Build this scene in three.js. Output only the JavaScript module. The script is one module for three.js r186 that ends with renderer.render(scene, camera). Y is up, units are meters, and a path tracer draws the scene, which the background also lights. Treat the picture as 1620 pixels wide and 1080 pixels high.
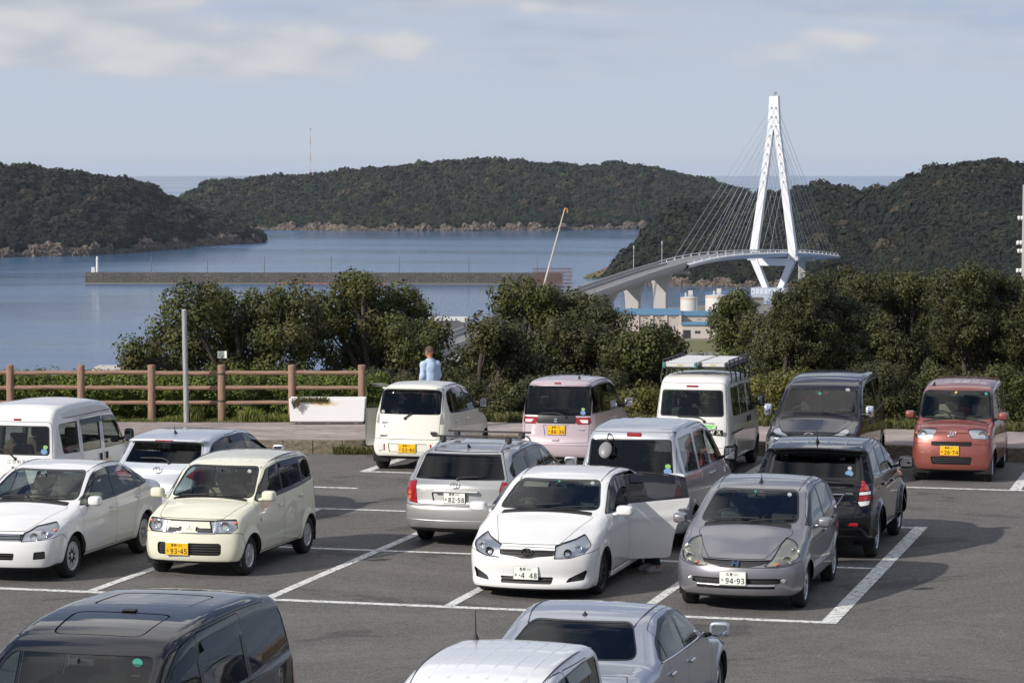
import * as THREE from 'three';
import { RoundedBoxGeometry } from 'three/addons/geometries/RoundedBoxGeometry.js';
import { MarchingCubes } from 'three/addons/objects/MarchingCubes.js';
import { mergeGeometries } from 'three/addons/utils/BufferGeometryUtils.js';
import { createNoise3D } from 'simplex-noise';

// ---------------------------------------------------------------- camera, sky, sun, exposure
const scene = new THREE.Scene();
const EYE = 5.7, FOCAL = 4500, EYE_LINE = 262;                 // photo pixels (1620 x 1080)
const PITCH = Math.atan((540 - EYE_LINE) / FOCAL);
const camera = new THREE.PerspectiveCamera(2 * Math.atan(540 / FOCAL) * 180 / Math.PI, 1.5, 1, 90000);
camera.position.set(0, EYE, 0);
camera.rotation.x = -PITCH;

const SUN_DIR = new THREE.Vector3(-0.70, 0.50, 0.56).normalize();
const sun = new THREE.DirectionalLight(new THREE.Color(1, 0.94, 0.86), 4.6);
sun.position.copy(SUN_DIR).multiplyScalar(120).add(new THREE.Vector3(0, 0, -40));
sun.target.position.set(0, 0, -40);
sun.castShadow = true;
sun.shadow.mapSize.set(4096, 4096);
Object.assign(sun.shadow.camera, { left: -60, right: 60, top: 60, bottom: -60, near: 1, far: 400 });
sun.shadow.radius = 1.6;
scene.add(sun, sun.target);
const EXPOSURE = 1.0;
scene.fog = new THREE.FogExp2(new THREE.Color(0.70, 0.80, 0.95), 0.000028);

function rng(seed) { let a = seed >>> 0; return () => { a = (a + 0x6D2B79F5) >>> 0; let t = a; t = Math.imul(t ^ (t >>> 15), t | 1); t ^= t + Math.imul(t ^ (t >>> 7), t | 61); return ((t ^ (t >>> 14)) >>> 0) / 4294967296; }; }
const n3 = createNoise3D(rng(11));
const fbm = (x, y, z, o = 4) => { let s = 0, a = 0.5; for (let i = 0; i < o; i++) { s += a * n3(x, y, z); x *= 2.03; y *= 2.03; z *= 2.03; a *= 0.5; } return s; };
const clamp = (x, a = 0, b = 1) => x < a ? a : x > b ? b : x;
const ss = (a, b, x) => { const t = clamp((x - a) / (b - a)); return t * t * (3 - 2 * t); };
const lerp = (a, b, t) => a + (b - a) * t;

{ // the sky: hazy blue-grey air with a soft deck of broken cloud
  const w = 4096, h = 2048, data = new Float32Array(w * h * 4);
  for (let j = 0; j < h; j++) {
    const lat = ((j + 0.5) / h - 0.5) * Math.PI, y = Math.sin(lat), c = Math.cos(lat), step = lat < 0 ? 64 : lat < 0.12 ? 2 : 8;
    for (let i = 0; i < w; i += step) {
      const lon = ((i + 0.5) / w - 0.5) * 2 * Math.PI, x = c * Math.cos(lon), z = c * Math.sin(lon);
      let r, g, b;
      if (y < 0) { r = 0.555; g = 0.62; b = 0.71; } else {
        const e = Math.max(lat, 0), t = 1 - Math.exp(-Math.max(0, e - 0.05) / 0.2), u = 1 - Math.exp(-e / 0.032);
        r = lerp(0.555, 0.485, u); g = lerp(0.62, 0.56, u); b = lerp(0.71, 0.68, u);
        r = lerp(r, 0.075, t); g = lerp(g, 0.14, t); b = lerp(b, 0.31, t);
        // cloud deck seen in slant: plane at unit height
        const k = 1 / (y + 0.035), px = x * k, pz = z * k;
        const m = fbm(px * 0.85 + 3.1, pz * 0.85, 0.5, 5) + 0.25 * fbm(px * 0.22, pz * 0.22, 4.0, 2);
        const cov = ss(0.06, 0.26, m) * ss(0.018, 0.09, e) * 0.92;
        const lit = clamp(0.5 + 0.9 * fbm(px * 1.3 + 9, pz * 1.3, 2.2, 4) + 0.5 * m), up = ss(0.05, 0.4, e);
        const cr = lerp(0.36, lerp(0.62, 1.3, up), lit), cg = lerp(0.40, lerp(0.63, 1.28, up), lit), cb = lerp(0.47, lerp(0.67, 1.25, up), lit);
        r = lerp(r, cr, cov); g = lerp(g, cg, cov); b = lerp(b, cb, cov);
        // long flat banks low over the sea, as over the bay
        const lo = lon + 1.5708;
        const s1 = fbm(lo * 7 + 1.7, e * 55, 7.7, 5), s2 = fbm(lo * 22 + 4, e * 70, 1.2, 4), band = ss(0.030, 0.036, e + 0.006 * s1 + 0.003 * s2) * (1 - ss(0.10, 0.2, e));
        const big = fbm(lo * 3.1 - 0.9, e * 12, 3.3, 2), bank = ss(-0.10, 0.28, s1 * 0.7 + 0.35 * s2 + 0.8 * big + 0.9 * ss(0.02, -0.2, lo) - 0.46) * band;
        const warm = clamp(0.5 + 1.1 * s2 + 0.5 * s1);
        r = lerp(r, lerp(0.49, 0.69, warm), bank * 0.85); g = lerp(g, lerp(0.53, 0.68, warm), bank * 0.85); b = lerp(b, lerp(0.61, 0.69, warm), bank * 0.85);
        const blue = ss(0.0, 0.35, -s1 * 0.8 + 0.2 * s2 - 0.3 * big) * band * 0.6 * (1 - bank);
        r = lerp(r, 0.40, blue); g = lerp(g, 0.48, blue); b = lerp(b, 0.63, blue);
      }
      for (let q = 0; q < step; q++) { const o = (j * w + i + q) * 4; data[o] = r; data[o + 1] = g; data[o + 2] = b; data[o + 3] = 1; }
    }
  }
  const sky = new THREE.DataTexture(data, w, h, THREE.RGBAFormat, THREE.FloatType);
  sky.mapping = THREE.EquirectangularReflectionMapping; sky.magFilter = THREE.LinearFilter; sky.minFilter = THREE.LinearFilter; sky.wrapS = THREE.RepeatWrapping;
  sky.needsUpdate = true;
  scene.background = sky; scene.environment = sky;
}

// ---------------------------------------------------------------- helpers
const V = (x, y, z) => new THREE.Vector3(x, y, z);
const R = rng(2024);
const rr = (a, b) => a + (b - a) * R();
const SEA = EYE - 59;
// the point where the ray through a photo pixel meets the level y = h, or lies d metres ahead
const EU = new THREE.Euler(-PITCH, 0, 0);
const rayOf = (px, py) => V((px - 810) / FOCAL, -(py - 540) / FOCAL, -1).applyEuler(EU);
const onLevel = (px, py, h = 0) => { const d = rayOf(px, py), t = (h - EYE) / d.y; return V(d.x * t, h, d.z * t); };
const ahead = (px, py, dist) => { const d = rayOf(px, py), t = dist / -d.z; return V(d.x * t, EYE + d.y * t, -dist); };
const taken = new Map();
function numbered(name) { const n = taken.get(name) || 0; taken.set(name, n + 1); return n ? `${name}_${String(n).padStart(3, '0')}` : name; }
function tag(o, label, category, group, kind) { Object.assign(o.userData, { label, category }); if (group) o.userData.group = group; if (kind) o.userData.kind = kind; return o; }
function shade(o) { o.castShadow = true; o.receiveShadow = true; return o; }
function mesh(name, geo, mat, parent) { const m = shade(new THREE.Mesh(geo, mat)); m.name = parent ? name : numbered(name); (parent || scene).add(m); return m; }
function thing(name, label, category, pos = [0, 0, 0], turn = 0, group) { const g = new THREE.Group(); g.name = numbered(name); g.position.set(...pos); g.rotation.y = turn; tag(g, label, category, group); scene.add(g); return g; }
function structure(name, geo, mat, label, category) { const m = mesh(name, geo, mat); m.userData.kind = 'structure'; if (label) tag(m, label, category || name.replace(/_/g, ' ')); return m; }
const std = (c, rough = 0.7, o = {}) => new THREE.MeshStandardMaterial({ color: Array.isArray(c) ? new THREE.Color(...c) : new THREE.Color(c), roughness: rough, ...o });
const phys = (c, rough = 0.5, o = {}) => new THREE.MeshPhysicalMaterial({ color: Array.isArray(c) ? new THREE.Color(...c) : new THREE.Color(c), roughness: rough, ...o });
const box = (w, h, d, x = 0, y = 0, z = 0) => new THREE.BoxGeometry(w, h, d).translate(x, y, z);
const rbox = (w, h, d, r, x = 0, y = 0, z = 0, seg = 2) => new RoundedBoxGeometry(w, h, d, seg, Math.min(r, w * 0.49, h * 0.49, d * 0.49)).translate(x, y, z);
const clean = (g) => { const o = g.index ? g.toNonIndexed() : g; for (const k of Object.keys(o.attributes)) if (!['position', 'normal', 'uv'].includes(k)) o.deleteAttribute(k); if (!o.attributes.uv) o.setAttribute('uv', new THREE.BufferAttribute(new Float32Array(o.attributes.position.count * 2), 2)); return o; };
const join = (...gs) => mergeGeometries(gs.flat().map(clean));
function bar(a, b, r, r2 = r, seg = 8) { const d = b.clone().sub(a), g = new THREE.CylinderGeometry(r2, r, d.length(), seg, 1); g.translate(0, d.length() / 2, 0); g.applyQuaternion(new THREE.Quaternion().setFromUnitVectors(V(0, 1, 0), d.normalize())); return g.translate(a.x, a.y, a.z); }
function pipe(pts, r, seg = 6, n = 0) { return new THREE.TubeGeometry(new THREE.CatmullRomCurve3(pts, false, 'centripetal'), n || pts.length * 3, r, seg, false); }
function noiseTex(w, h, f, { srgb = true, repeat = [1, 1] } = {}) {
  const d = new Uint8Array(w * h * 4);
  for (let j = 0; j < h; j++) for (let i = 0; i < w; i++) { const c = f(i / w, j / h, i, j), o = (j * w + i) * 4; for (let k = 0; k < 3; k++) d[o + k] = clamp(Array.isArray(c) ? c[k] : c) * 255; d[o + 3] = 255; }
  const t = new THREE.DataTexture(d, w, h); t.wrapS = t.wrapT = THREE.RepeatWrapping; t.magFilter = THREE.LinearFilter; t.minFilter = THREE.LinearMipmapLinearFilter; t.generateMipmaps = true; t.repeat.set(...repeat);
  if (srgb) t.colorSpace = THREE.SRGBColorSpace; t.needsUpdate = true; return t;
}
// noise that tiles over the unit square
const tor = (u, v, f, s = 0, o = 4) => { const a = u * 2 * Math.PI, b = v * 2 * Math.PI, k = f / (2 * Math.PI); return fbm(Math.cos(a) * k + s, Math.sin(a) * k + Math.cos(b) * k * 1.37, Math.sin(b) * k + s * 0.7, o); };
function canvasTex(w, h, draw) { const c = document.createElement('canvas'); c.width = w; c.height = h; draw(c.getContext('2d'), w, h); const t = new THREE.CanvasTexture(c); t.colorSpace = THREE.SRGBColorSpace; return t; }

// ---------------------------------------------------------------- the car park, its kerb, footway and painted lines
const SLOT_A = 14.9 * Math.PI / 180, uDir = V(Math.sin(SLOT_A), 0, -Math.cos(SLOT_A)), vDir = V(Math.cos(SLOT_A), 0, Math.sin(SLOT_A));
const corner = onLevel(1312, 985);
const inPark = (u, v, y = 0) => corner.clone().addScaledVector(uDir, u).addScaledVector(vDir, v).setY(y);
const shapeXZ = (pts) => { const s = new THREE.Shape(); pts.forEach(([x, d], i) => i ? s.lineTo(x, d) : s.moveTo(x, d)); return s; };   // (x, metres ahead)
const flat = (pts, y) => new THREE.ShapeGeometry(shapeXZ(pts)).rotateX(-Math.PI / 2).translate(0, y, 0);
const uvMetres = (g, k, ox = 0) => { const p = g.attributes.position, u = g.attributes.uv; for (let i = 0; i < p.count; i++) u.setXY(i, p.getX(i) * k + ox, -p.getZ(i) * k); return g; };
const WALK = 0.27;
const kerbRight = (x) => 54.9 - (x - 8.4) * Math.tan(SLOT_A);
const kerbLine = [[-34, 56.1], [-3.35, 56.1], [-2.95, 56.2], [-2.68, 56.5], [-2.52, 57.0], [-2.42, 57.4], [-2.2, 57.72], [-1.9, kerbRight(-1.9)], [34, kerbRight(34)]];
const walkBack = [[-34, 60.25], [-1.0, 60.25], [2.5, 59.95], [8.4, 58.5], [12, 57.6], [34, 51.9]];
const backAt = (x) => { for (let i = 1; i < walkBack.length; i++) if (x <= walkBack[i][0]) { const [a, b] = [walkBack[i - 1], walkBack[i]]; return lerp(a[1], b[1], (x - a[0]) / (b[0] - a[0])); } return 51.9; };

const asphaltTex = noiseTex(1024, 1024, (u, v) => {
  const g = (R() + R()) / 2 - 0.5, coarse = tor(u, v, 5, 3, 3), mid = tor(u, v, 40, 9, 1), stone = R() > 0.965 ? 0.10 : 0;
  const q = coarse + 0.25 * mid, crack = Math.abs(q - 0.05) < 0.0022 ? -0.10 : 0, oil = q < -0.36 ? -0.05 : 0;
  const k = 0.378 + g * 0.25 + coarse * 0.045 + mid * 0.03 + stone + crack + oil; return [k * 1.03, k, k * 0.965];
});
const asphaltBump = noiseTex(512, 512, () => R(), { srgb: false, repeat: [12, 12] });
const asphaltM = std(0xffffff, 0.92, { map: asphaltTex, bumpMap: asphaltBump, bumpScale: 0.004 });
{
  const edge = kerbLine.map(([x, d]) => [x, d + 0.09]);
  structure('car_park', uvMetres(flat([[-34, -14], [34, -14], ...edge.slice().reverse()], 0), 1 / 14), asphaltM, 'dark grey asphalt of the car park', 'asphalt');
}
// footway of pinkish asphalt with cracks
const walkTex = noiseTex(1024, 1024, (u, v) => {
  const g = (R() + R()) / 2 - 0.5, c = tor(u, v, 6, 30, 4), st = tor(u, v, 22, 50, 3), crack = Math.abs(tor(u, v, 4, 71, 5)) < 0.005 ? -0.22 : 0;
  const k = 0.60 + g * 0.2 + c * 0.13 + (st > 0.22 ? 0.05 : 0) + crack; return [k * 0.985, k * 0.905, k * 0.875];
});
const walkM = std(0xffffff, 0.95, { map: walkTex });
{
  const g = new THREE.ExtrudeGeometry(shapeXZ([...kerbLine.map(([x, d]) => [x, d + 0.165]), ...walkBack.slice().reverse()]), { depth: 0.3, bevelEnabled: false }).rotateX(-Math.PI / 2).translate(0, WALK - 0.303, 0);
  structure('footway', uvMetres(g, 1 / 9), walkM, 'raised pinkish footway behind the kerb', 'pavement');
}
{ // kerb, stone by stone
  const kerb = new THREE.Group(); kerb.name = 'kerb'; kerb.userData.kind = 'structure'; tag(kerb, 'weathered concrete kerb along the footway', 'kerb'); scene.add(kerb);
  const curve = kerbLine.map(([x, d]) => V(x, 0, -d)), seg = [];
  const stain = noiseTex(256, 256, (u, v) => { const k = 0.47 + 0.17 * tor(u, v, 5, 4, 4) + 0.1 * (R() - 0.5); const w = 0.12 * Math.max(0, tor(u, v, 9, 14, 3)); return [k * 1.02, k * 0.95 - w * 0.1, k * 0.85 - w]; });
  const mats = [0, 1, 2].map((i) => { const t = stain.clone(); t.offset.set(i * 0.37, i * 0.21); t.needsUpdate = true; return std([[0.9, 0.88, 0.86], [0.84, 0.82, 0.80], [0.92, 0.87, 0.83]][i], 0.95, { map: t }); });
  const geos = new Map(); let n = 0;
  for (let i = 1; i < curve.length; i++) {
    let a = curve[i - 1].clone(), b = curve[i]; if (a.x < -17) a.x = -17; const c = b.clone(); if (c.x > 17) c.copy(V(17, 0, -kerbRight(17)));
    const len = a.distanceTo(c), m = Math.max(1, Math.round(len / 0.6)), l = len / m, key = l.toFixed(3);
    if (!geos.has(key)) geos.set(key, rbox(l - 0.008, WALK + 0.05, 0.16, 0.018, 0, 0, 0));
    for (let k = 0; k < m; k++) { const p = a.clone().lerp(c, (k + 0.5) / m), dir = c.clone().sub(a).normalize(), o = mesh('kerb_stone', geos.get(key), mats[n++ % 3], kerb); o.position.set(p.x - dir.z * -0.0 + dir.z * 0.08, (WALK - 0.05) / 2 + 0.003 + rr(-0.004, 0.004), p.z - dir.x * 0.08); o.rotation.y = Math.atan2(-dir.z, dir.x) + rr(-0.006, 0.006); }
  }
}
// painted bay lines: worn white paint
const lineTex = noiseTex(512, 512, (u, v) => { const w = tor(u, v, 26, 8, 4) + 0.5 * tor(u, v, 90, 18, 2), off = w > 0.30 ? 1 : 0, k = 0.86 + 0.07 * (R() - 0.5) + 0.06 * tor(u, v, 12, 2, 3); return off ? [0.45, 0.44, 0.43] : [k, k, k * 0.985]; });
const lineM = std(0xffffff, 0.8, { map: lineTex });
const linesGroup = new THREE.Group(); linesGroup.name = 'bay_markings'; linesGroup.userData.kind = 'structure'; tag(linesGroup, 'worn white painted lines of the parking bays', 'markings'); scene.add(linesGroup);
let lineN = 0;
const line = (u0, v0, u1, v1, w) => { const a = inPark(u0, v0), b = inPark(u1, v1), d = b.clone().sub(a), l = d.length(), g = new THREE.PlaneGeometry(l, w).rotateX(-Math.PI / 2).rotateY(Math.atan2(-d.z, d.x)).translate((a.x + b.x) / 2, 0.004 + (lineN % 2) * 0.003, (a.z + b.z) / 2); lineN++; return mesh('bay_line', uvMetres(g, 1 / 2.5, lineN * 0.13), lineM, linesGroup); };
const vAt = (px, py) => { const p = onLevel(px, py).sub(corner); return [p.dot(uDir), p.dot(vDir)]; };
line(0, -26, 0, 0.08, 0.17); line(-0.09, 0, 9.75, 0, 0.21);
for (let k = 1; k <= 8; k++) line(0.09, -2.5 * k + 0.03, 9.6, -2.5 * k + 0.03, 0.14);
line(4.92, -26, 4.92, -0.11, 0.13); line(9.6, -26, 9.6, -0.11, 0.14); line(12.6, -26, 12.6, vAt(570, 771)[1], 0.15);
{ const [u0, v0] = vAt(1606, 776), left = vAt(575, 744)[1]; line(u0, left, u0, v0 + 14, 0.16); for (let k = -2; k <= 5; k++) { const v = v0 - 2.5 * k; if (v > left - 1) line(u0 + 0.08, Math.max(v, left + 0.09), u0 + 4.6, Math.max(v, left + 0.09), 0.2); } }

// ---------------------------------------------------------------- cars: a skin meshed from a distance field, cut into panels, glass and lamps
function rounded(pts, def = 0.03, seg = 4) {
  const out = [], n = pts.length;
  for (let i = 0; i < n; i++) {
    const p = pts[i], a = pts[(i + n - 1) % n], b = pts[(i + 1) % n], r = p[2] ?? def;
    const la = Math.hypot(a[0] - p[0], a[1] - p[1]), lb = Math.hypot(b[0] - p[0], b[1] - p[1]);
    if (r < 1e-3) { out.push([p[0], p[1]]); continue; }
    const ra = Math.min(r, la * 0.49) / la, rb = Math.min(r, lb * 0.49) / lb;
    const A = [p[0] + (a[0] - p[0]) * ra, p[1] + (a[1] - p[1]) * ra], B = [p[0] + (b[0] - p[0]) * rb, p[1] + (b[1] - p[1]) * rb];
    for (let k = 0; k <= seg; k++) { const t = k / seg, u = 1 - t; out.push([u * u * A[0] + 2 * u * t * p[0] + t * t * B[0], u * u * A[1] + 2 * u * t * p[1] + t * t * B[1]]); }
  }
  return out;
}
function polySdf(poly) {
  const n = poly.length, X = poly.map((p) => p[0]), Y = poly.map((p) => p[1]), x0 = Math.min(...X), x1 = Math.max(...X), y0 = Math.min(...Y), y1 = Math.max(...Y);
  return (x, y, all) => {
    if (!all) { const dx = Math.max(x0 - x, x - x1), dy = Math.max(y0 - y, y - y1), o = Math.max(dx, dy); if (o > 0.15) return o; }
    let d = 1e9, inside = false;
    for (let i = 0, j = n - 1; i < n; j = i++) {
      const ex = X[j] - X[i], ey = Y[j] - Y[i], wx = x - X[i], wy = y - Y[i], q = ex * ex + ey * ey;
      const t = q > 0 ? clamp((wx * ex + wy * ey) / q) : 0, bx = wx - ex * t, by = wy - ey * t;
      d = Math.min(d, bx * bx + by * by);
      if ((Y[i] > y) !== (Y[j] > y) && x < ex * (y - Y[i]) / ey + X[i]) inside = !inside;
    }
    return inside ? -Math.sqrt(d) : Math.sqrt(d);
  };
}
function gridSdf(f, x0, x1, y0, y1, c) {
  const nx = Math.ceil((x1 - x0) / c) + 1, ny = Math.ceil((y1 - y0) / c) + 1, a = new Float32Array(nx * ny);
  for (let j = 0; j < ny; j++) for (let i = 0; i < nx; i++) a[j * nx + i] = f(x0 + i * c, y0 + j * c, true);
  return (x, y) => {
    const u = clamp((x - x0) / c, 0, nx - 1.001), v = clamp((y - y0) / c, 0, ny - 1.001), i = u | 0, j = v | 0, s = u - i, t = v - j, k = j * nx + i;
    return (a[k] * (1 - s) + a[k + 1] * s) * (1 - t) + (a[k + nx] * (1 - s) + a[k + nx + 1] * s) * t;
  };
}
class Skin {
  constructor(F, lo, hi, cell) {
    this.F = F; this.P = []; this.N = []; this.tris = [];
    const n = lo.map((a, k) => Math.ceil((hi[k] - a) / cell) + 1), [nx, ny, nz] = n, id = (i, j, k) => (k * ny + j) * nx + i;
    const f = new Float32Array(nx * ny * nz);
    for (let k = 0; k < nz; k++) for (let j = 0; j < ny; j++) for (let i = 0; i < nx; i++) f[id(i, j, k)] = F(lo[0] + i * cell, lo[1] + j * cell, lo[2] + k * cell);
    const vert = new Map();
    for (let k = 0; k < nz - 1; k++) for (let j = 0; j < ny - 1; j++) for (let i = 0; i < nx - 1; i++) {
      let c = 0, sx = 0, sy = 0, sz = 0;
      const g = (a, b, e) => f[id(i + a, j + b, k + e)];
      const edge = (a, b) => { const fa = g(...a), fb = g(...b); if ((fa < 0) === (fb < 0)) return; const t = fa / (fa - fb); sx += a[0] + (b[0] - a[0]) * t; sy += a[1] + (b[1] - a[1]) * t; sz += a[2] + (b[2] - a[2]) * t; c++; };
      const s0 = g(0, 0, 0) < 0; if (s0 === (g(1, 0, 0) < 0) && s0 === (g(0, 1, 0) < 0) && s0 === (g(1, 1, 0) < 0) && s0 === (g(0, 0, 1) < 0) && s0 === (g(1, 0, 1) < 0) && s0 === (g(0, 1, 1) < 0) && s0 === (g(1, 1, 1) < 0)) continue;
      for (let a = 0; a < 2; a++) for (let b = 0; b < 2; b++) { edge([0, a, b], [1, a, b]); edge([a, 0, b], [a, 1, b]); edge([a, b, 0], [a, b, 1]); }
      vert.set(id(i, j, k), this.add(lo[0] + (i + sx / c) * cell, lo[1] + (j + sy / c) * cell, lo[2] + (k + sz / c) * cell));
    }
    const quad = (a, b, c, d, flip) => { [a, b, c, d] = [a, b, c, d].map((q) => vert.get(q)); if ([a, b, c, d].includes(undefined)) return; if (flip) this.tris.push(a, c, b, a, d, c); else this.tris.push(a, b, c, a, c, d); };
    for (let k = 1; k < nz - 1; k++) for (let j = 1; j < ny - 1; j++) for (let i = 1; i < nx - 1; i++) {
      const s = f[id(i, j, k)] < 0;
      if (s !== f[id(i + 1, j, k)] < 0) quad(id(i, j - 1, k - 1), id(i, j, k - 1), id(i, j, k), id(i, j - 1, k), !s);
      if (s !== f[id(i, j + 1, k)] < 0) quad(id(i - 1, j, k - 1), id(i - 1, j, k), id(i, j, k), id(i, j, k - 1), !s);
      if (s !== f[id(i, j, k + 1)] < 0) quad(id(i - 1, j - 1, k), id(i, j - 1, k), id(i, j, k), id(i - 1, j, k), !s);
    }
  }
  grad(x, y, z, e = 0.012) { const F = this.F; return [(F(x + e, y, z) - F(x - e, y, z)) / (2 * e), (F(x, y + e, z) - F(x, y - e, z)) / (2 * e), (F(x, y, z + e) - F(x, y, z - e)) / (2 * e)]; }
  add(x, y, z) {
    for (let q = 0; q < 3; q++) { const g = this.grad(x, y, z), m = g[0] * g[0] + g[1] * g[1] + g[2] * g[2] || 1, t = clamp(this.F(x, y, z) / m, -0.06, 0.06); x -= g[0] * t; y -= g[1] * t; z -= g[2] * t; }
    return this.put(x, y, z);
  }
  put(x, y, z, n) { if (!n) { n = this.grad(x, y, z, 0.016); const l = Math.hypot(...n) || 1; n = n.map((q) => q / l); } this.P.push(x, y, z); this.N.push(...n); return this.P.length / 3 - 1; }
  refine(tris, d, target) {
    const P = this.P, D = [], dv = (i) => { let v = D[i]; if (v === undefined) D[i] = v = d(i); return v; };
    for (let pass = 0; pass < 5; pass++) {
      const mids = new Map(); let any = false;
      const want = (a, b) => {
        const key = a < b ? a * 4194304 + b : b * 4194304 + a; let m = mids.get(key); if (m !== undefined) return m;
        const l = Math.hypot(P[a * 3] - P[b * 3], P[a * 3 + 1] - P[b * 3 + 1], P[a * 3 + 2] - P[b * 3 + 2]);
        m = -1;
        if (l > target && Math.min(Math.abs(dv(a)), Math.abs(dv(b))) < l * 0.9) { m = this.add((P[a * 3] + P[b * 3]) / 2, (P[a * 3 + 1] + P[b * 3 + 1]) / 2, (P[a * 3 + 2] + P[b * 3 + 2]) / 2); any = true; }
        mids.set(key, m); return m;
      };
      const out = [];
      for (let i = 0; i < tris.length; i += 3) {
        let a = tris[i], b = tris[i + 1], c = tris[i + 2], ab = want(a, b), bc = want(b, c), ca = want(c, a);
        const n = (ab >= 0) + (bc >= 0) + (ca >= 0);
        if (!n) { out.push(a, b, c); continue; }
        if (n === 3) { out.push(a, ab, ca, ab, b, bc, ca, bc, c, ab, bc, ca); continue; }
        while (n === 1 ? ab < 0 : ca >= 0) { [a, b, c, ab, bc, ca] = [b, c, a, bc, ca, ab]; }
        if (n === 1) out.push(a, ab, c, ab, b, c); else out.push(ab, b, bc, a, ab, bc, a, bc, c);
      }
      tris = out; if (!any) break;
    }
    return tris;
  }
  cut(tris, d, level = 0) {
    const P = this.P, N = this.N, D = [], dv = (i) => { let v = D[i]; if (v === undefined) { v = d(i) - level; if (Math.abs(v) < 1e-5) v = 1e-5; D[i] = v; } return v; };
    const inn = [], out = [], cache = new Map();
    const cross = (a, b) => {
      const key = a < b ? a * 4194304 + b : b * 4194304 + a; let m = cache.get(key); if (m !== undefined) return m;
      const t = dv(a) / (dv(a) - dv(b)), q = [0, 1, 2].map((k) => P[a * 3 + k] + (P[b * 3 + k] - P[a * 3 + k]) * t), n = [0, 1, 2].map((k) => N[a * 3 + k] + (N[b * 3 + k] - N[a * 3 + k]) * t), l = Math.hypot(...n) || 1;
      m = this.put(...q, n.map((v) => v / l)); D[m] = 0; cache.set(key, m); return m;
    };
    for (let i = 0; i < tris.length; i += 3) {
      let a = tris[i], b = tris[i + 1], c = tris[i + 2]; const A = dv(a) < 0, B = dv(b) < 0, C = dv(c) < 0, n = A + B + C;
      if (n === 3) { inn.push(a, b, c); continue; } if (n === 0) { out.push(a, b, c); continue; }
      const odd = n === 1; // the vertex that stands alone comes first
      while ((dv(a) < 0) !== odd) [a, b, c] = [b, c, a];
      const ab = cross(a, b), ac = cross(a, c), one = odd ? inn : out, two = odd ? out : inn;
      one.push(a, ab, ac); two.push(ab, b, c, ab, c, ac);
    }
    return [inn, out];
  }
  main(tris, least = 0.04) {   // drop stray slivers: keep pieces that hold at least this share of the triangles
    const up = new Map(), find = (a) => { while (up.get(a) !== a) { up.set(a, up.get(up.get(a))); a = up.get(a); } return a; };
    for (const v of tris) if (!up.has(v)) up.set(v, v);
    for (let i = 0; i < tris.length; i += 3) { const a = find(tris[i]); up.set(find(tris[i + 1]), a); up.set(find(tris[i + 2]), a); }
    const n = new Map(); for (let i = 0; i < tris.length; i += 3) { const r = find(tris[i]); n.set(r, (n.get(r) || 0) + 1); }
    const o = []; for (let i = 0; i < tris.length; i += 3) if (n.get(find(tris[i])) >= tris.length / 3 * least) o.push(tris[i], tris[i + 1], tris[i + 2]); return o;
  }
  half(tris, sign) { const o = [], P = this.P; for (let i = 0; i < tris.length; i += 3) { const z = P[tris[i] * 3 + 2] + P[tris[i + 1] * 3 + 2] + P[tris[i + 2] * 3 + 2]; if (z * sign > 0) o.push(tris[i], tris[i + 1], tris[i + 2]); } return o; }
  keep(tris, test) { const o = [], P = this.P; for (let i = 0; i < tris.length; i += 3) { const a = tris[i] * 3, b = tris[i + 1] * 3, c = tris[i + 2] * 3; if (test((P[a] + P[b] + P[c]) / 3, (P[a + 1] + P[b + 1] + P[c + 1]) / 3, (P[a + 2] + P[b + 2] + P[c + 2]) / 3)) o.push(tris[i], tris[i + 1], tris[i + 2]); } return o; }
  geo(tris, off = 0, at = [0, 0, 0]) {
    const map = new Map(), pos = [], nor = [], uv = [], idx = [];
    for (const i of tris) { let k = map.get(i); if (k === undefined) { k = pos.length / 3; map.set(i, k); for (let q = 0; q < 3; q++) { pos.push(this.P[i * 3 + q] + this.N[i * 3 + q] * off - at[q]); nor.push(this.N[i * 3 + q]); } uv.push(this.P[i * 3] + this.P[i * 3 + 2] * 0.7, this.P[i * 3 + 1]); } idx.push(k); }
    const g = new THREE.BufferGeometry(); g.setAttribute('position', new THREE.Float32BufferAttribute(pos, 3)); g.setAttribute('normal', new THREE.Float32BufferAttribute(nor, 3)); g.setAttribute('uv', new THREE.Float32BufferAttribute(uv, 2)); g.setIndex(idx); return g;
  }
}

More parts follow.
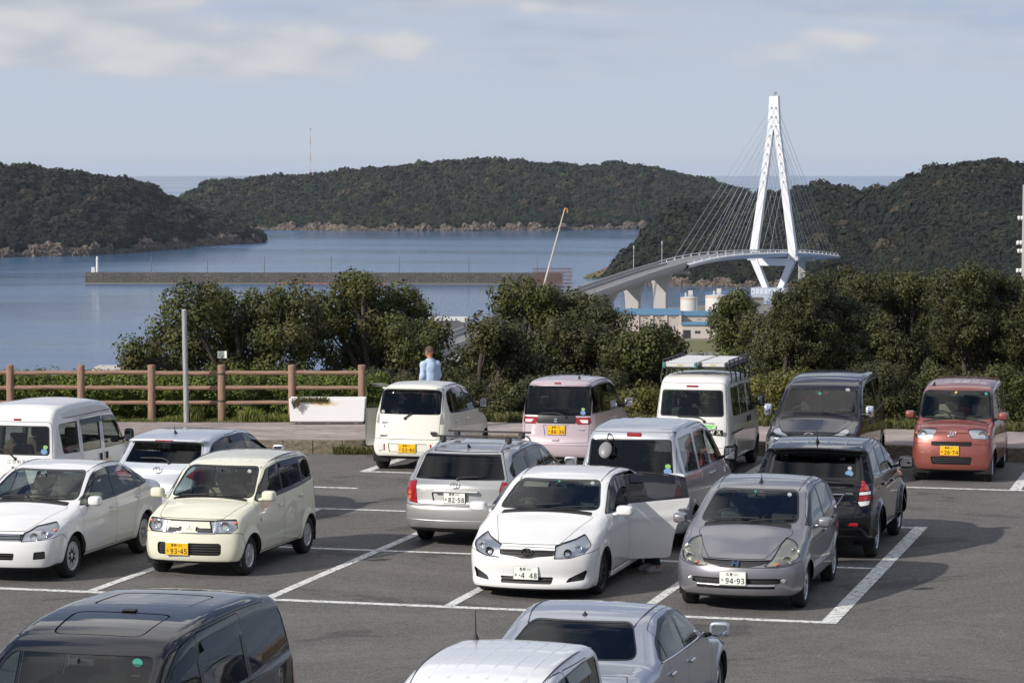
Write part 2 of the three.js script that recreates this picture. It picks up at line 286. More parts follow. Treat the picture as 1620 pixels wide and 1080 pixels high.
const M = {
  glass: phys([0.60, 0.68, 0.66], 0.015, { transmission: 1, thickness: 0, ior: 1.52 }),
  tint: phys([0.10, 0.10, 0.11], 0.015, { transmission: 1, thickness: 0, ior: 1.52 }),
  smoke: phys([0.30, 0.31, 0.33], 0.04, { transmission: 1, thickness: 0, ior: 1.5 }),
  lens: phys([0.95, 0.96, 0.97], 0.02, { transmission: 1, thickness: 0, ior: 1.5 }),
  oldLens: phys([0.86, 0.84, 0.74], 0.12, { transmission: 1, thickness: 0, ior: 1.5 }),
  red: phys([0.30, 0.009, 0.013], 0.12, { clearcoat: 1, clearcoatRoughness: 0.03 }),
  redClear: phys([0.75, 0.72, 0.72], 0.15, { clearcoat: 1 }),
  smokeLamp: phys([0.36, 0.30, 0.30], 0.12, { clearcoat: 1, clearcoatRoughness: 0.03 }),
  amber: phys([0.62, 0.16, 0.06], 0.2, { clearcoat: 1 }),
  silver: std([0.58, 0.59, 0.60], 0.28, { metalness: 0.8 }),
  chrome: std([0.85, 0.86, 0.87], 0.08, { metalness: 1 }),
  trim: phys([0.012, 0.012, 0.013], 0.35, { clearcoat: 0.3 }),
  plastic: std([0.02, 0.02, 0.021], 0.6),
  seam: std([0.015, 0.015, 0.015], 0.9),
  rubber: std([0.018, 0.018, 0.018], 0.85),
  under: std([0.015, 0.015, 0.015], 0.95),
  lining: std([0.07, 0.07, 0.068], 0.9),
  liningBeige: std([0.28, 0.26, 0.21], 0.9),
  seat: std([0.06, 0.06, 0.06], 0.95),
  seatBeige: std([0.30, 0.26, 0.20], 0.95),
  seatBrown: std([0.16, 0.10, 0.085], 0.9),
  dash: std([0.035, 0.035, 0.037], 0.8),
  alloy: std([0.62, 0.63, 0.64], 0.3, { metalness: 0.75 }),
  cover: std([0.52, 0.53, 0.55], 0.4, { metalness: 0.4 }),
  darkAlloy: std([0.06, 0.06, 0.065], 0.3, { metalness: 0.6 }),
  mirror: std([0.9, 0.92, 0.93], 0.03, { metalness: 1 }),
  whiteSticker: std([0.42, 0.43, 0.43], 0.5), blueSticker: std([0.16, 0.30, 0.52], 0.5), greenSticker: std([0.26, 0.46, 0.14], 0.5), tealSticker: std([0.04, 0.28, 0.21], 0.5),
};
const paint = (c, o = {}) => phys(c, o.rough ?? 0.35, { metalness: o.metal ?? 0, clearcoat: 1, clearcoatRoughness: 0.02, specularIntensity: o.metal ? 1 : 0.1, ...o.more });

// ---- wheels, shared by size and style
const wheelStore = new Map();
function wheelGeo(Rt, style) {
  const key = Rt + style; if (wheelStore.has(key)) return wheelStore.get(key);
  const rim = Rt * (style === 'steel' ? 0.60 : style === 'low' ? 0.76 : 0.66), w = 0.095;
  const prof = [[rim, -w * 0.8], [rim + 0.012, -w * 0.92], [Rt - 0.06, -w], [Rt - 0.018, -w * 0.86], [Rt, -w * 0.6], [Rt, w * 0.6], [Rt - 0.018, w * 0.86], [Rt - 0.06, w], [rim + 0.012, w * 0.92], [rim, w * 0.8]];
  const tyre = new THREE.LatheGeometry(prof.map((p) => new THREE.Vector2(p[0], p[1])), 40).rotateX(Math.PI / 2);   // axis along z, outside at +z
  const barrel = new THREE.LatheGeometry([[rim * 0.97, w * 0.82], [rim * 0.92, w * 0.7], [rim * 0.90, -w * 0.7], [0.02, -w * 0.75]].map((p) => new THREE.Vector2(p[0], p[1])), 32).rotateX(Math.PI / 2);
  const lip = new THREE.LatheGeometry([[rim * 0.90, w * 0.70], [rim * 0.95, w * 0.84], [rim * 1.01, w * 0.86], [rim * 1.01, w * 0.74]].map((p) => new THREE.Vector2(p[0], p[1])), 40).rotateX(Math.PI / 2);
  const n = { steel: 6, alloy5: 5, alloy7: 7, low: 10, cover8: 8 }[style] || 6, parts = [lip];
  for (let k = 0; k < n; k++) {
    const a = k / n * Math.PI * 2, s = new THREE.Shape(), wi = style === 'low' ? 0.022 : style === 'alloy7' ? 0.03 : style === 'steel' || style === 'cover8' ? 0.042 : 0.045, wo = wi * (style === 'steel' || style === 'cover8' ? 1.45 : style === 'low' ? 0.7 : 0.9);
    s.moveTo(0.03, -wi); s.lineTo(rim * 0.93, -wo); s.lineTo(rim * 0.93, wo); s.lineTo(0.03, wi);
    const g = new THREE.ExtrudeGeometry(s, { depth: 0.014, bevelEnabled: true, bevelSize: 0.004, bevelThickness: 0.006, bevelSegments: 1 }).translate(0, 0, w * 0.52).rotateZ(a); parts.push(g);
  }
  parts.push(new THREE.LatheGeometry([[0.001, w * 0.80], [0.035, w * 0.78], [0.06, w * 0.66], [0.07, w * 0.4]].map((p) => new THREE.Vector2(p[0], p[1])), 20).rotateX(Math.PI / 2));
  const r = { tyre, barrel, rim: join(parts) }; wheelStore.set(key, r); return r;
}

// ---- number plates: the place names are drawn stroke by stroke, in a 10 x 10 box each
const GLYPH = {
  shima: [[3, 0, 2, 1], [2, 1, 2, 5.4, 9, 5.4, 8.4, 9.6, 6.8, 9.4], [2, 1, 7.6, 1, 7.6, 3.8], [2, 2.4, 7.6, 2.4], [2, 3.8, 9.4, 3.8], [1, 6.6, 1, 9.4, 6, 9.4, 6, 6.6], [3.5, 6, 3.5, 9.4]],
  ne: [[0, 2.6, 4.2, 2.6], [2.1, 0, 2.1, 10], [2.1, 3, 0, 7], [2.1, 3.4, 4, 5.6], [5, 0.6, 9, 0.6, 9, 4.6, 5, 4.6], [5, 2.6, 9, 2.6], [5, 0.6, 5, 9.6, 7, 8.4], [9.6, 5.6, 7.6, 7], [6.6, 4.8, 9.8, 9.6]],
  hiro: [[5, 0, 5, 1.6], [1, 1.6, 9.6, 1.6], [1.6, 1.6, 1.6, 6, 0.4, 9.8], [5.4, 3.2, 3.4, 9, 8.6, 8.4], [7, 5.8, 9, 9.8]],
  nu: [[2, 1, 4, 8], [5, 0.6, 2.4, 8.4, 0.8, 7, 3, 3.6, 7, 2.4, 9, 5, 8, 8.6, 5.8, 8.8, 6.4, 7, 9.6, 9.6]],
  chi: [[1, 2.4, 8.6, 2], [4.4, 0, 2.6, 6, 6, 4.6, 8.6, 6.4, 7, 9, 3.4, 9.6]],
  a: [[1.4, 2.2, 8.4, 2], [4.4, 0, 4.6, 9.4], [7, 3.6, 2.4, 9, 1, 7, 4.6, 4.4, 8.6, 5.6, 8.4, 8.4, 5.6, 9.6]],
  e: [[4, 0.2, 6, 1.2], [2, 3.4, 7.6, 3.2, 1.4, 9.6], [4.4, 6.4, 6, 9.4, 9.4, 9.2]],
  atsu: [[0.8, 0.8, 9.4, 0.8], [1.4, 0.8, 1.4, 6, 0.2, 9.8], [3, 4.4, 9, 4.4], [6, 2.4, 6, 9.2], [2.4, 9.2, 9.8, 9.2]],
  ga: [[0.8, 3, 7.4, 3, 7, 9, 5.4, 8.4], [4, 0.6, 3.8, 5, 1, 9.6], [8, 0.2, 8.6, 1.8], [9.4, 0, 10, 1.6]],
  su: [[1.4, 1.2, 8, 1.2, 5, 6, 0.8, 9.4], [5, 6, 9.4, 9.4]],
  ko: [[5, 0, 5, 1.4], [0.4, 1.4, 9.6, 1.4], [3, 2.6, 7, 2.6, 7, 4.2, 3, 4.2, 3, 2.6], [1, 9.8, 1, 5.4, 9, 5.4, 9, 9.6, 8, 9.2], [3.4, 6.6, 6.6, 6.6, 6.6, 8.4, 3.4, 8.4, 3.4, 6.6]],
  kou: [[0.6, 1, 2, 2], [0.2, 3.8, 1.6, 4.8], [0.4, 9.6, 2.4, 6.4], [3.4, 1.6, 9, 1.6], [6.2, 1.6, 6.2, 9], [2.8, 9, 9.8, 9]],
  ji: [[4.6, 0, 3.8, 1.4], [2, 1.4, 8, 1.4, 8, 9.6, 2, 9.6, 2, 1.4], [2, 4, 8, 4], [2, 6.8, 8, 6.8]],
  dou: [[0.4, 1, 5.6, 1], [0, 2.6, 6, 2.6], [1, 3.6, 5, 3.6, 5, 6.4, 1, 6.4, 1, 3.6], [1, 5, 5, 5], [3, 0.6, 3, 9.2], [0, 9.2, 6, 9], [6.4, 3, 9.6, 3, 9, 9.4, 7.8, 9], [7.8, 0.4, 7.6, 5, 6, 9.6]],
  sha: [[1, 1.4, 9, 1.4], [2, 3, 8, 3, 8, 6.6, 2, 6.6, 2, 3], [2, 4.8, 8, 4.8], [0.4, 8.2, 9.6, 8.2], [5, 0, 5, 10]],
  den: [[1.4, 1, 8.6, 1, 8.6, 9.4, 1.4, 9.4, 1.4, 1], [1.4, 5.2, 8.6, 5.2], [5, 1, 5, 9.4]],
  kai: [[5, 0, 0.4, 4.4], [5, 0, 9.6, 4.4], [3, 4.4, 7, 4.4], [1.6, 6.2, 8.4, 6.2], [4.4, 6.2, 2.6, 9.2, 7.8, 8.8], [6.6, 7.4, 8.8, 9.8]],
};
function glyph(g, name, x, y, s, lw) {
  g.lineWidth = lw; g.lineCap = 'round'; g.lineJoin = 'round';
  for (const st of GLYPH[name]) { g.beginPath(); for (let i = 0; i < st.length; i += 2) { const X = x + st[i] * s / 10, Y = y + st[i + 1] * s / 10; if (i) g.lineTo(X, Y); else g.moveTo(X, Y); } g.stroke(); }
}
function plateTex(place, cls, kana, digits, yellow, dark = '#15301f') {
  return canvasTex(264, 132, (g, w, h) => {
    g.fillStyle = yellow ? '#eeb60a' : '#e4e6e0'; g.fillRect(0, 0, w, h);
    const ink = yellow ? '#191408' : dark; g.strokeStyle = ink; g.fillStyle = ink;
    place.forEach((p, i) => glyph(g, p, 66 + i * 36, 10, 30, 4));
    g.font = '34px sans-serif'; g.fillText(cls, 140, 39);
    glyph(g, kana, 12, 72, 26, 4);
    g.font = 'bold 74px sans-serif';
    let x = 54; for (const c of digits) { const n = c === '-' || c === '.' ? 26 : 45; if (c === '-') g.fillRect(x + 4, 84, 18, 10); else if (c === '.') { g.beginPath(); g.arc(x + 13, 90, 7, 0, 7); g.fill(); } else if (c !== ' ') { g.save(); g.translate(x + 2, 120); g.scale(0.98, 1.08); g.fillText(c, 0, 0); g.restore(); } x += n; }
  });
}
const EMBLEM = {
  ovals: () => { const t = (a, b, x = 0, y = 0) => new THREE.TorusGeometry(1, 0.11, 6, 28).scale(a, b, 0.05).translate(x, y, 0); return join(t(0.06, 0.04), t(0.021, 0.036), t(0.040, 0.016, 0, 0.018)); },
  bars: () => join(box(0.018, 0.066, 0.012, -0.03, 0, 0), box(0.018, 0.066, 0.012, 0.03, 0, 0), box(0.06, 0.016, 0.012, 0, 0, 0)),
  diamonds: () => { const d = (a) => { const s = new THREE.Shape(); s.moveTo(0, 0); s.lineTo(0.019, 0.033); s.lineTo(0, 0.066); s.lineTo(-0.019, 0.033); return new THREE.ExtrudeGeometry(s, { depth: 0.006, bevelEnabled: false }).rotateZ(a); }; return join(d(0), d(2.094), d(-2.094)); },
  ess: () => { const s = new THREE.Shape(); [[-.04, .02], [0, .045], [.04, .02], [.02, .007], [.0, .018], [-.015, .01], [.04, -.022], [0, -.045], [-.04, -.02], [-.02, -.007], [0, -.018], [.015, -.01]].forEach((p, i) => i ? s.lineTo(...p) : s.moveTo(...p)); return new THREE.ExtrudeGeometry(s, { depth: 0.008, bevelEnabled: false }); },
  dee: () => { const t = new THREE.TorusGeometry(1, 0.1, 6, 28).scale(0.062, 0.046, 0.05), s = new THREE.Shape(); [[-.03, .03], [.01, .03], [.036, .008], [.036, -.008], [.01, -.03], [-.03, -.03]].forEach((p, i) => i ? s.lineTo(...p) : s.moveTo(...p)); const h = new THREE.Path(); [[-.014, .017], [.004, .017], [.02, 0], [.004, -.017], [-.014, -.017]].forEach((p, i) => i ? h.lineTo(...p) : h.moveTo(...p)); s.holes.push(h); return join(t, new THREE.ExtrudeGeometry(s, { depth: 0.006, bevelEnabled: false })); },
};

function makeCar(S) {
  S = { k: 0.1, crown: 0.045, bowF: 0.28, bowR: 0.16, tumble: 16, tuck: 0.07, taperF: 0.06, taperR: 0.05, flare: 0.02, Rt: 0.29, style: 'steel', rimMat: M.cover, lining: M.lining, seatMat: M.seat, tintFrom: 9, gap: 0.0035, clearRear: false, floor: 0.3, ...S };
  const { L, W, H, wb, fo } = S, W2 = W / 2, xF = wb / 2 + fo, xR = xF - L, xs = (s) => xF - s;
  const root = new THREE.Group();
  // --- the distance field
  const silPoly = rounded(S.sil, 0.08, 5).map((p) => [xs(p[0]), p[1]]);
  const sil = gridSdf(polySdf(silPoly), xR - 0.5, xF + 0.5, -0.2, H + 0.4, 0.0175);
  const belt = (x) => lerp(S.belt[0], S.belt[1], clamp((xF - x - S.beltS[0]) / (S.beltS[1] - S.beltS[0])));
  const tan = Math.tan(S.tumble * Math.PI / 180), axles = [wb / 2, -wb / 2];
  const halfWidth = (x, y) => {
    let w = W2;
    const f = clamp((x - wb * 0.25) / (xF - wb * 0.25)), r = clamp((-x - wb * 0.2) / (-xR - wb * 0.2));
    w -= S.taperF * f * f * f + S.taperR * r * r;
    if (y < 0.62) { const t = clamp((0.62 - y) / 0.42); w -= S.tuck * t * t * t; }
    const b = belt(x);
    if (y > 0.62) { const t = clamp((y - 0.62) / Math.max(0.1, b - 0.62)); w -= 0.02 * t * t; }
    if (y > b) { const d = y - b; w -= tan * d * d / (d + 0.05) + (S.shoulder ?? 0.01) * ss(0, 0.08, d) + (S.cabinR ?? 0) * r * ss(0, 0.4, d); }
    if (S.crease) { for (const [cy, amt, wd] of S.crease) { const q = (y - cy) / wd; if (Math.abs(q) < 1) w += amt * (1 - q * q) * (1 - q * q); } }
    for (const a of axles) { const q = (Math.hypot(x - a, y - S.Rt) - S.Rt * 1.16) / 0.09; if (Math.abs(q) < 1) w += S.flare * (1 - q * q) * (1 - q * q); }
    return w;
  };
  const F = (x, y, z) => {
    const az = Math.abs(z), t = az / W2, t2 = t * t, q = 0.55 * t2 + 0.45 * t2 * t2;
    const bf = S.bowF * ss(0, xF - 0.25, x) * lerp(1, S.bowTop ?? 0.55, ss(0.75, 1.1, y)), br = S.bowR * ss(0, 0.25 - xR, -x);
    const X = x + bf * q - br * q, Y = y + S.crown * t2 * ss(0.55, 0.9, y);
    const a = sil(X, Y), b = (az - halfWidth(x, y)) * 0.97, k = S.k, h = Math.max(k - Math.abs(a - b), 0) / k;
    return Math.max(a, b) + h * h * k * 0.25;
  };
  const skin = new Skin(F, [xR - 0.12, 0.02, -W2 - 0.12], [xF + 0.12, H + 0.12, W2 + 0.12], S.cell ?? 0.06);
  const { P, N } = skin;
  // --- views of the skin: (coordinates, how far outside the part of the skin that the view is meant for)
  const views = {
    side: (i) => [xF - P[i * 3], P[i * 3 + 1], 0.30 * (0.42 - Math.abs(N[i * 3 + 2]))],
    all: (i) => [xF - P[i * 3], P[i * 3 + 1], -1],
    front: (i) => [Math.abs(P[i * 3 + 2]), P[i * 3 + 1], 0.25 * (0.12 - N[i * 3])],
    rear: (i) => [Math.abs(P[i * 3 + 2]), P[i * 3 + 1], 0.25 * (0.12 + N[i * 3])],
    fw: (i) => { const s = xF - P[i * 3]; return [Math.abs(P[i * 3 + 2]) + 0.9 * s, P[i * 3 + 1], s - 1.15]; },
    rw: (i) => { const s = P[i * 3] - xR; return [Math.abs(P[i * 3 + 2]) + 0.9 * s, P[i * 3 + 1], s - 1.0]; },
    top: (i) => [xF - P[i * 3], Math.abs(P[i * 3 + 2]), 0.25 * (0.3 - N[i * 3 + 1])],
  };
  const topHalf = (p) => [...p, [p[p.length - 1][0], -1, 0], [p[0][0], -1, 0]];
  const half = (p) => [[-1, p[0][1], 0], ...p, [-1, p[p.length - 1][1], 0]];
  const field = (view, poly, r = 0.03) => { const f = polySdf(rounded(poly, r)), v = views[view]; return (i) => { const [a, b, g] = v(i); return g > 0.15 ? g : Math.max(f(a, b), g); }; };
  const parts = { body: skin.tris }, seams = [];
  function carve(name, from, d, { gap = 0, target = 0.03 } = {}) {
    const near = [], far = [], D = [], src = parts[from];
    for (let i = 0; i < src.length; i += 3) { let m = 9; for (let k = 0; k < 3; k++) { const v = src[i + k]; if (D[v] === undefined) D[v] = d(v); m = Math.min(m, D[v]); } (m < 0.09 ? near : far).push(src[i], src[i + 1], src[i + 2]); }
    let t = skin.refine(near, d, target);
    let [inn, out] = skin.cut(t, d, -gap);
    if (gap) { const [band, rest] = skin.cut(out, d, gap); for (const v of band) seams.push(v); out = rest; }
    for (const v of out) far.push(v); const kept = skin.main(inn, 0.06), lost = inn.length - kept.length; if (lost) { const set = new Set(); for (let i = 0; i < kept.length; i += 3) set.add(kept[i] * 4e9 + kept[i + 1] * 3e4 + kept[i + 2]); for (let i = 0; i < inn.length; i += 3) if (!set.has(inn[i] * 4e9 + inn[i + 1] * 3e4 + inn[i + 2])) far.push(inn[i], inn[i + 1], inn[i + 2]); inn = kept; }
    parts[from] = far; parts[name] = inn; return inn;
  }
  const made = {};
  const put = (name, tris, mat, parent = root, off = 0) => tris.length ? mesh(name, skin.geo(tris, off, parent.userData.at || [0, 0, 0]), mat, parent) : null;
  // --- wheel openings and floor
  const Ra = S.Rt + (S.arch ?? 0.045);
  carve('opening', 'body', (i) => { const x = P[i * 3], y = P[i * 3 + 1]; return Math.max(Math.min(...axles.map((a) => Math.hypot(x - a, y - S.Rt) - Ra)), W2 - 0.3 - Math.abs(P[i * 3 + 2])); }, { target: 0.025 });
  carve('under', 'body', (i) => Math.max(0.25 * (0.6 + N[i * 3 + 1]), P[i * 3 + 1] - 0.45));
  put('underbody', parts.under, M.under);
  // --- glass ahead and behind, lids, bumpers
  if (S.lampF) S.lampF.forEach((p, k) => carve('lampF' + k, 'body', field('fw', p, 0.02), { gap: 0.003, target: 0.018 }));
  if (S.ws) { carve('wsTrim', 'body', field('front', half(S.ws), 0.09), { target: 0.028 }); }
  if (S.hood) { const f = polySdf(rounded(topHalf(S.hood), 0.08)), hy = S.hoodY ?? S.belt[0] - 0.2; carve('hood', 'body', (i) => { const y = P[i * 3 + 1]; return hy - y > 0.15 ? hy - y : Math.max(f(xF - P[i * 3], Math.abs(P[i * 3 + 2])), hy - y); }, { gap: S.gap }); }
  if (S.cowl) { carve('cowl', 'body', field('top', topHalf(S.cowl), 0.02)); put('wiper_cowl', skin.main(parts.cowl, 0.5), M.plastic, root, -0.006); }
  if (S.tail) carve('tail', 'body', field('rear', half(S.tail), 0.07), { gap: S.gap });
  const tailFrom = S.tail ? 'tail' : 'body';
  if (S.lampR) S.lampR.forEach((p, k) => carve('lampR' + k, 'body', field('rw', p.poly, 0.02), { gap: 0.003, target: 0.018 }));
  if (S.lampT) S.lampT.forEach((p, k) => carve('lampT' + k, tailFrom, field('rear', p.poly, 0.015), { gap: 0.003, target: 0.016 }));
  if (S.rg) carve('rgTrim', S.saloon ? 'body' : tailFrom, field('rear', half(S.rg), S.rgR ?? 0.07), { target: 0.028 });
  if (S.fb) carve('fbump', 'body', field('all', S.fb, 0.03), { gap: 0.0035 });
  if (S.rb) carve('rbump', 'body', field('all', S.rb, 0.03), { gap: 0.0035 });
  // --- doors and side glass
  const dlo = S.dlo ? polySdf(rounded(S.dlo, 0.07)) : null;
  const sideGate = (i) => 0.30 * (0.42 - Math.abs(N[i * 3 + 2]));
  const dloD = (i) => Math.max(dlo(xF - P[i * 3], P[i * 3 + 1]), sideGate(i));
  const winD = (k, edge) => { const [a, b, c, e] = S.win[k], y0 = S.belt[0], y1 = H - 0.08; return (i) => { const s = xF - P[i * 3], y = P[i * 3 + 1], t = (y - y0) / (y1 - y0); return Math.max(dlo(s, y) + edge, lerp(a, b, t) - s, s - lerp(c, e, t), sideGate(i)); }; };
  const sets = [];
  (S.doors || []).forEach((p, k) => { carve('door' + k, 'body', field('side', p, 0.06), { gap: S.gap }); sets.push(['door' + k, k]); });
  sets.push(['body', -1]);
  const windows = {};
  for (const [from, k] of sets) {
    const list = S.win ? S.win.map((w, i) => i).filter((i) => k < 0 ? i >= (S.doors || []).length : i === k) : [];
    if (S.frame === 'body') { for (const w of list) { carve(`wf${w}`, from, winD(w, 0), { target: 0.03 }); carve(`w${w}`, `wf${w}`, (i) => { const q = winD(w, 0.018)(i); const [a, b, c, e] = S.win[w], t = (P[i * 3 + 1] - S.belt[0]) / (H - 0.08 - S.belt[0]), s = xF - P[i * 3]; return Math.max(q, lerp(a, b, t) + 0.018 - s, s - lerp(c, e, t) + 0.018); }, { target: 0.03 }); windows[w] = [from, `wf${w}`]; } }
    else if (dlo) {
      carve('trim' + from, from, dloD, { target: 0.028 });
      for (const w of list) { carve(`w${w}`, 'trim' + from, winD(w, 0.022), { target: 0.028 }); windows[w] = [from, null]; }
    }
  }
  // --- further cuts of this car
  const extra = [];
  for (const e of S.cuts || []) {
    const [name, view, poly, mat, off = 0, o = {}] = e, from = o.from === 'tail' ? tailFrom : o.from && parts[o.from] ? o.from : 'body';
    const id = 'x' + extra.length; carve(id, from, field(view, o.half ? (view === 'top' ? topHalf : half)(poly) : poly, o.r ?? 0.02), { target: o.t ?? 0.016, gap: o.gap ?? 0 }); extra.push([id, name, mat, off, o]);
  }
  // --- build the meshes
  const inCabin = (x, y) => y > S.floor && x < xs(S.cabin[0]) && x > xs(S.cabin[1]);
  const shell = [...parts.body];
  made.body = put('body', parts.body, S.paint);
  if (seams.length) put('panel_gap', seams, M.seam, root, -0.012);
  const lineOf = (tris) => skin.keep(tris, inCabin);
  put('interior_lining', lineOf([...parts.body, ...(parts.trimbody || [])]), S.lining, root, -0.035);
  if (parts.hood) made.hood = put('hood', parts.hood, S.paint);
  if (parts.tail) { made.tail = put('tailgate', parts.tail, S.paint); put('tailgate_lining', skin.main(lineOf(parts.tail), 0.3), S.lining, made.tail, -0.035); }
  if (parts.fbump) made.fb = put('bumper', parts.fbump, S.bumperMat || S.paint);
  if (parts.rbump) made.rb = put('bumper', parts.rbump, S.bumperMat || S.paint);
  if (parts.wsTrim) {
    const d = field('front', half(S.ws), 0.09); carve('ws', 'wsTrim', (i) => d(i) + 0.022, { target: 0.028 });
    const o = put('windscreen', parts.ws, M.glass, root, -0.003); made.ws = o; put('glass_edge', parts.wsTrim, M.trim, o);
  }
  if (parts.rgTrim) {
    const d = field('rear', half(S.rg), S.rgR ?? 0.07); carve('rg', 'rgTrim', (i) => d(i) + (S.rgEdge ?? 0.022), { target: 0.028 });
    const o = put('rear_window', parts.rg, S.clearRear ? M.glass : M.tint, S.saloon ? root : made.tail || root, -0.003); if (o) { made.rg = o; if (!made.tail || S.saloon) put('glass_edge', parts.rgTrim, M.trim, o); else put('glass_edge', parts.rgTrim, M.trim, made.tail); }
  }
  for (const sg of [1, -1]) {
    const doorObj = [];
    (S.doors || []).forEach((p, k) => {
      const tris = skin.half(parts['door' + k], sg); if (!tris.length) return;
      const open = S.open && S.open.side === sg && S.open.door === k ? S.open : null;
      const hinge = open ? [xs(S.open.s), 0, sg * (halfWidth(xs(S.open.s), 0.7) - 0.02)] : [0, 0, 0];
      const h = shade(new THREE.Mesh(skin.geo(tris, 0, hinge), S.paint)); h.name = 'door'; h.position.set(...hinge); if (open) h.rotation.y = open.turn; root.add(h);
      h.userData.at = hinge; doorObj[k] = h;
      if (!open) put('door_lining', lineOf(tris), S.lining, h, -0.035);
      if (open) { // inner door skin, closing the hollow
        put('door_inner', tris, S.paint, h, -0.06);
      }
      if (parts['trimdoor' + k]) put('window_trim', skin.half(parts['trimdoor' + k], sg), M.trim, h, 0);
      const hs = S.handles && S.handles[k];
      if (hs) { const q = snapS(hs[0], hs[1], sg); mesh('door_handle', (hs[2] === 'black' ? rbox(0.05, 0.12, 0.03, 0.014) : rbox(0.17, 0.035, 0.03, 0.014)).translate(q.x - hinge[0], q.y, q.z + sg * 0.018 - hinge[2]), hs[2] === 'black' ? M.plastic : hs[2] === 'chrome' ? M.chrome : S.paint, h); }
      if (S.visor && !(open && k === 0)) { // smoked rain visor along the top of the door glass
        const w = S.win[k], pts = [], top = S.visor[k]; for (const [s, y] of top) { const q = snapS(s, y, sg); pts.push(q); }
        const g = new THREE.BufferGeometry(), pos = [], id = []; pts.forEach((q, i) => { const lo = snapS(top[i][0], top[i][1] - (S.visorH ?? 0.10), sg); pos.push(q.x - hinge[0], q.y, q.z + sg * 0.006 - hinge[2], lo.x - hinge[0], lo.y, lo.z + sg * 0.035 - hinge[2]); if (i) { const a = i * 2; id.push(a - 2, a - 1, a, a, a - 1, a + 1); } });
        g.setAttribute('position', new THREE.Float32BufferAttribute(pos, 3)); g.setIndex(id); g.computeVertexNormals(); mesh('rain_visor', g, S.visorMat || M.smoke, h);
      }
    });
    if (parts.trimbody) put('window_trim', skin.half(parts.trimbody, sg), M.trim);
    for (const w in windows) {
      const [from] = windows[w], host = from === 'body' ? root : doorObj[+from.slice(4)] || root, mat = +w >= S.tintFrom ? M.tint : M.glass;
      const o = put(host === root ? 'side_window' : 'window', skin.half(parts['w' + w], sg), mat, host, -0.004);
      if (S.frame === 'body') put('window_seal', skin.half(parts['wf' + w], sg), M.trim, host, -0.002);
    }
    (S.lampF || []).forEach((p, k) => {
      const t = skin.half(parts['lampF' + k], sg), o = put('headlight', t, S.lens || M.lens); if (!o) return;
      { const g = skin.geo(t, -0.004); g.translate(-0.034, 0, 0); mesh('reflector', g, M.silver, o); }
      for (const [a, y, r, mat] of S.bulbs || []) { const q = snapF(y, sg * a), n = normalAt(q); const g = new THREE.LatheGeometry([[0.001, -0.01], [r * 0.5, -0.004], [r * 0.86, 0.016], [r, 0.03], [r * 1.02, 0.012]].map((v) => new THREE.Vector2(v[0], v[1])), 20).rotateZ(-Math.PI / 2); g.rotateY(-sg * 0.25).translate(q.x - 0.034, q.y, q.z); mesh('lamp_bowl', g, mat || M.chrome, o); }
      for (const [a, y, r, c] of S.amberF || []) { const q = snapF(y, sg * a); mesh('indicator_bulb', new THREE.SphereGeometry(r * 0.75, 10, 8).scale(0.5, 0.8, 1.2).translate(q.x - 0.022, q.y, q.z), c || M.amber, o); }
    });
    (S.lampR || []).forEach((p, k) => put('tail_light', skin.half(parts['lampR' + k], sg), p.mat || M.red, root, 0.004));
    (S.lampT || []).forEach((p, k) => put('tail_light', skin.half(parts['lampT' + k], sg), p.mat || M.red, made.tail || root, 0.004));
  }
  for (const [id, name, mat, off, o] of extra) {
    const host = o.from === 'tail' && made.tail ? made.tail : o.from === 'fbump' && made.fb ? made.fb : o.from === 'rbump' && made.rb ? made.rb : root;
    if (o.both) for (const sg of [1, -1]) put(name, skin.half(parts[id], sg), mat, host, off); else put(name, parts[id], mat, host, off);
    if (o.slats) for (const y of o.slats.y) mesh('grille_bar', pipe(Array.from({ length: 9 }, (_, i) => { const z = lerp(-o.slats.w, o.slats.w, i / 8), q = (o.slats.rear ? snapR : snapF)(y, z); q.x -= 0.012; return q; }), o.slats.r ?? 0.009, 5, 16), o.slats.mat || M.plastic, host);
  }
  function bis(f) { let a = 0, b = 1; const n = 40; for (let i = 1; i <= n; i++) if (f(i / n) < 0) { b = i / n; a = (i - 1) / n; break; } for (let i = 0; i < 18; i++) { const m = (a + b) / 2; if (f(m) < 0) b = m; else a = m; } return (a + b) / 2; }
  function snapF(y, z) { const t = bis((q) => F(xF + 0.3 - q * L * 0.75, y, z)); return V(xF + 0.3 - t * L * 0.75, y, z); }
  function snapR(y, z) { const t = bis((q) => F(xR - 0.3 + q * L * 0.75, y, z)); return V(xR - 0.3 + t * L * 0.75, y, z); }
  function snapS(s, y, sg) { const t = bis((q) => F(xs(s), y, sg * (W2 + 0.2) * (1 - q))); return V(xs(s), y, sg * (W2 + 0.2) * (1 - t)); }
  function snapT(s, z) { const t = bis((q) => F(xs(s), (H + 0.2) * (1 - q), z)); return V(xs(s), (H + 0.2) * (1 - t), z); }
  function normalAt(p) { return V(...skin.grad(p.x, p.y, p.z)).normalize(); }
  // --- wheels
  const wg = wheelGeo(S.Rt, S.style);
  for (const a of axles) for (const sg of [1, -1]) {
    const w = new THREE.Group(); w.name = 'wheel'; w.position.set(a, S.Rt, sg * (W2 - 0.125)); w.rotation.y = (sg > 0 ? 0 : Math.PI) + (a > 0 ? (S.steer || 0) : 0); root.add(w);
    w.userData.spin = 1; const turn = R() * 6.28;
    for (const [n, g, m] of [['tyre', wg.tyre, M.rubber], ['wheel_barrel', wg.barrel, M.under], ['rim', wg.rim, S.rimMat]]) { const o = mesh(n, g, m, w); o.rotation.z = turn; }
    const q = new THREE.CylinderGeometry(Ra + 0.02, Ra + 0.02, 0.32, 24, 1, true, 0, Math.PI).rotateX(Math.PI / 2).rotateZ(Math.PI / 2);
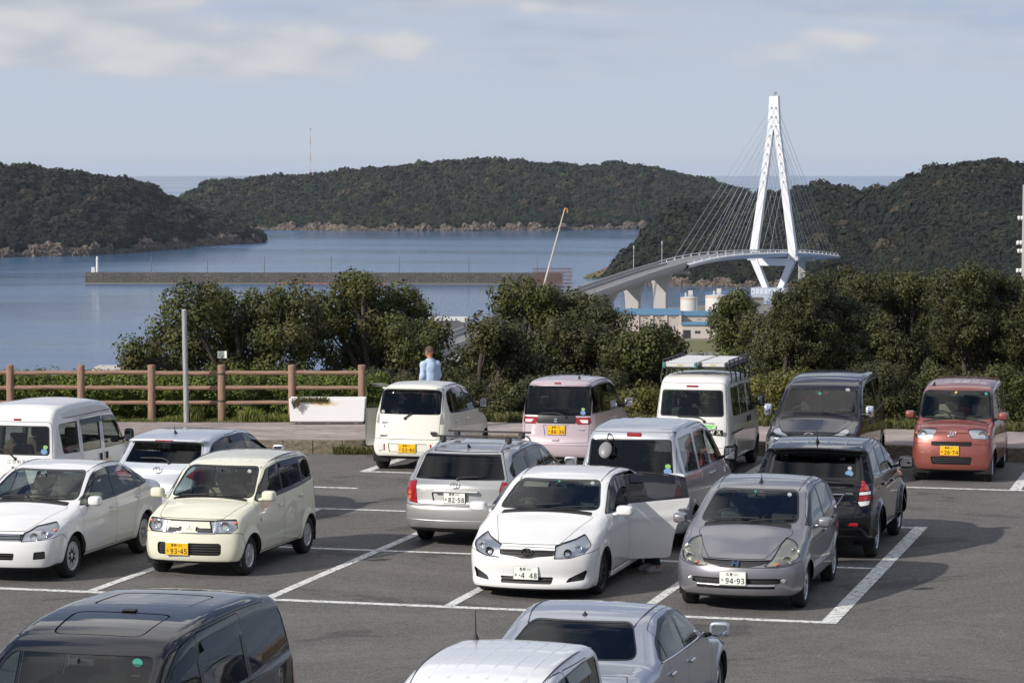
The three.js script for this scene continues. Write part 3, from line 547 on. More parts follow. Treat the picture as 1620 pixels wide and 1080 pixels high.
    const arc = new THREE.CylinderGeometry(Ra + 0.015, Ra + 0.015, 0.30, 28, 1, true, -Math.PI / 2 - 0.35, Math.PI + 0.7).rotateX(-Math.PI / 2).translate(a, S.Rt, sg * (W2 - 0.185));
    const disc = new THREE.CircleGeometry(Ra + 0.015, 28, -0.35, Math.PI + 0.7).translate(a, S.Rt, sg * (W2 - 0.33));
    mesh('wheel_arch', join(arc, disc), M.under, root);
  }
  // --- mirrors
  if (S.mir) for (const sg of [1, -1]) {
    const [s, y, w, h, mat] = S.mir, q = snapS(s, y - 0.03, sg), cz = q.z + sg * (0.05 + w / 2);
    const g = new THREE.SphereGeometry(1, 18, 14), p = g.attributes.position;
    for (let i = 0; i < p.count; i++) { let [x, yy, z] = [p.getX(i), p.getY(i), p.getZ(i)]; const e = (v, k) => Math.sign(v) * Math.abs(v) ** k; p.setXYZ(i, x > 0 ? e(x, 0.8) * 0.10 : e(x, 0.3) * 0.035, e(yy, 0.55) * h / 2, e(z, 0.55) * w / 2); }
    g.computeVertexNormals();
    const o = mesh('side_mirror', g.translate(q.x + 0.02, y + 0.03, cz), mat || S.paint, root);
    mesh('mirror_arm', bar(V(q.x, y - 0.04, q.z - sg * 0.02), V(q.x + 0.01, y - 0.0, cz - sg * w * 0.2), 0.026, 0.022), S.armMat || M.plastic, o);
    mesh('mirror_glass', rbox(0.006, h * 0.70, w * 0.74, 0.003, q.x - 0.017, y + 0.03, cz), M.mirror, o);
  }
  // --- wipers, antenna, plates, badges, roof channels
  if (S.wipers) for (const w of S.wipers) mesh('wiper', pipe(w.map(([z, y]) => { const q = snapF(y, z); return q.add(normalAt(q).multiplyScalar(0.022)); }), 0.011, 5), M.plastic, root);
  if (S.rearWiper) mesh('rear_wiper', join(pipe(S.rearWiper.map(([z, y]) => { const q = snapR(y, z); return q.add(normalAt(q).multiplyScalar(0.024)); }), 0.013, 5), new THREE.SphereGeometry(0.028, 8, 6).translate(...(() => { const q = snapR(S.rearWiper[0][1], S.rearWiper[0][0]); return [q.x - 0.012, q.y, q.z]; })())), M.plastic, made.tail || root);
  if (S.antenna) { const [s, z, len, lean] = S.antenna, q = snapT(s, z); mesh('antenna', join(bar(q.clone().add(V(0, -0.01, 0)), q.clone().add(V(-lean * 0.1, 0.05, 0)), 0.035, 0.012), bar(q.clone().add(V(-lean * 0.1, 0.04, 0)), q.clone().add(V(-lean * len, len, 0)), 0.008, 0.004, 5)), M.plastic, root); }
  if (S.ditch) for (const sg of [1, -1]) mesh('roof_channel', pipe(S.ditch.map(([s, z]) => snapT(s, z * sg).add(V(0, 0.001, 0))), 0.009, 5), M.trim, root);
  if (S.ribs) { const [s0, s1, zs] = S.ribs; for (const z of zs) { const g = pipe(Array.from({ length: 7 }, (_, i) => snapT(lerp(s0, s1, i / 6), z).add(V(0, -0.029, 0))), 0.033, 9); mesh('roof_rib', g, S.paint, root); } }
  const plate = (tex, y, z, rear, parent, lift = 0.015, tilt = 0) => {
    const q = (rear ? snapR : snapF)(y, z), dir = rear ? -1 : 1, g = new THREE.Group(); g.name = 'number_plate'; g.position.set(q.x + dir * lift, y, z); g.rotation.y = rear ? -Math.PI / 2 : Math.PI / 2; g.rotation.order = 'YXZ'; g.rotation.x = -tilt; parent.add(g);
    mesh('plate_face', new THREE.PlaneGeometry(0.33, 0.165).translate(0, 0, 0.0085), std(0xffffff, 0.4, { map: tex }), g); mesh('plate_frame', rbox(0.345, 0.18, 0.014, 0.006), S.plateFrame || M.silver, g);
  };
  if (S.plateF) plate(...S.plateF, false, made.fb || root, S.plateLift ?? 0.015);
  if (S.plateR) plate(...S.plateR, true, made.tail && S.plateR[1] > 0.6 ? made.tail : made.rb || root, S.plateLift ?? 0.012);
  if (S.emblem) for (const [kind, y, z, rear, scale, mat] of S.emblem) { const q = (rear ? snapR : snapF)(y, z), n = normalAt(q), g = EMBLEM[kind]().scale(scale, scale, scale).rotateY(rear ? -Math.PI / 2 : Math.PI / 2).rotateZ((rear ? 1 : -1) * -Math.asin(clamp(n.y, -0.9, 0.9))).translate(q.x + n.x * 0.006, q.y + n.y * 0.006, q.z); mesh('emblem', g, mat || M.chrome, root); }
  if (S.bits) S.bits({ root, made, snapF, snapR, snapS, snapT, normalAt, xs, W2, skin });
  // --- cabin
  const [c0, c1] = S.cabin, wI = W2 - 0.14, fy = S.floor, dashY = S.dashY ?? S.belt[0] - 0.02;
  mesh('dashboard', join(rbox(0.5, 0.34, wI * 1.96, 0.06, xs(c0 + 0.22), dashY - 0.2, 0), box(0.05, dashY - fy - 0.1, wI * 1.96, xs(c0 + 0.03), fy + (dashY - fy - 0.1) / 2, 0)), S.dashMat || M.dash, root);
  mesh('cabin_floor', box(c1 - c0 - 0.1, 0.03, wI * 1.96, xs((c0 + c1) / 2), fy, 0), M.under, root);
  const seat = (s, z, w, top) => { const hip = fy + (S.hip ?? 0.3); return join(rbox(0.5, 0.16, w, 0.06, xs(s - 0.05), hip, z, 3), rbox(0.14, top - hip - 0.14, w * 0.94, 0.06, 0, 0, 0, 3).rotateZ(0.2).translate(xs(s + 0.24), (hip + top - 0.14) / 2 + 0.04, z), rbox(0.09, 0.17, Math.min(0.27, w * 0.6), 0.04, xs(s + 0.31), top, z, 3), box(0.03, 0.1, 0.1, xs(s + 0.3), top - 0.1, z)); };
  const seatTop = S.seatTop ?? S.belt[0] + 0.18, fs = S.seatS ?? c0 + 1.05;
  for (const sg of [1, -1]) mesh('seat', seat(fs, sg * wI * 0.5, wI * 0.78, seatTop), S.seatMat, root);
  if (S.rearSeat) mesh('rear_seat', join(...[1, -1].map((sg) => seat(S.rearSeat, sg * wI * 0.48, wI * 0.92, seatTop - 0.03))), S.seatMat, root);
  const sw = new THREE.TorusGeometry(0.18, 0.016, 8, 28).rotateY(Math.PI / 2).rotateZ(-0.45).translate(xs(fs - 0.48), dashY + 0.0, wI * 0.5);
  mesh('steering_wheel', join(sw, rbox(0.05, 0.09, 0.14, 0.02, 0, 0, 0).rotateZ(-0.45).translate(xs(fs - 0.49), dashY, wI * 0.5), bar(V(xs(fs - 0.49), dashY - 0.02, wI * 0.5), V(xs(c0 + 0.3), dashY - 0.1, wI * 0.5), 0.03), rbox(0.02, 0.03, 0.33, 0.01).rotateZ(-0.45).translate(xs(fs - 0.485), dashY, wI * 0.5)), M.dash, root);
  if (S.ws) { const y = S.ws[S.ws.length - 1][1] - 0.09, q = snapF(y, 0); mesh('rear_view_mirror', join(rbox(0.03, 0.06, 0.24, 0.02, q.x - 0.12, y, 0), bar(V(q.x - 0.12, y, 0), V(q.x - 0.03, y + 0.05, 0), 0.012)), M.dash, root); }
  root.userData.made = null; delete root.userData.made;
  root.userData.tools = { snapF, snapR, snapS, snapT, xs, W2, halfWidth };
  return root;
}
const SLOT = 14.9 * Math.PI / 180;
// stand a car so that one of its tyres touches the ground where the photograph shows it; nose: 1 away from the camera, -1 towards it
function park(S, name, label, category, wheel, px, py, nose, yaw = 0, group = 'cars parked in the car park') {
  const root = makeCar(S), a = (nose > 0 ? Math.PI / 2 : -Math.PI / 2) - SLOT + yaw;
  const local = V((wheel[0] === 'F' ? 1 : -1) * S.wb / 2, 0, (wheel[1] === 'R' ? 1 : -1) * (S.W / 2 - 0.06)).applyAxisAngle(V(0, 1, 0), a), at = onLevel(px, py).sub(local);
  root.name = numbered(name); root.position.set(at.x, 0, at.z); root.rotation.y = a; delete root.userData.tools;
  root.traverse((o) => { if (o !== root) o.userData = {}; });
  tag(root, label, category, group); scene.add(root); return root;
}

// ---------------------------------------------------------------- the vehicles (side views in metres from the nose)
const WHITE = paint([0.74, 0.74, 0.735]), PEARL = paint([0.74, 0.74, 0.73]), IVORY = paint([0.71, 0.695, 0.555]), OFFWHITE = paint([0.76, 0.75, 0.66]), VANWHITE = paint([0.74, 0.73, 0.70]);
const SILVER = paint([0.50, 0.50, 0.485], { metal: 0.65, rough: 0.36 }), SILVER2 = paint([0.60, 0.62, 0.65], { metal: 0.55, rough: 0.36 }), SILVERBLUE = paint([0.40, 0.43, 0.49], { metal: 0.6, rough: 0.34 }), GREY = paint([0.25, 0.245, 0.265], { metal: 0.6, rough: 0.36 });
const BLACK = paint([0.006, 0.006, 0.008], { rough: 0.3 }), NAVY = paint([0.003, 0.003, 0.005], { rough: 0.3 }), PURPLE = paint([0.012, 0.008, 0.015]), PINK = paint([0.55, 0.45, 0.49], { metal: 0.25, rough: 0.38 }), COPPER = paint([0.27, 0.075, 0.060], { metal: 0.35, rough: 0.36 }), SNOW = paint([0.62, 0.65, 0.70], { metal: 0.35, rough: 0.36 });
const BIG = 9;
const doorsOf = (a, b, c, lo, hi, rearArch) => [
  [[a, lo], [a - 0.06, hi * 0.62], [a + 0.02, hi * 0.72], [a + 0.55, hi], [b, hi + 0.01], [b, lo]],
  [[b, lo], [b, hi + 0.01], [c, hi - 0.01], [c + 0.03, hi * 0.72], [rearArch + 0.05, hi * 0.5], [rearArch, hi * 0.36], [rearArch - 0.04, lo]],
];
// the drivers' mark, the emission discs and the inspection discs on the glass
const sticker = (q, n, r, m, parent, sx = 1) => mesh('sticker', new THREE.CylinderGeometry(r, r, 0.003, 18).rotateZ(Math.PI / 2).scale(1, 1, sx).translate(q.x + n * 0.012, q.y, q.z), m, parent);

const WHITESALOON = {
  saloon: true, hoodY: 0.72, L: 4.41, W: 1.695, H: 1.46, wb: 2.6, fo: 0.90, Rt: 0.30, style: 'cover8', rimMat: M.cover, paint: WHITE, k: 0.12, tumble: 22, cabinR: 0.10, cabin: [1.15, 3.75],
  sil: [[0.07, 0.19], [0, 0.40], [0.02, 0.60], [0.12, 0.73], [0.6, 0.88], [1.16, 0.985], [1.32, 1.06, 0.1], [1.95, 1.375, 0.2], [2.4, 1.455, 0.3], [2.95, 1.44, 0.3], [3.35, 1.345, 0.25], [3.88, 1.06, 0.1], [4.30, 1.035, 0.06], [4.39, 0.92], [4.41, 0.6], [4.36, 0.35], [4.25, 0.22]],
  belt: [0.93, 1.02], beltS: [1.2, 3.8], crease: [[0.80, 0.008, 0.1]],
  dlo: [[1.10, 0.955], [1.95, 1.34], [2.45, 1.385], [2.95, 1.365], [3.40, 1.22], [3.70, 1.055], [3.3, 1.01], [2.3, 0.965]],
  win: [[-BIG, -BIG, 2.34, 2.40], [2.42, 2.46, 3.20, 3.12], [3.24, 3.17, BIG, BIG]],
  doors: doorsOf(1.24, 2.38, 3.3, 0.30, 1.41, 3.05), handles: [[2.2, 0.84], [3.2, 0.88]],
  ws: [[0.70, 1.02], [0.56, 1.375]], hood: [[0.10, 0.40], [0.35, 0.48], [1.10, 0.64], [1.16, 0.62]], cowl: [[1.17, 0.61], [1.27, 0.6]],
  rg: [[0.60, 1.08], [0.50, 1.35]], clearRear: true, tail: [[0.66, 0.62], [0.68, 1.03]],
  lampF: [[[0.46, 0.585], [0.55, 0.70], [0.85, 0.775], [1.26, 0.815], [1.24, 0.74], [0.98, 0.635], [0.7, 0.595]]], bulbs: [[0.56, 0.645, 0.062], [0.67, 0.68, 0.05]], amberF: [[0.76, 0.72, 0.035]],
  lampR: [{ poly: [[0.45, 0.72], [0.5, 0.92], [1.05, 0.95], [1.1, 0.76]] }],
  fb: [[-0.3, 0.05], [-0.3, 0.595], [0.15, 0.60], [0.50, 0.66], [0.62, 0.60], [0.62, 0.05]], rb: [[4.8, 0.1], [4.8, 0.64], [4.2, 0.64], [3.9, 0.6], [3.9, 0.1]],
  cuts: [['grille', 'front', [[0.40, 0.585], [0.43, 0.685]], M.plastic, -0.02, { half: 1, slats: { y: [0.605, 0.635, 0.665], w: 0.38, mat: M.chrome } }],
    ['lower_grille', 'front', [[0.30, 0.335], [0.32, 0.43]], M.plastic, -0.03, { half: 1, from: 'fbump', slats: { y: [0.36, 0.40], w: 0.3 } }],
    ['fog_light_cover', 'fw', [[0.66, 0.34], [0.67, 0.445], [0.87, 0.455], [0.88, 0.35]], M.plastic, -0.015, { from: 'fbump', both: 1 }]],
  mir: [1.38, 0.99, 0.19, 0.14], wipers: [[[0.42, 1.035], [0.1, 1.06], [-0.22, 1.075]], [[-0.08, 1.03], [-0.35, 1.05], [-0.62, 1.06]]],
  visor: [[[1.35, 1.09], [1.95, 1.35], [2.3, 1.375], [2.4, 1.375]], [[2.46, 1.375], [2.95, 1.36], [3.2, 1.29]]], visorH: 0.07,
  ditch: [[1.98, 0.56], [2.4, 0.57], [2.9, 0.57], [3.35, 0.54]], lining: M.liningBeige, seatMat: M.seatBeige, rearSeat: 3.0, emblem: [['ovals', 0.66, 0, false, 0.9]],
};
const CREAMKEI = {
  hoodY: 0.825, L: 3.395, W: 1.475, H: 1.55, wb: 2.34, fo: 0.58, Rt: 0.275, style: 'steel', rimMat: M.alloy, paint: IVORY, k: 0.09, tumble: 11, bowF: 0.2, bowR: 0.1, cabin: [0.78, 3.2], tintFrom: 1, flare: 0.03, lens: M.lens,
  sil: [[0.05, 0.20], [0, 0.34], [0.01, 0.56], [0.05, 0.72], [0.12, 0.86, 0.08], [0.45, 0.955], [0.80, 1.02, 0.05], [1.38, 1.445, 0.14], [1.85, 1.535, 0.3], [2.6, 1.55, 0.3], [3.10, 1.515, 0.2], [3.24, 1.44], [3.34, 1.0], [3.395, 0.62], [3.37, 0.3], [3.28, 0.22]],
  belt: [0.95, 1.05], beltS: [0.8, 3.2], shoulder: 0.015,
  dlo: [[0.86, 0.985], [0.98, 1.10], [1.42, 1.40], [1.9, 1.455], [2.6, 1.46], [3.05, 1.43], [3.15, 1.30], [3.18, 1.08], [2.6, 1.04], [1.7, 1.0]],
  win: [[-BIG, -BIG, 1.84, 1.84], [1.90, 1.90, 2.68, 2.64], [2.74, 2.70, BIG, BIG]],
  doors: doorsOf(0.86, 1.87, 2.72, 0.29, 1.485, 2.58), handles: [[1.7, 0.86], [2.58, 0.90]],
  ws: [[0.63, 1.035], [0.54, 1.435]], hood: [[0.06, 0.36], [0.2, 0.49], [0.78, 0.60], [0.82, 0.57]], cowl: [[0.825, 0.56], [0.87, 0.56]], rg: [[0.56, 1.08], [0.52, 1.42]], tail: [[0.60, 0.55], [0.62, 1.0], [0.56, 1.46]],
  lampF: [[[0.385, 0.63], [0.385, 0.80], [0.62, 0.815], [0.86, 0.815], [0.86, 0.70], [0.72, 0.635]]], bulbs: [[0.50, 0.725, 0.068]], amberF: [[0.625, 0.765, 0.035]],
  lampR: [{ poly: [[0.62, 0.72], [0.62, 1.05], [0.85, 1.05], [0.85, 0.72]] }],
  fb: [[-0.3, 0.05], [-0.3, 0.625], [0.2, 0.63], [0.30, 0.60], [0.31, 0.05]], rb: [[3.8, 0.1], [3.8, 0.56], [3.2, 0.56], [3.15, 0.1]],
  cuts: [['grille', 'front', [[0.375, 0.785], [0.375, 0.808]], M.plastic, -0.02, { half: 1, t: 0.012, r: 0.008 }],
    ['grille', 'front', [[0.0, 0.672], [0.10, 0.668], [0.15, 0.642], [0.36, 0.642], [0.365, 0.70], [0.17, 0.70], [0.11, 0.722], [0.0, 0.724]].slice(1, 7), M.plastic, -0.02, { both: 1, t: 0.012, r: 0.012 }],
    ['lower_grille', 'front', [[0.47, 0.325, 0.05], [0.475, 0.495, 0.05]], M.plastic, -0.03, { half: 1, from: 'fbump', slats: { y: [0.35, 0.385, 0.42, 0.455], w: 0.44, r: 0.007 } }]],
  mir: [0.98, 1.04, 0.20, 0.15], armMat: IVORY, wipers: [[[0.42, 1.04], [0.1, 1.06], [-0.16, 1.075]], [[-0.12, 1.04], [-0.36, 1.06], [-0.58, 1.07]]],
  visor: [[[1.05, 1.14], [1.42, 1.39], [1.8, 1.445]], [[1.9, 1.45], [2.3, 1.455], [2.62, 1.45]]], visorH: 0.08, visorMat: phys([0.05, 0.05, 0.055], 0.08, { transmission: 0.6, thickness: 0 }),
  ditch: [[1.40, 0.545], [1.9, 0.56], [2.6, 0.56], [3.1, 0.54]], ribs: [1.6, 3.0, [-0.3, -0.15, 0, 0.15, 0.3]], lining: M.liningBeige, seatMat: M.seatBeige, rearSeat: 2.55, dashY: 0.99, plateF: [plateTex(['shima', 'ne'], '580', 'e', '93-45', true), 0.41, 0.155], emblem: [['diamonds', 0.70, 0, false, 0.72]],
  bits: ({ root, snapF, snapS }) => {
    mesh('grille_surround', join(pipe([-0.37, -0.2, 0, 0.2, 0.37].map((z) => snapF(0.633, z).add(V(0.006, 0, 0))), 0.011, 6), ...[1, -1].map((sg) => bar(snapF(0.633, sg * 0.37).add(V(0.006, 0, 0)), snapF(0.79, sg * 0.378).add(V(0.006, 0, 0)), 0.009))), M.chrome, root);
    for (const sg of [1, -1]) { const q = snapS(0.93, 0.74, sg); mesh('side_marker', new THREE.SphereGeometry(0.03, 10, 8).scale(1, 0.9, 0.35).translate(q.x, q.y, q.z), M.amber, root); }
    sticker(snapF(1.37, -0.42), 1, 0.03, M.whiteSticker, root);
  },
};
const GREYHATCH = {
  hoodY: 0.69, L: 3.83, W: 1.675, H: 1.525, wb: 2.45, fo: 0.78, Rt: 0.29, style: 'alloy7', rimMat: M.alloy, paint: GREY, k: 0.11, tumble: 19, bowF: 0.36, bowR: 0.16, cabin: [0.95, 3.4], tintFrom: 1, lens: M.oldLens, bowTop: 0.5,
  sil: [[0.06, 0.19], [0, 0.34], [0.0, 0.54], [0.05, 0.64], [0.14, 0.725], [0.45, 0.885, 0.15], [0.90, 1.03, 0.1], [1.10, 1.135], [1.72, 1.425, 0.2], [2.2, 1.515, 0.3], [2.8, 1.515, 0.3], [3.3, 1.445, 0.2], [3.50, 1.34], [3.70, 1.02], [3.79, 0.9], [3.83, 0.58], [3.79, 0.32], [3.70, 0.22]],
  belt: [0.98, 1.05], beltS: [1.0, 3.4], crease: [[0.86, 0.012, 0.08]],
  dlo: [[1.02, 1.02], [1.74, 1.365], [2.25, 1.44], [2.8, 1.435], [3.25, 1.34], [3.42, 1.16], [3.0, 1.07], [2.0, 1.0]],
  win: [[1.36, 1.36, 2.16, 2.20], [2.22, 2.26, 3.02, 2.98], [-BIG, -BIG, 1.31, 1.31]],
  doors: doorsOf(1.10, 2.19, 3.0, 0.28, 1.455, 2.82), handles: [[2.0, 0.86], [2.95, 0.93]],
  ws: [[0.66, 1.05], [0.55, 1.415]], hood: [[0.10, 0.34], [0.30, 0.44], [0.80, 0.62], [0.90, 0.60]], cowl: [[0.905, 0.58], [1.00, 0.57]], rg: [[0.54, 1.08], [0.50, 1.36]], tail: [[0.58, 0.52], [0.62, 1.0], [0.52, 1.40]],
  lampF: [[[0.43, 0.605], [0.62, 0.595], [0.98, 0.645], [1.18, 0.72], [1.27, 0.87], [1.18, 0.915], [0.98, 0.855], [0.72, 0.74]]], bulbs: [[0.63, 0.67, 0.062], [0.70, 0.76, 0.055]], amberF: [[0.52, 0.625, 0.035]],
  lampR: [{ poly: [[0.62, 0.85], [0.62, 1.1], [1.0, 1.2], [1.0, 0.88]] }],
  fb: [[-0.3, 0.05], [-0.3, 0.59], [0.15, 0.59], [0.42, 0.66], [0.47, 0.05]], rb: [[4.1, 0.1], [4.1, 0.52], [3.6, 0.52], [3.35, 0.5], [3.35, 0.1]],
  cuts: [['grille', 'front', [[0.14, 0.585], [0.34, 0.622], [0.47, 0.668], [0.44, 0.682], [0.2, 0.678]], M.plastic, -0.02, { half: 1, t: 0.012, r: 0.015 }],
    ['lower_grille', 'front', [[0.56, 0.385], [0.60, 0.44], [0.52, 0.455]], M.plastic, -0.035, { half: 1, from: 'fbump' }],
    ['lower_grille', 'front', [[0.50, 0.318], [0.51, 0.348]], M.plastic, -0.02, { half: 1, from: 'fbump', t: 0.012, r: 0.01 }]],
  mir: [1.30, 1.02, 0.19, 0.135], armMat: GREY, wipers: [[[0.45, 1.07], [0.15, 1.09], [-0.14, 1.09]], [[-0.02, 1.06], [-0.32, 1.08], [-0.58, 1.085]]],
  ditch: [[1.75, 0.545], [2.2, 0.565], [2.8, 0.565], [3.35, 0.54]], antenna: [1.95, 0, 0.12, 0.3], rearSeat: 2.75, dashY: 1.0, plateF: [plateTex(['hiro', 'shima'], '502', 'chi', '94-93', false), 0.455, 0.02], plateFrame: M.whiteSticker, emblem: [['bars', 0.635, 0, false, 1.1]],
  bits: ({ root, snapF }) => { mesh('lower_garnish', pipe([-0.5, -0.25, 0, 0.25, 0.5].map((z) => snapF(0.362, z)), 0.012, 6), M.alloy, root); for (const sg of [1, -1]) mesh('bumper_corner', rbox(0.05, 0.06, 0.07, 0.02).rotateX(sg * 0.5).translate(snapF(0.42, sg * 0.60).x - 0.02, 0.42, sg * 0.60), M.silver, root); sticker(snapF(1.385, 0.02), 1, 0.018, M.tealSticker, root); sticker(snapF(1.36, -0.44), 1, 0.028, M.whiteSticker, root); },
};
const WHITEHATCH = {
  hoodY: 0.73, L: 4.22, W: 1.76, H: 1.515, wb: 2.6, fo: 0.86, Rt: 0.305, style: 'low', rimMat: M.darkAlloy, paint: PEARL, k: 0.12, tumble: 20, bowF: 0.34, bowR: 0.2, cabin: [1.12, 3.85], tintFrom: 1, tuck: 0.03, arch: 0.03, bowTop: 0.5,
  sil: [[0.06, 0.12], [0, 0.17], [0, 0.24], [0.05, 0.30], [0.01, 0.46], [0.03, 0.62], [0.14, 0.745], [0.6, 0.92, 0.2], [1.10, 1.04, 0.1], [1.28, 1.115], [1.88, 1.405, 0.2], [2.35, 1.49, 0.3], [2.85, 1.505, 0.3], [3.4, 1.45, 0.2], [3.72, 1.37], [3.94, 1.05], [4.12, 0.92], [4.22, 0.62], [4.16, 0.3], [4.05, 0.16]],
  belt: [0.985, 1.07], beltS: [1.2, 3.8], crease: [[0.84, 0.012, 0.08]],
  dlo: [[1.14, 1.02], [1.28, 1.11], [1.90, 1.385], [2.4, 1.445], [2.9, 1.44], [3.35, 1.345], [3.66, 1.15], [3.3, 1.085], [2.3, 1.03]],
  win: [[-BIG, -BIG, 2.33, 2.37], [2.40, 2.44, 3.22, 3.14], [3.27, 3.18, BIG, BIG]],
  doors: doorsOf(1.22, 2.36, 3.26, 0.26, 1.425, 3.04), handles: [[2.15, 0.89, 'chrome'], [3.18, 0.93, 'chrome']],
  open: { side: -1, door: 1, s: 2.39, turn: -1.02 },
  ws: [[0.71, 1.065], [0.575, 1.405]], hood: [[0.10, 0.38], [0.30, 0.45], [1.04, 0.66], [1.10, 0.64]], cowl: [[1.105, 0.63], [1.20, 0.62]], rg: [[0.56, 1.08], [0.50, 1.36]], tail: [[0.60, 0.55], [0.64, 1.0], [0.54, 1.4]],
  lampF: [[[0.42, 0.555], [0.50, 0.715], [0.66, 0.75], [0.95, 0.79], [1.19, 0.835], [1.16, 0.71], [0.93, 0.605], [0.68, 0.56]]], bulbs: [[0.53, 0.625, 0.055, M.darkAlloy], [0.65, 0.68, 0.05]],
  lampR: [{ poly: [[0.62, 0.78], [0.62, 1.0], [1.05, 1.05], [1.05, 0.82]] }],
  fb: [[-0.3, 0.05], [-0.3, 0.69], [0.12, 0.70], [0.18, 0.60], [0.55, 0.66], [0.56, 0.05]], rb: [[4.6, 0.1], [4.6, 0.56], [4.0, 0.56], [3.75, 0.5], [3.75, 0.1]],
  cuts: [['grille', 'front', [[0.06, 0.555], [0.14, 0.575], [0.37, 0.595], [0.40, 0.66], [0.2, 0.665]], M.plastic, -0.02, { half: 1, from: 'fbump', t: 0.014, slats: { y: [0.61, 0.64], w: 0.34, r: 0.005 } }],
    ['lower_grille', 'front', [[0.34, 0.225], [0.36, 0.315]], M.plastic, -0.03, { half: 1, from: 'fbump', slats: { y: [0.27], w: 0.33 } }],
    ['fog_light_recess', 'fw', [[0.60, 0.245], [0.68, 0.30], [0.98, 0.40], [1.02, 0.38], [0.95, 0.27]], M.plastic, -0.03, { from: 'fbump', both: 1 }]],
  mir: [1.42, 1.03, 0.24, 0.14], armMat: PEARL, wipers: [[[0.5, 1.08], [0.15, 1.10], [-0.16, 1.12]], [[-0.06, 1.07], [-0.35, 1.09], [-0.64, 1.095]]],
  visor: [[[1.45, 1.17], [1.90, 1.365], [2.3, 1.415]], [[2.44, 1.42], [2.8, 1.42], [3.1, 1.38]]], visorMat: phys([0.05, 0.05, 0.055], 0.08, { transmission: 0.6, thickness: 0 }),
  ditch: [[1.92, 0.57], [2.4, 0.585], [2.9, 0.585], [3.5, 0.55]], rearSeat: 3.05, dashY: 1.0, plateF: [plateTex(['shima', 'ne'], '300', 'nu', '.4 48', false), 0.365, 0.0], emblem: [['ovals', 0.635, 0, false, 1.25, M.trim]],
  bits: ({ root, snapF, snapT, snapS, xs, W2 }) => {
    mesh('shark_fin', new THREE.ConeGeometry(0.06, 0.09, 12).scale(1.3, 1, 0.5).translate(xs(3.45), snapT(3.45, 0).y + 0.03, 0), PEARL, root);
    for (const sg of [1, -1]) { mesh('side_skirt', rbox(1.7, 0.07, 0.05, 0.02, xs(2.16), 0.21, sg * (W2 - 0.035)), PEARL, root); const q = snapF(0.30, sg * 0.62); mesh('fog_light', new THREE.CylinderGeometry(0.045, 0.045, 0.03, 18).rotateZ(Math.PI / 2).translate(q.x - 0.02, 0.305, sg * 0.62), M.lens, root); }
    mesh('sun_visor', rbox(0.02, 0.12, 0.36, 0.01, 0, 0, 0).rotateZ(0.9).translate(snapF(1.35, 0).x - 0.14, 1.33, 0.34), M.liningBeige, root);
    sticker(snapF(1.38, 0.0), 1, 0.018, M.tealSticker, root); sticker(snapF(1.365, -0.47), 1, 0.028, M.whiteSticker, root);
  },
};
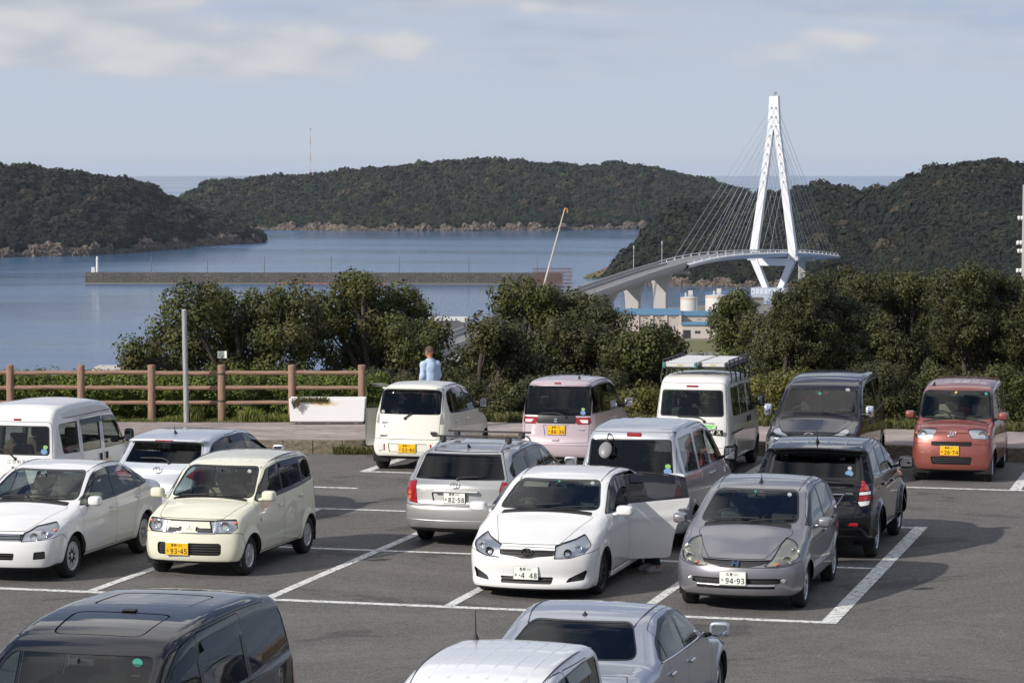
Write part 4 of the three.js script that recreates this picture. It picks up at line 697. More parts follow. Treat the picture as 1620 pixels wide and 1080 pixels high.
const OFFROADER = {
  L: 4.335, W: 1.815, H: 1.69, wb: 2.56, fo: 0.87, Rt: 0.355, style: 'alloy5', rimMat: M.alloy, paint: BLACK, k: 0.12, tumble: 18, bowF: 0.3, bowR: 0.22, cabin: [1.15, 4.0], tintFrom: 1, flare: 0.05, tuck: 0.05, floor: 0.5,
  sil: [[0.08, 0.28], [0, 0.5], [0.03, 0.78], [0.14, 0.93], [0.5, 1.02], [1.15, 1.12, 0.1], [1.85, 1.55, 0.2], [2.3, 1.665, 0.3], [3.0, 1.69, 0.3], [3.6, 1.665, 0.2], [3.98, 1.62, 0.02], [3.97, 1.585, 0.02], [3.76, 1.555, 0.03], [4.04, 1.15, 0.05], [4.19, 1.06, 0.05], [4.25, 0.82], [4.335, 0.72], [4.33, 0.5], [4.22, 0.34], [4.1, 0.3]],
  belt: [1.08, 1.17], beltS: [1.2, 4.0], crease: [[0.95, 0.012, 0.09]],
  dlo: [[1.20, 1.12], [1.88, 1.50], [2.4, 1.585], [3.1, 1.585], [3.6, 1.53], [3.86, 1.36], [3.80, 1.22], [3.2, 1.16], [2.2, 1.12]],
  win: [[-BIG, -BIG, 2.24, 2.28], [2.30, 2.34, 3.02, 2.94], [3.09, 3.01, BIG, BIG]],
  doors: doorsOf(1.26, 2.27, 3.06, 0.42, 1.62, 2.88), handles: [[2.1, 0.99], [2.98, 1.03]],
  ws: [[0.72, 1.15], [0.60, 1.52]], hood: [[0.1, 0.6], [1.1, 0.72], [1.14, 0.7]],
  rg: [[0.66, 1.17], [0.61, 1.525]], rgEdge: 0.03, tail: [[0.60, 0.58], [0.68, 0.86], [0.70, 1.12], [0.63, 1.55]],
  lampF: [[[0.5, 0.8], [0.52, 0.95], [1.2, 0.98], [1.2, 0.82]]],
  lampR: [{ poly: [[0.80, 1.01], [0.78, 1.15], [0.84, 1.185], [1.12, 1.16], [1.15, 1.03]], mat: M.red }, { poly: [[0.805, 0.965], [0.80, 1.005], [1.15, 1.025], [1.14, 0.975]], mat: M.redClear }, { poly: [[0.84, 0.885], [0.81, 0.96], [1.14, 0.97], [1.12, 0.90]], mat: M.red }, { poly: [[0.88, 0.81], [0.845, 0.88], [1.12, 0.895], [1.06, 0.83]], mat: M.redClear }],
  fb: [[-0.3, 0.1], [-0.3, 0.78], [0.4, 0.78], [0.48, 0.1]], rb: [[4.7, 0.1], [4.7, 0.76], [4.2, 0.76], [3.95, 0.74], [3.8, 0.6], [3.85, 0.1]],
  mir: [1.42, 1.16, 0.23, 0.19, M.plastic], antenna: [3.55, 0, 0.2, 0.35], ribs: [3.0, 3.7, [-0.42, -0.14, 0.14, 0.42]], rearSeat: 3.0, dashY: 1.08,
  ditch: [[1.9, 0.63], [2.4, 0.65], [3.0, 0.66], [3.75, 0.62]],
  bits: ({ root, made, snapR, snapS }) => {
    mesh('plate_garnish', join(rbox(0.05, 0.03, 1.0, 0.012, snapR(0.985, 0).x - 0.03, 0.985, 0), ...[1, -1].map((sg) => bar(V(snapR(0.985, 0).x - 0.03, 0.985, sg * 0.48), V(snapR(0.84, 0).x + 0.0, 0.84, sg * 0.40), 0.012))), M.chrome, made.tail);
    for (const sg of [1, -1]) mesh('reflector', rbox(0.02, 0.045, 0.16, 0.01, snapR(0.56, sg * 0.62).x - 0.005, 0.56, sg * 0.62), M.red, root);
    mesh('rear_wiper', pipe([[0, 1.18], [-0.2, 1.195], [-0.42, 1.2]].map(([z, y]) => snapR(y, z).add(V(-0.025, 0, 0))), 0.012, 5), M.plastic, made.tail);
    const q = snapR(1.26, 0.52); sticker(q, -1, 0.045, M.blueSticker, made.tail, 1.3); sticker(snapR(1.33, 0.52), -1, 0.03, M.whiteSticker, made.tail);
    for (const sg of [1, -1]) mesh('tail_light_bezel', rbox(0.02, 0.03, 0.1, 0.008, snapR(0.985, sg * 0.60).x - 0.02, 0.985, sg * 0.56), M.chrome, made.tail);
  },
};
const BARSESTATE = {
  L: 4.70, W: 1.76, H: 1.48, wb: 2.70, fo: 0.95, Rt: 0.31, style: 'alloy5', rimMat: M.alloy, paint: SILVER, k: 0.12, tumble: 21, bowR: 0.22, cabin: [1.3, 4.4], tintFrom: 1,
  sil: [[0.06, 0.2], [0, 0.5], [0.1, 0.72], [0.6, 0.88], [1.3, 0.99, 0.1], [2.05, 1.38, 0.2], [2.5, 1.465, 0.3], [3.2, 1.48, 0.3], [3.9, 1.455, 0.3], [4.27, 1.395, 0.05], [4.52, 1.03, 0.05], [4.62, 0.945, 0.05], [4.645, 0.68, 0.04], [4.70, 0.62, 0.05], [4.70, 0.42], [4.62, 0.27], [4.5, 0.22]],
  belt: [0.95, 1.0], beltS: [1.3, 4.4], crease: [[0.82, 0.01, 0.1]],
  dlo: [[1.25, 0.98], [2.05, 1.34], [2.6, 1.40], [3.4, 1.40], [4.0, 1.36], [4.28, 1.18], [4.30, 1.05], [3.4, 1.02], [2.4, 0.99]],
  win: [[-BIG, -BIG, 2.44, 2.50], [2.50, 2.56, 3.42, 3.20], [3.48, 3.26, BIG, BIG]],
  doors: doorsOf(1.36, 2.47, 3.44, 0.30, 1.43, 3.2), handles: [[2.3, 0.84], [3.3, 0.88]],
  ws: [[0.72, 1.02], [0.58, 1.38]], hood: [[0.1, 0.55], [1.2, 0.72], [1.26, 0.7]],
  rg: [[0.70, 1.02], [0.58, 1.385]], rgEdge: 0.012, rgR: 0.03, tail: [[0.60, 0.655, 0.06], [0.63, 0.70], [0.66, 1.0, 0.02], [0.735, 1.005, 0.02], [0.60, 1.41]],
  lampF: [[[0.5, 0.6], [0.52, 0.74], [1.2, 0.8], [1.2, 0.66]]],
  lampR: [{ poly: [[0.72, 0.665], [0.715, 0.93], [0.76, 0.985, 0.06], [0.93, 0.99], [1.16, 0.97], [1.13, 0.85], [0.92, 0.68]] }],
  fb: [[-0.3, 0.1], [-0.3, 0.58], [0.5, 0.62], [0.58, 0.1]], rb: [[5, 0.05], [5, 0.635], [4.62, 0.635], [4.3, 0.66], [4.15, 0.62], [4.0, 0.4], [4.1, 0.05]],
  cuts: [['plate_recess', 'rear', [[0.36, 0.705], [0.39, 0.835]], SILVER, -0.03, { half: 1, from: 'tail' }]],
  mir: [1.55, 1.0, 0.20, 0.15], rearSeat: 3.3, plateR: [plateTex(['shima', 'ne'], '300', 'nu', '82-58', false, '#16241c'), 0.765, -0.02], plateFrame: M.plastic, plateLift: 0.014, antenna: [3.9, 0, 0.06, 0.6],
  emblem: [['ovals', 0.945, -0.02, true, 1.2]], rearWiper: [[0.0, 1.035], [0.16, 1.05], [0.3, 1.052]],
  bits: ({ root, made, snapR, snapT, xs }) => {
    mesh('tailgate_handle', rbox(0.06, 0.035, 0.70, 0.015, snapR(0.855, 0).x - 0.015, 0.855, 0), SILVER, made.tail);
    mesh('bumper_moulding', pipe([-0.8, -0.7, -0.4, 0, 0.4, 0.7, 0.8].map((z) => snapR(0.42, z).add(V(0.004, 0, 0))), 0.012, 6), SILVER, root);
    for (const sg of [1, -1]) { for (const y of [0.75, 0.82]) { const q = snapR(y, sg * 0.755); mesh('tail_light_bulb', new THREE.CylinderGeometry(0.028, 0.028, 0.012, 16).rotateZ(Math.PI / 2).translate(q.x - 0.01, y, q.z), M.amber, root); }
      mesh('roof_rail', pipe([[2.15, -0.02], [2.35, 0.055], [3.0, 0.06], [3.8, 0.055], [4.1, -0.02]].map(([s, l]) => snapT(s, sg * 0.52).add(V(0, l, 0))), 0.017, 7), M.silver, root);
      for (const s of [2.75, 3.55]) mesh('roof_bar_foot', rbox(0.10, 0.09, 0.09, 0.02, xs(s), snapT(s, sg * 0.52).y + 0.075, sg * 0.52), M.plastic, root); }
    for (const s of [2.75, 3.55]) mesh('roof_bar', rbox(0.035, 0.028, 1.34, 0.012, xs(s), snapT(s, 0.52).y + 0.13, 0), M.plastic, root);
  },
};
const PALEESTATE = {
  L: 4.41, W: 1.695, H: 1.48, wb: 2.6, fo: 0.90, Rt: 0.305, style: 'alloy5', rimMat: M.alloy, paint: SNOW, k: 0.11, tumble: 20, bowR: 0.2, cabin: [1.2, 4.1], tintFrom: 1, crown: 0.03,
  sil: [[0.06, 0.2], [0, 0.5], [0.1, 0.72], [0.6, 0.88], [1.2, 0.99, 0.1], [1.95, 1.38, 0.2], [2.4, 1.46, 0.3], [3.1, 1.48, 0.3], [3.7, 1.45, 0.2], [4.06, 1.41, 0.02], [4.05, 1.375, 0.02], [3.92, 1.345, 0.02], [4.22, 1.04, 0.04], [4.34, 0.97], [4.36, 0.7], [4.41, 0.62], [4.40, 0.4], [4.3, 0.25]],
  belt: [0.95, 1.02], beltS: [1.2, 4.1],
  dlo: [[1.15, 0.98], [1.95, 1.34], [2.5, 1.395], [3.3, 1.395], [3.75, 1.34], [3.98, 1.16], [3.9, 1.06], [3.2, 1.02], [2.3, 0.98]],
  win: [[-BIG, -BIG, 2.34, 2.40], [2.42, 2.46, 3.16, 3.04], [3.22, 3.10, BIG, BIG]],
  doors: doorsOf(1.26, 2.38, 3.18, 0.30, 1.42, 3.0), handles: [[2.2, 0.85], [3.1, 0.88]],
  ws: [[0.70, 1.02], [0.56, 1.38]], hood: [[0.1, 0.55], [1.12, 0.7], [1.18, 0.68]], rg: [[0.64, 1.05], [0.56, 1.345]], rgEdge: 0.012, rgR: 0.03, tail: [[0.60, 0.64], [0.66, 1.02], [0.58, 1.37]],
  lampF: [[[0.5, 0.6], [0.52, 0.74], [1.2, 0.8], [1.2, 0.66]]], lampR: [{ poly: [[0.70, 0.72], [0.70, 0.98], [1.1, 0.98], [1.1, 0.78]] }], lampT: [{ poly: [[0.46, 0.86], [0.6, 0.97], [0.72, 0.98], [0.7, 0.84], [0.6, 0.8]] }],
  fb: [[-0.3, 0.1], [-0.3, 0.58], [0.5, 0.62], [0.56, 0.1]], rb: [[4.8, 0.1], [4.8, 0.62], [4.1, 0.62], [3.9, 0.5], [3.9, 0.1]],
  mir: [1.45, 1.0, 0.19, 0.15], antenna: [3.55, 0, 0.13, 0.4], rearSeat: 3.0, emblem: [['ovals', 0.955, 0, true, 1.25]],
  visor: [[[1.5, 1.13], [1.95, 1.33], [2.35, 1.385]], [[2.46, 1.39], [2.8, 1.392], [3.02, 1.39]]], visorMat: phys([0.05, 0.05, 0.055], 0.08, { transmission: 0.6, thickness: 0 }),
  rearWiper: [[0.14, 1.06], [0.05, 1.10], [-0.35, 1.105]],
  bits: ({ root, made, xs }) => mesh('brake_light', rbox(0.02, 0.022, 0.30, 0.008, xs(4.062), 1.392, 0), M.red, made.tail),
};
const HIGHVAN = {
  L: 3.395, W: 1.475, H: 1.90, wb: 2.43, fo: 0.50, Rt: 0.28, style: 'steel', rimMat: M.cover, paint: WHITE, k: 0.08, tumble: 6, bowF: 0.12, bowR: 0.08, crown: 0.06, cabin: [0.4, 3.3], frame: 'body', clearRear: true,
  sil: [[0.05, 0.22], [0, 0.5], [0.03, 0.85], [0.12, 0.98], [0.38, 1.10, 0.05], [0.85, 1.64, 0.1], [1.10, 1.82, 0.2], [1.6, 1.895, 0.3], [2.8, 1.90, 0.3], [3.15, 1.86, 0.15], [3.30, 1.70], [3.37, 1.0], [3.395, 0.5], [3.37, 0.26], [3.25, 0.2]],
  belt: [1.0, 1.05], beltS: [0.4, 3.2], shoulder: 0.0,
  dlo: [[0.50, 1.04], [0.92, 1.55], [1.8, 1.58], [3.1, 1.575], [3.02, 1.09], [2.2, 1.06], [1.2, 1.04]],
  win: [[-BIG, -BIG, 1.40, 1.40], [1.54, 1.54, 2.28, 2.28], [2.42, 2.42, BIG, BIG]],
  doors: [[[0.55, 0.32], [0.45, 1.05], [0.90, 1.60], [1.47, 1.62], [1.47, 0.25], [1.0, 0.25]], [[1.47, 0.25], [1.47, 1.62], [2.34, 1.62], [2.34, 0.6], [2.25, 0.25]]], handles: [[1.36, 0.92, 'black'], [1.60, 0.92, 'black']],
  ws: [[0.62, 1.13], [0.56, 1.60]], rg: [[0.59, 1.09, 0.06], [0.57, 1.56, 0.06]], tail: [[0.63, 0.5], [0.64, 1.0], [0.60, 1.62]],
  lampF: [[[0.4, 0.65], [0.4, 0.85], [0.8, 0.88], [0.8, 0.66]]], lampR: [{ poly: [[0.69, 0.62], [0.69, 0.92], [0.85, 0.92], [0.85, 0.62]] }],
  rb: [[3.8, 0.1], [3.8, 0.48], [3.1, 0.48], [3.1, 0.1]], mir: [0.66, 1.16, 0.15, 0.22, M.plastic], rearSeat: 2.3, seatMat: M.seatBrown, lining: M.liningBeige, seatTop: 1.32, dashY: 1.0, rearWiper: [[0.02, 1.03], [-0.04, 1.08], [-0.30, 1.22]],
  visor: [[[0.75, 1.36], [0.95, 1.56], [1.42, 1.585]], [[1.5, 1.585], [1.9, 1.585], [2.32, 1.585]]], visorH: 0.09, visorMat: phys([0.06, 0.06, 0.065], 0.08, { transmission: 0.6, thickness: 0 }),
  bits: ({ root, made, snapR, snapS, snapT, xs }) => {
    for (const sg of [1, -1]) mesh('rain_gutter', pipe([0.84, 1.0, 1.5, 2.2, 2.8, 3.22].map((s) => snapS(s, 1.655, sg).add(V(0, 0, -sg * 0.003))), 0.008, 5), M.trim, root);
    mesh('brake_light', rbox(0.02, 0.035, 0.13, 0.01, snapR(1.655, 0.02).x - 0.004, 1.655, 0.03), M.red, made.tail);
    sticker(snapR(1.155, 0.50), -1, 0.045, M.blueSticker, made.tail, 1.25); sticker(snapR(1.225, 0.52), -1, 0.032, M.greenSticker, made.tail, 1.25);
    const tex = canvasTex(512, 160, (g, w, h) => { g.fillStyle = '#e8e8e6'; g.fillRect(0, 0, w, h); g.strokeStyle = '#6a6a66'; ['kou', 'ji', 'dou', 'sha', 'den', 'den', 'kai'].forEach((n, i) => glyph(g, n, 10 + i * 70, 14, 56, 5)); g.strokeStyle = '#85857f'; ['den', 'kou', 'ji', 'den', 'sha'].forEach((n, i) => glyph(g, n, 60 + i * 50, 110, 34, 4)); });
    const q = snapR(0.955, 0.2), m = mesh('lettering', new THREE.PlaneGeometry(0.62, 0.194).rotateY(-Math.PI / 2).rotateZ(0.03).translate(q.x - 0.012, 0.94, 0.18), std(0xffffff, 0.4, { map: tex }), made.tail);
    mesh('lock', new THREE.CylinderGeometry(0.014, 0.014, 0.01, 10).rotateZ(Math.PI / 2).translate(snapR(0.90, 0).x - 0.012, 0.90, -0.02), M.plastic, made.tail);
    mesh('antenna', bar(snapS(0.80, 1.60, 1), V(xs(0.62), 2.35, snapS(0.8, 1.6, 1).z + 0.02), 0.004, 0.003, 5), M.plastic, root);
  },
};
const OLDKEI = {
  L: 3.395, W: 1.475, H: 1.64, wb: 2.36, fo: 0.56, Rt: 0.275, style: 'steel', rimMat: M.cover, paint: OFFWHITE, k: 0.13, tumble: 13, bowF: 0.2, bowR: 0.14, crown: 0.06, cabin: [0.8, 3.2], tintFrom: 1,
  sil: [[0.05, 0.2], [0, 0.4], [0.02, 0.62], [0.08, 0.82], [0.3, 0.92], [0.78, 1.03, 0.08], [1.30, 1.46, 0.15], [1.8, 1.60, 0.3], [2.5, 1.64, 0.3], [3.02, 1.60, 0.2], [3.14, 1.53, 0.08], [3.26, 1.08, 0.1], [3.32, 0.80], [3.34, 0.62], [3.395, 0.56], [3.395, 0.32], [3.3, 0.22]],
  belt: [0.98, 1.03], beltS: [0.8, 3.2],
  dlo: [[0.90, 1.01], [1.34, 1.40], [1.9, 1.50], [2.5, 1.52], [2.86, 1.47], [2.92, 1.30], [2.86, 1.06], [2.2, 1.03]],
  win: [[-BIG, -BIG, 1.90, 1.90], [1.96, 1.96, 2.58, 2.54], [2.63, 2.59, BIG, BIG]], doors: doorsOf(0.86, 1.93, 2.66, 0.29, 1.505, 2.56), handles: [[1.8, 0.88], [2.55, 0.9]],
  open: { side: -1, door: 0, s: 0.9, turn: -0.66 },
  ws: [[0.62, 1.06], [0.54, 1.45]], rg: [[0.60, 1.055, 0.05], [0.585, 1.505, 0.09]], rgEdge: 0.006, tail: [[0.585, 0.60], [0.60, 1.04], [0.62, 1.08], [0.60, 1.525]],
  lampF: [[[0.4, 0.65], [0.4, 0.82], [0.82, 0.82], [0.82, 0.66]]],
  lampR: [{ poly: [[0.665, 1.10], [0.665, 1.42], [0.72, 1.50], [0.80, 1.44], [0.83, 1.10]], mat: phys([0.70, 0.64, 0.60], 0.15, { clearcoat: 1 }) }, { poly: [[0.67, 0.885], [0.665, 1.094], [0.83, 1.094], [0.85, 0.885]], mat: M.smokeLamp }],
  fb: [[-0.3, 0.05], [-0.3, 0.62], [0.25, 0.62], [0.28, 0.05]], rb: [[3.8, 0.05], [3.8, 0.59], [3.2, 0.6], [2.97, 0.58], [3.0, 0.05]],
  cuts: [['plate_recess', 'rear', [[0.36, 0.36], [0.38, 0.52]], OFFWHITE, -0.02, { half: 1, from: 'rbump' }]],
  mir: [1.0, 1.08, 0.17, 0.19, M.plastic], rearSeat: 2.5, plateR: [plateTex(['shima', 'ne'], '50', 'chi', '53-86', true), 0.43, 0.0], plateLift: -0.005, lining: M.liningBeige, rearWiper: [[-0.07, 0.985], [0.0, 1.04], [0.06, 1.075]],
  visor: [[[1.05, 1.17], [1.34, 1.39], [1.86, 1.49]], [[1.96, 1.505], [2.3, 1.515], [2.56, 1.51]]], visorMat: phys([0.35, 0.35, 0.36], 0.08, { transmission: 0.7, thickness: 0 }),
  ditch: [[1.32, 0.53], [1.9, 0.55], [2.5, 0.555], [3.04, 0.53]],
  bits: ({ root, made, snapR }) => {
    mesh('tailgate_spoiler', rbox(0.10, 0.03, 1.08, 0.014, snapR(1.535, 0).x - 0.035, 1.54, 0), OFFWHITE, made.tail);
    sticker(snapR(1.10, -0.52), -1, 0.034, M.whiteSticker, made.tail);
    mesh('badge', rbox(0.01, 0.03, 0.13, 0.004, snapR(0.90, -0.46).x - 0.006, 0.90, -0.46), M.silver, made.tail); mesh('lock', new THREE.CylinderGeometry(0.014, 0.014, 0.01, 10).rotateZ(Math.PI / 2).translate(snapR(0.83, -0.47).x, 0.83, -0.47), M.plastic, made.tail);
    for (const [z, w, c, y, h] of [[-0.46, 0.18, M.plastic, 0.655, 0.025], [0.49, 0.12, M.plastic, 0.70, 0.09]]) mesh('badge', rbox(0.01, h, w, 0.004, snapR(y, z).x - 0.006, y, z), c, made.tail);
    for (const sg of [1, -1]) mesh('reversing_light', join(rbox(0.02, 0.13, 0.11, 0.015, snapR(0.44, sg * 0.52).x - 0.006, 0.445, sg * 0.53)), M.redClear, root), mesh('fog_light', rbox(0.02, 0.13, 0.07, 0.015, snapR(0.44, sg * 0.52).x - 0.007, 0.445, sg * 0.435), M.red, root);
  },
};
const PINKKEI = {
  L: 3.395, W: 1.475, H: 1.735, wb: 2.40, fo: 0.50, Rt: 0.28, style: 'alloy5', rimMat: M.alloy, paint: PINK, k: 0.10, tumble: 9, bowF: 0.16, bowR: 0.1, crown: 0.06, cabin: [0.7, 3.25], tintFrom: 1,
  sil: [[0.05, 0.2], [0, 0.4], [0.02, 0.7], [0.08, 0.86], [0.3, 0.96], [0.68, 1.06, 0.08], [1.15, 1.55, 0.12], [1.6, 1.70, 0.3], [2.4, 1.735, 0.3], [3.05, 1.71, 0.2], [3.24, 1.64, 0.06], [3.31, 1.1], [3.34, 0.98], [3.36, 0.62], [3.395, 0.5], [3.38, 0.3], [3.28, 0.22]],
  belt: [1.0, 1.06], beltS: [0.7, 3.2],
  dlo: [[0.78, 1.03], [1.2, 1.46], [1.7, 1.58], [2.5, 1.60], [3.22, 1.575], [3.27, 1.09], [2.2, 1.06]],
  win: [[-BIG, -BIG, 1.84, 1.84], [1.90, 1.90, 2.66, 2.66], [2.72, 2.72, BIG, BIG]], doors: doorsOf(0.74, 1.87, 2.7, 0.28, 1.62, 2.58), handles: [[1.72, 0.9], [2.0, 0.9]],
  ws: [[0.62, 1.10], [0.55, 1.53]], rg: [[0.645, 1.05, 0.03], [0.63, 1.60, 0.04]], rgEdge: 0.005, tail: [[0.61, 0.55], [0.625, 1.0], [0.66, 1.04], [0.64, 1.615]],
  lampF: [[[0.4, 0.7], [0.4, 0.9], [0.8, 0.9], [0.8, 0.7]]],
  lampR: [{ poly: [[0.685, 0.905], [0.685, 1.36, 0.01], [0.74, 1.37], [0.78, 0.92]] }],
  lampT: [{ poly: [[0.36, 0.955], [0.40, 0.895], [0.70, 0.895], [0.70, 1.02], [0.37, 1.02]], mat: M.red }],
  fb: [[-0.3, 0.05], [-0.3, 0.66], [0.2, 0.66], [0.22, 0.05]], rb: [[3.8, 0.05], [3.8, 0.50], [3.2, 0.5], [3.05, 0.45], [3.05, 0.05]],
  cuts: [['tailgate_garnish', 'rear', [[0.37, 0.905], [0.37, 1.05]], M.trim, 0.004, { half: 1, from: 'tail', r: 0.01 }], ['plate_recess', 'rear', [[0.22, 0.665], [0.25, 0.88]], PINK, -0.015, { half: 1, from: 'tail' }]],
  mir: [0.92, 1.10, 0.17, 0.17], antenna: [2.75, 0.3, 0.12, 0.1], rearSeat: 2.5, plateR: [plateTex(['shima', 'ne'], '580', 'a', '86-36', true), 0.785, 0.0], plateLift: 0.0, emblem: [['ess', 0.965, -0.01, true, 0.9]], rearWiper: [[0.18, 1.03], [0.05, 1.085], [-0.3, 1.09]],
  ditch: [[1.2, 0.57], [1.7, 0.59], [2.4, 0.595], [3.15, 0.57]], ribs: [1.5, 3.1, [-0.42, -0.28, -0.14, 0, 0.14, 0.28, 0.42]],
  bits: ({ root, made, snapR }) => {
    mesh('brake_light', rbox(0.02, 0.035, 0.13, 0.008, snapR(1.645, 0).x - 0.006, 1.645, 0), M.red, made.tail);
    for (const sg of [1, -1]) mesh('reversing_light', rbox(0.012, 0.06, 0.17, 0.01, snapR(0.955, sg * 0.52).x - 0.008, 0.95, sg * 0.52), M.redClear, made.tail);
    mesh('tailgate_handle', rbox(0.03, 0.05, 0.14, 0.02, snapR(0.60, 0).x - 0.005, 0.60, -0.01), PINK, made.tail);
    mesh('badge', rbox(0.008, 0.022, 0.16, 0.003, snapR(0.80, 0.45).x - 0.005, 0.80, 0.45), M.alloy, made.tail);
    sticker(snapR(1.11, 0.50), -1, 0.038, M.blueSticker, made.tail, 1.3); sticker(snapR(1.175, 0.50), -1, 0.028, M.greenSticker, made.tail, 1.3);
  },
};
const CARGO = {
  L: 4.40, W: 1.695, H: 1.86, wb: 2.725, fo: 0.80, Rt: 0.30, style: 'steel', rimMat: M.cover, paint: SILVER2, k: 0.10, tumble: 12, bowF: 0.22, bowR: 0.1, crown: 0.05, cabin: [1.0, 4.3], tintFrom: 1, cabinR: 0.03,
  sil: [[0.06, 0.2], [0, 0.5], [0.05, 0.75], [0.25, 0.92], [0.9, 1.10, 0.1], [1.65, 1.63, 0.15], [2.1, 1.80, 0.3], [2.8, 1.86, 0.3], [3.8, 1.845, 0.2], [4.14, 1.79, 0.08], [4.22, 1.70], [4.32, 1.05], [4.36, 0.62], [4.40, 0.5], [4.38, 0.28], [4.25, 0.22]],
  belt: [1.05, 1.10], beltS: [1.0, 4.2],
  dlo: [[1.00, 1.09], [1.72, 1.56], [2.2, 1.66], [3.3, 1.68], [3.98, 1.66], [3.98, 1.14], [3.0, 1.12]],
  win: [[-BIG, -BIG, 2.12, 2.12], [2.24, 2.24, 3.02, 3.02], [3.14, 3.14, BIG, BIG]], frame: 'body',
  doors: [[[1.02, 0.30], [0.95, 1.1], [1.66, 1.62], [2.18, 1.70], [2.18, 0.26], [1.3, 0.26]], [[2.18, 0.26], [2.18, 1.72], [3.08, 1.73], [3.08, 0.5], [3.0, 0.26]]], handles: [[2.05, 0.98], [2.28, 0.98]],
  ws: [[0.70, 1.13], [0.60, 1.62]], rg: [[0.66, 1.155, 0.05], [0.61, 1.665, 0.05]], tail: [[0.60, 0.5], [0.72, 1.0], [0.66, 1.76]],
  lampF: [[[0.5, 0.75], [0.5, 0.95], [1.1, 1.0], [1.1, 0.8]]], lampR: [{ poly: [[0.775, 0.62], [0.775, 0.98], [0.84, 1.02], [0.93, 0.96], [0.90, 0.66]] }],
  fb: [[-0.3, 0.05], [-0.3, 0.66], [0.4, 0.7], [0.44, 0.05]], rb: [[4.8, 0.05], [4.8, 0.5], [4.2, 0.5], [3.9, 0.45], [3.9, 0.05]],
  mir: [1.32, 1.16, 0.20, 0.24, M.plastic], rearSeat: 3.0, lining: M.liningBeige, rearWiper: [[-0.06, 1.10], [0.0, 1.165], [0.4, 1.17]], ditch: [[1.7, 0.62], [2.2, 0.65], [3.0, 0.66], [4.1, 0.62]], ribs: [2.0, 4.0, [-0.45, -0.25, 0, 0.25, 0.45]],
  bits: ({ root, made, snapR, xs }) => {
    mesh('brake_light', rbox(0.03, 0.065, 0.22, 0.02, snapR(1.725, 0.0).x - 0.006, 1.725, 0.05), M.red, made.tail);
    const q = snapR(1.72, -0.32); const arm = mesh('parking_mirror', new THREE.SphereGeometry(0.14, 20, 12, 0, 6.3, 0, 1.3).scale(1, 0.45, 0.75).rotateZ(1.0).translate(q.x - 0.20, 1.50, -0.34), std([0.22, 0.22, 0.22], 0.4), made.tail);
    mesh('mirror_arm', pipe([V(q.x + 0.01, 1.725, -0.32), V(q.x - 0.1, 1.73, -0.32), V(q.x - 0.14, 1.64, -0.33), V(q.x - 0.16, 1.52, -0.34)], 0.012, 6), M.plastic, arm);
    sticker(snapR(1.225, -0.585), -1, 0.042, M.whiteSticker, made.tail); sticker(snapR(1.20, 0.575), -1, 0.05, M.blueSticker, made.tail, 1.2); sticker(snapR(1.275, 0.575), -1, 0.034, M.greenSticker, made.tail, 1.3);
  },
};
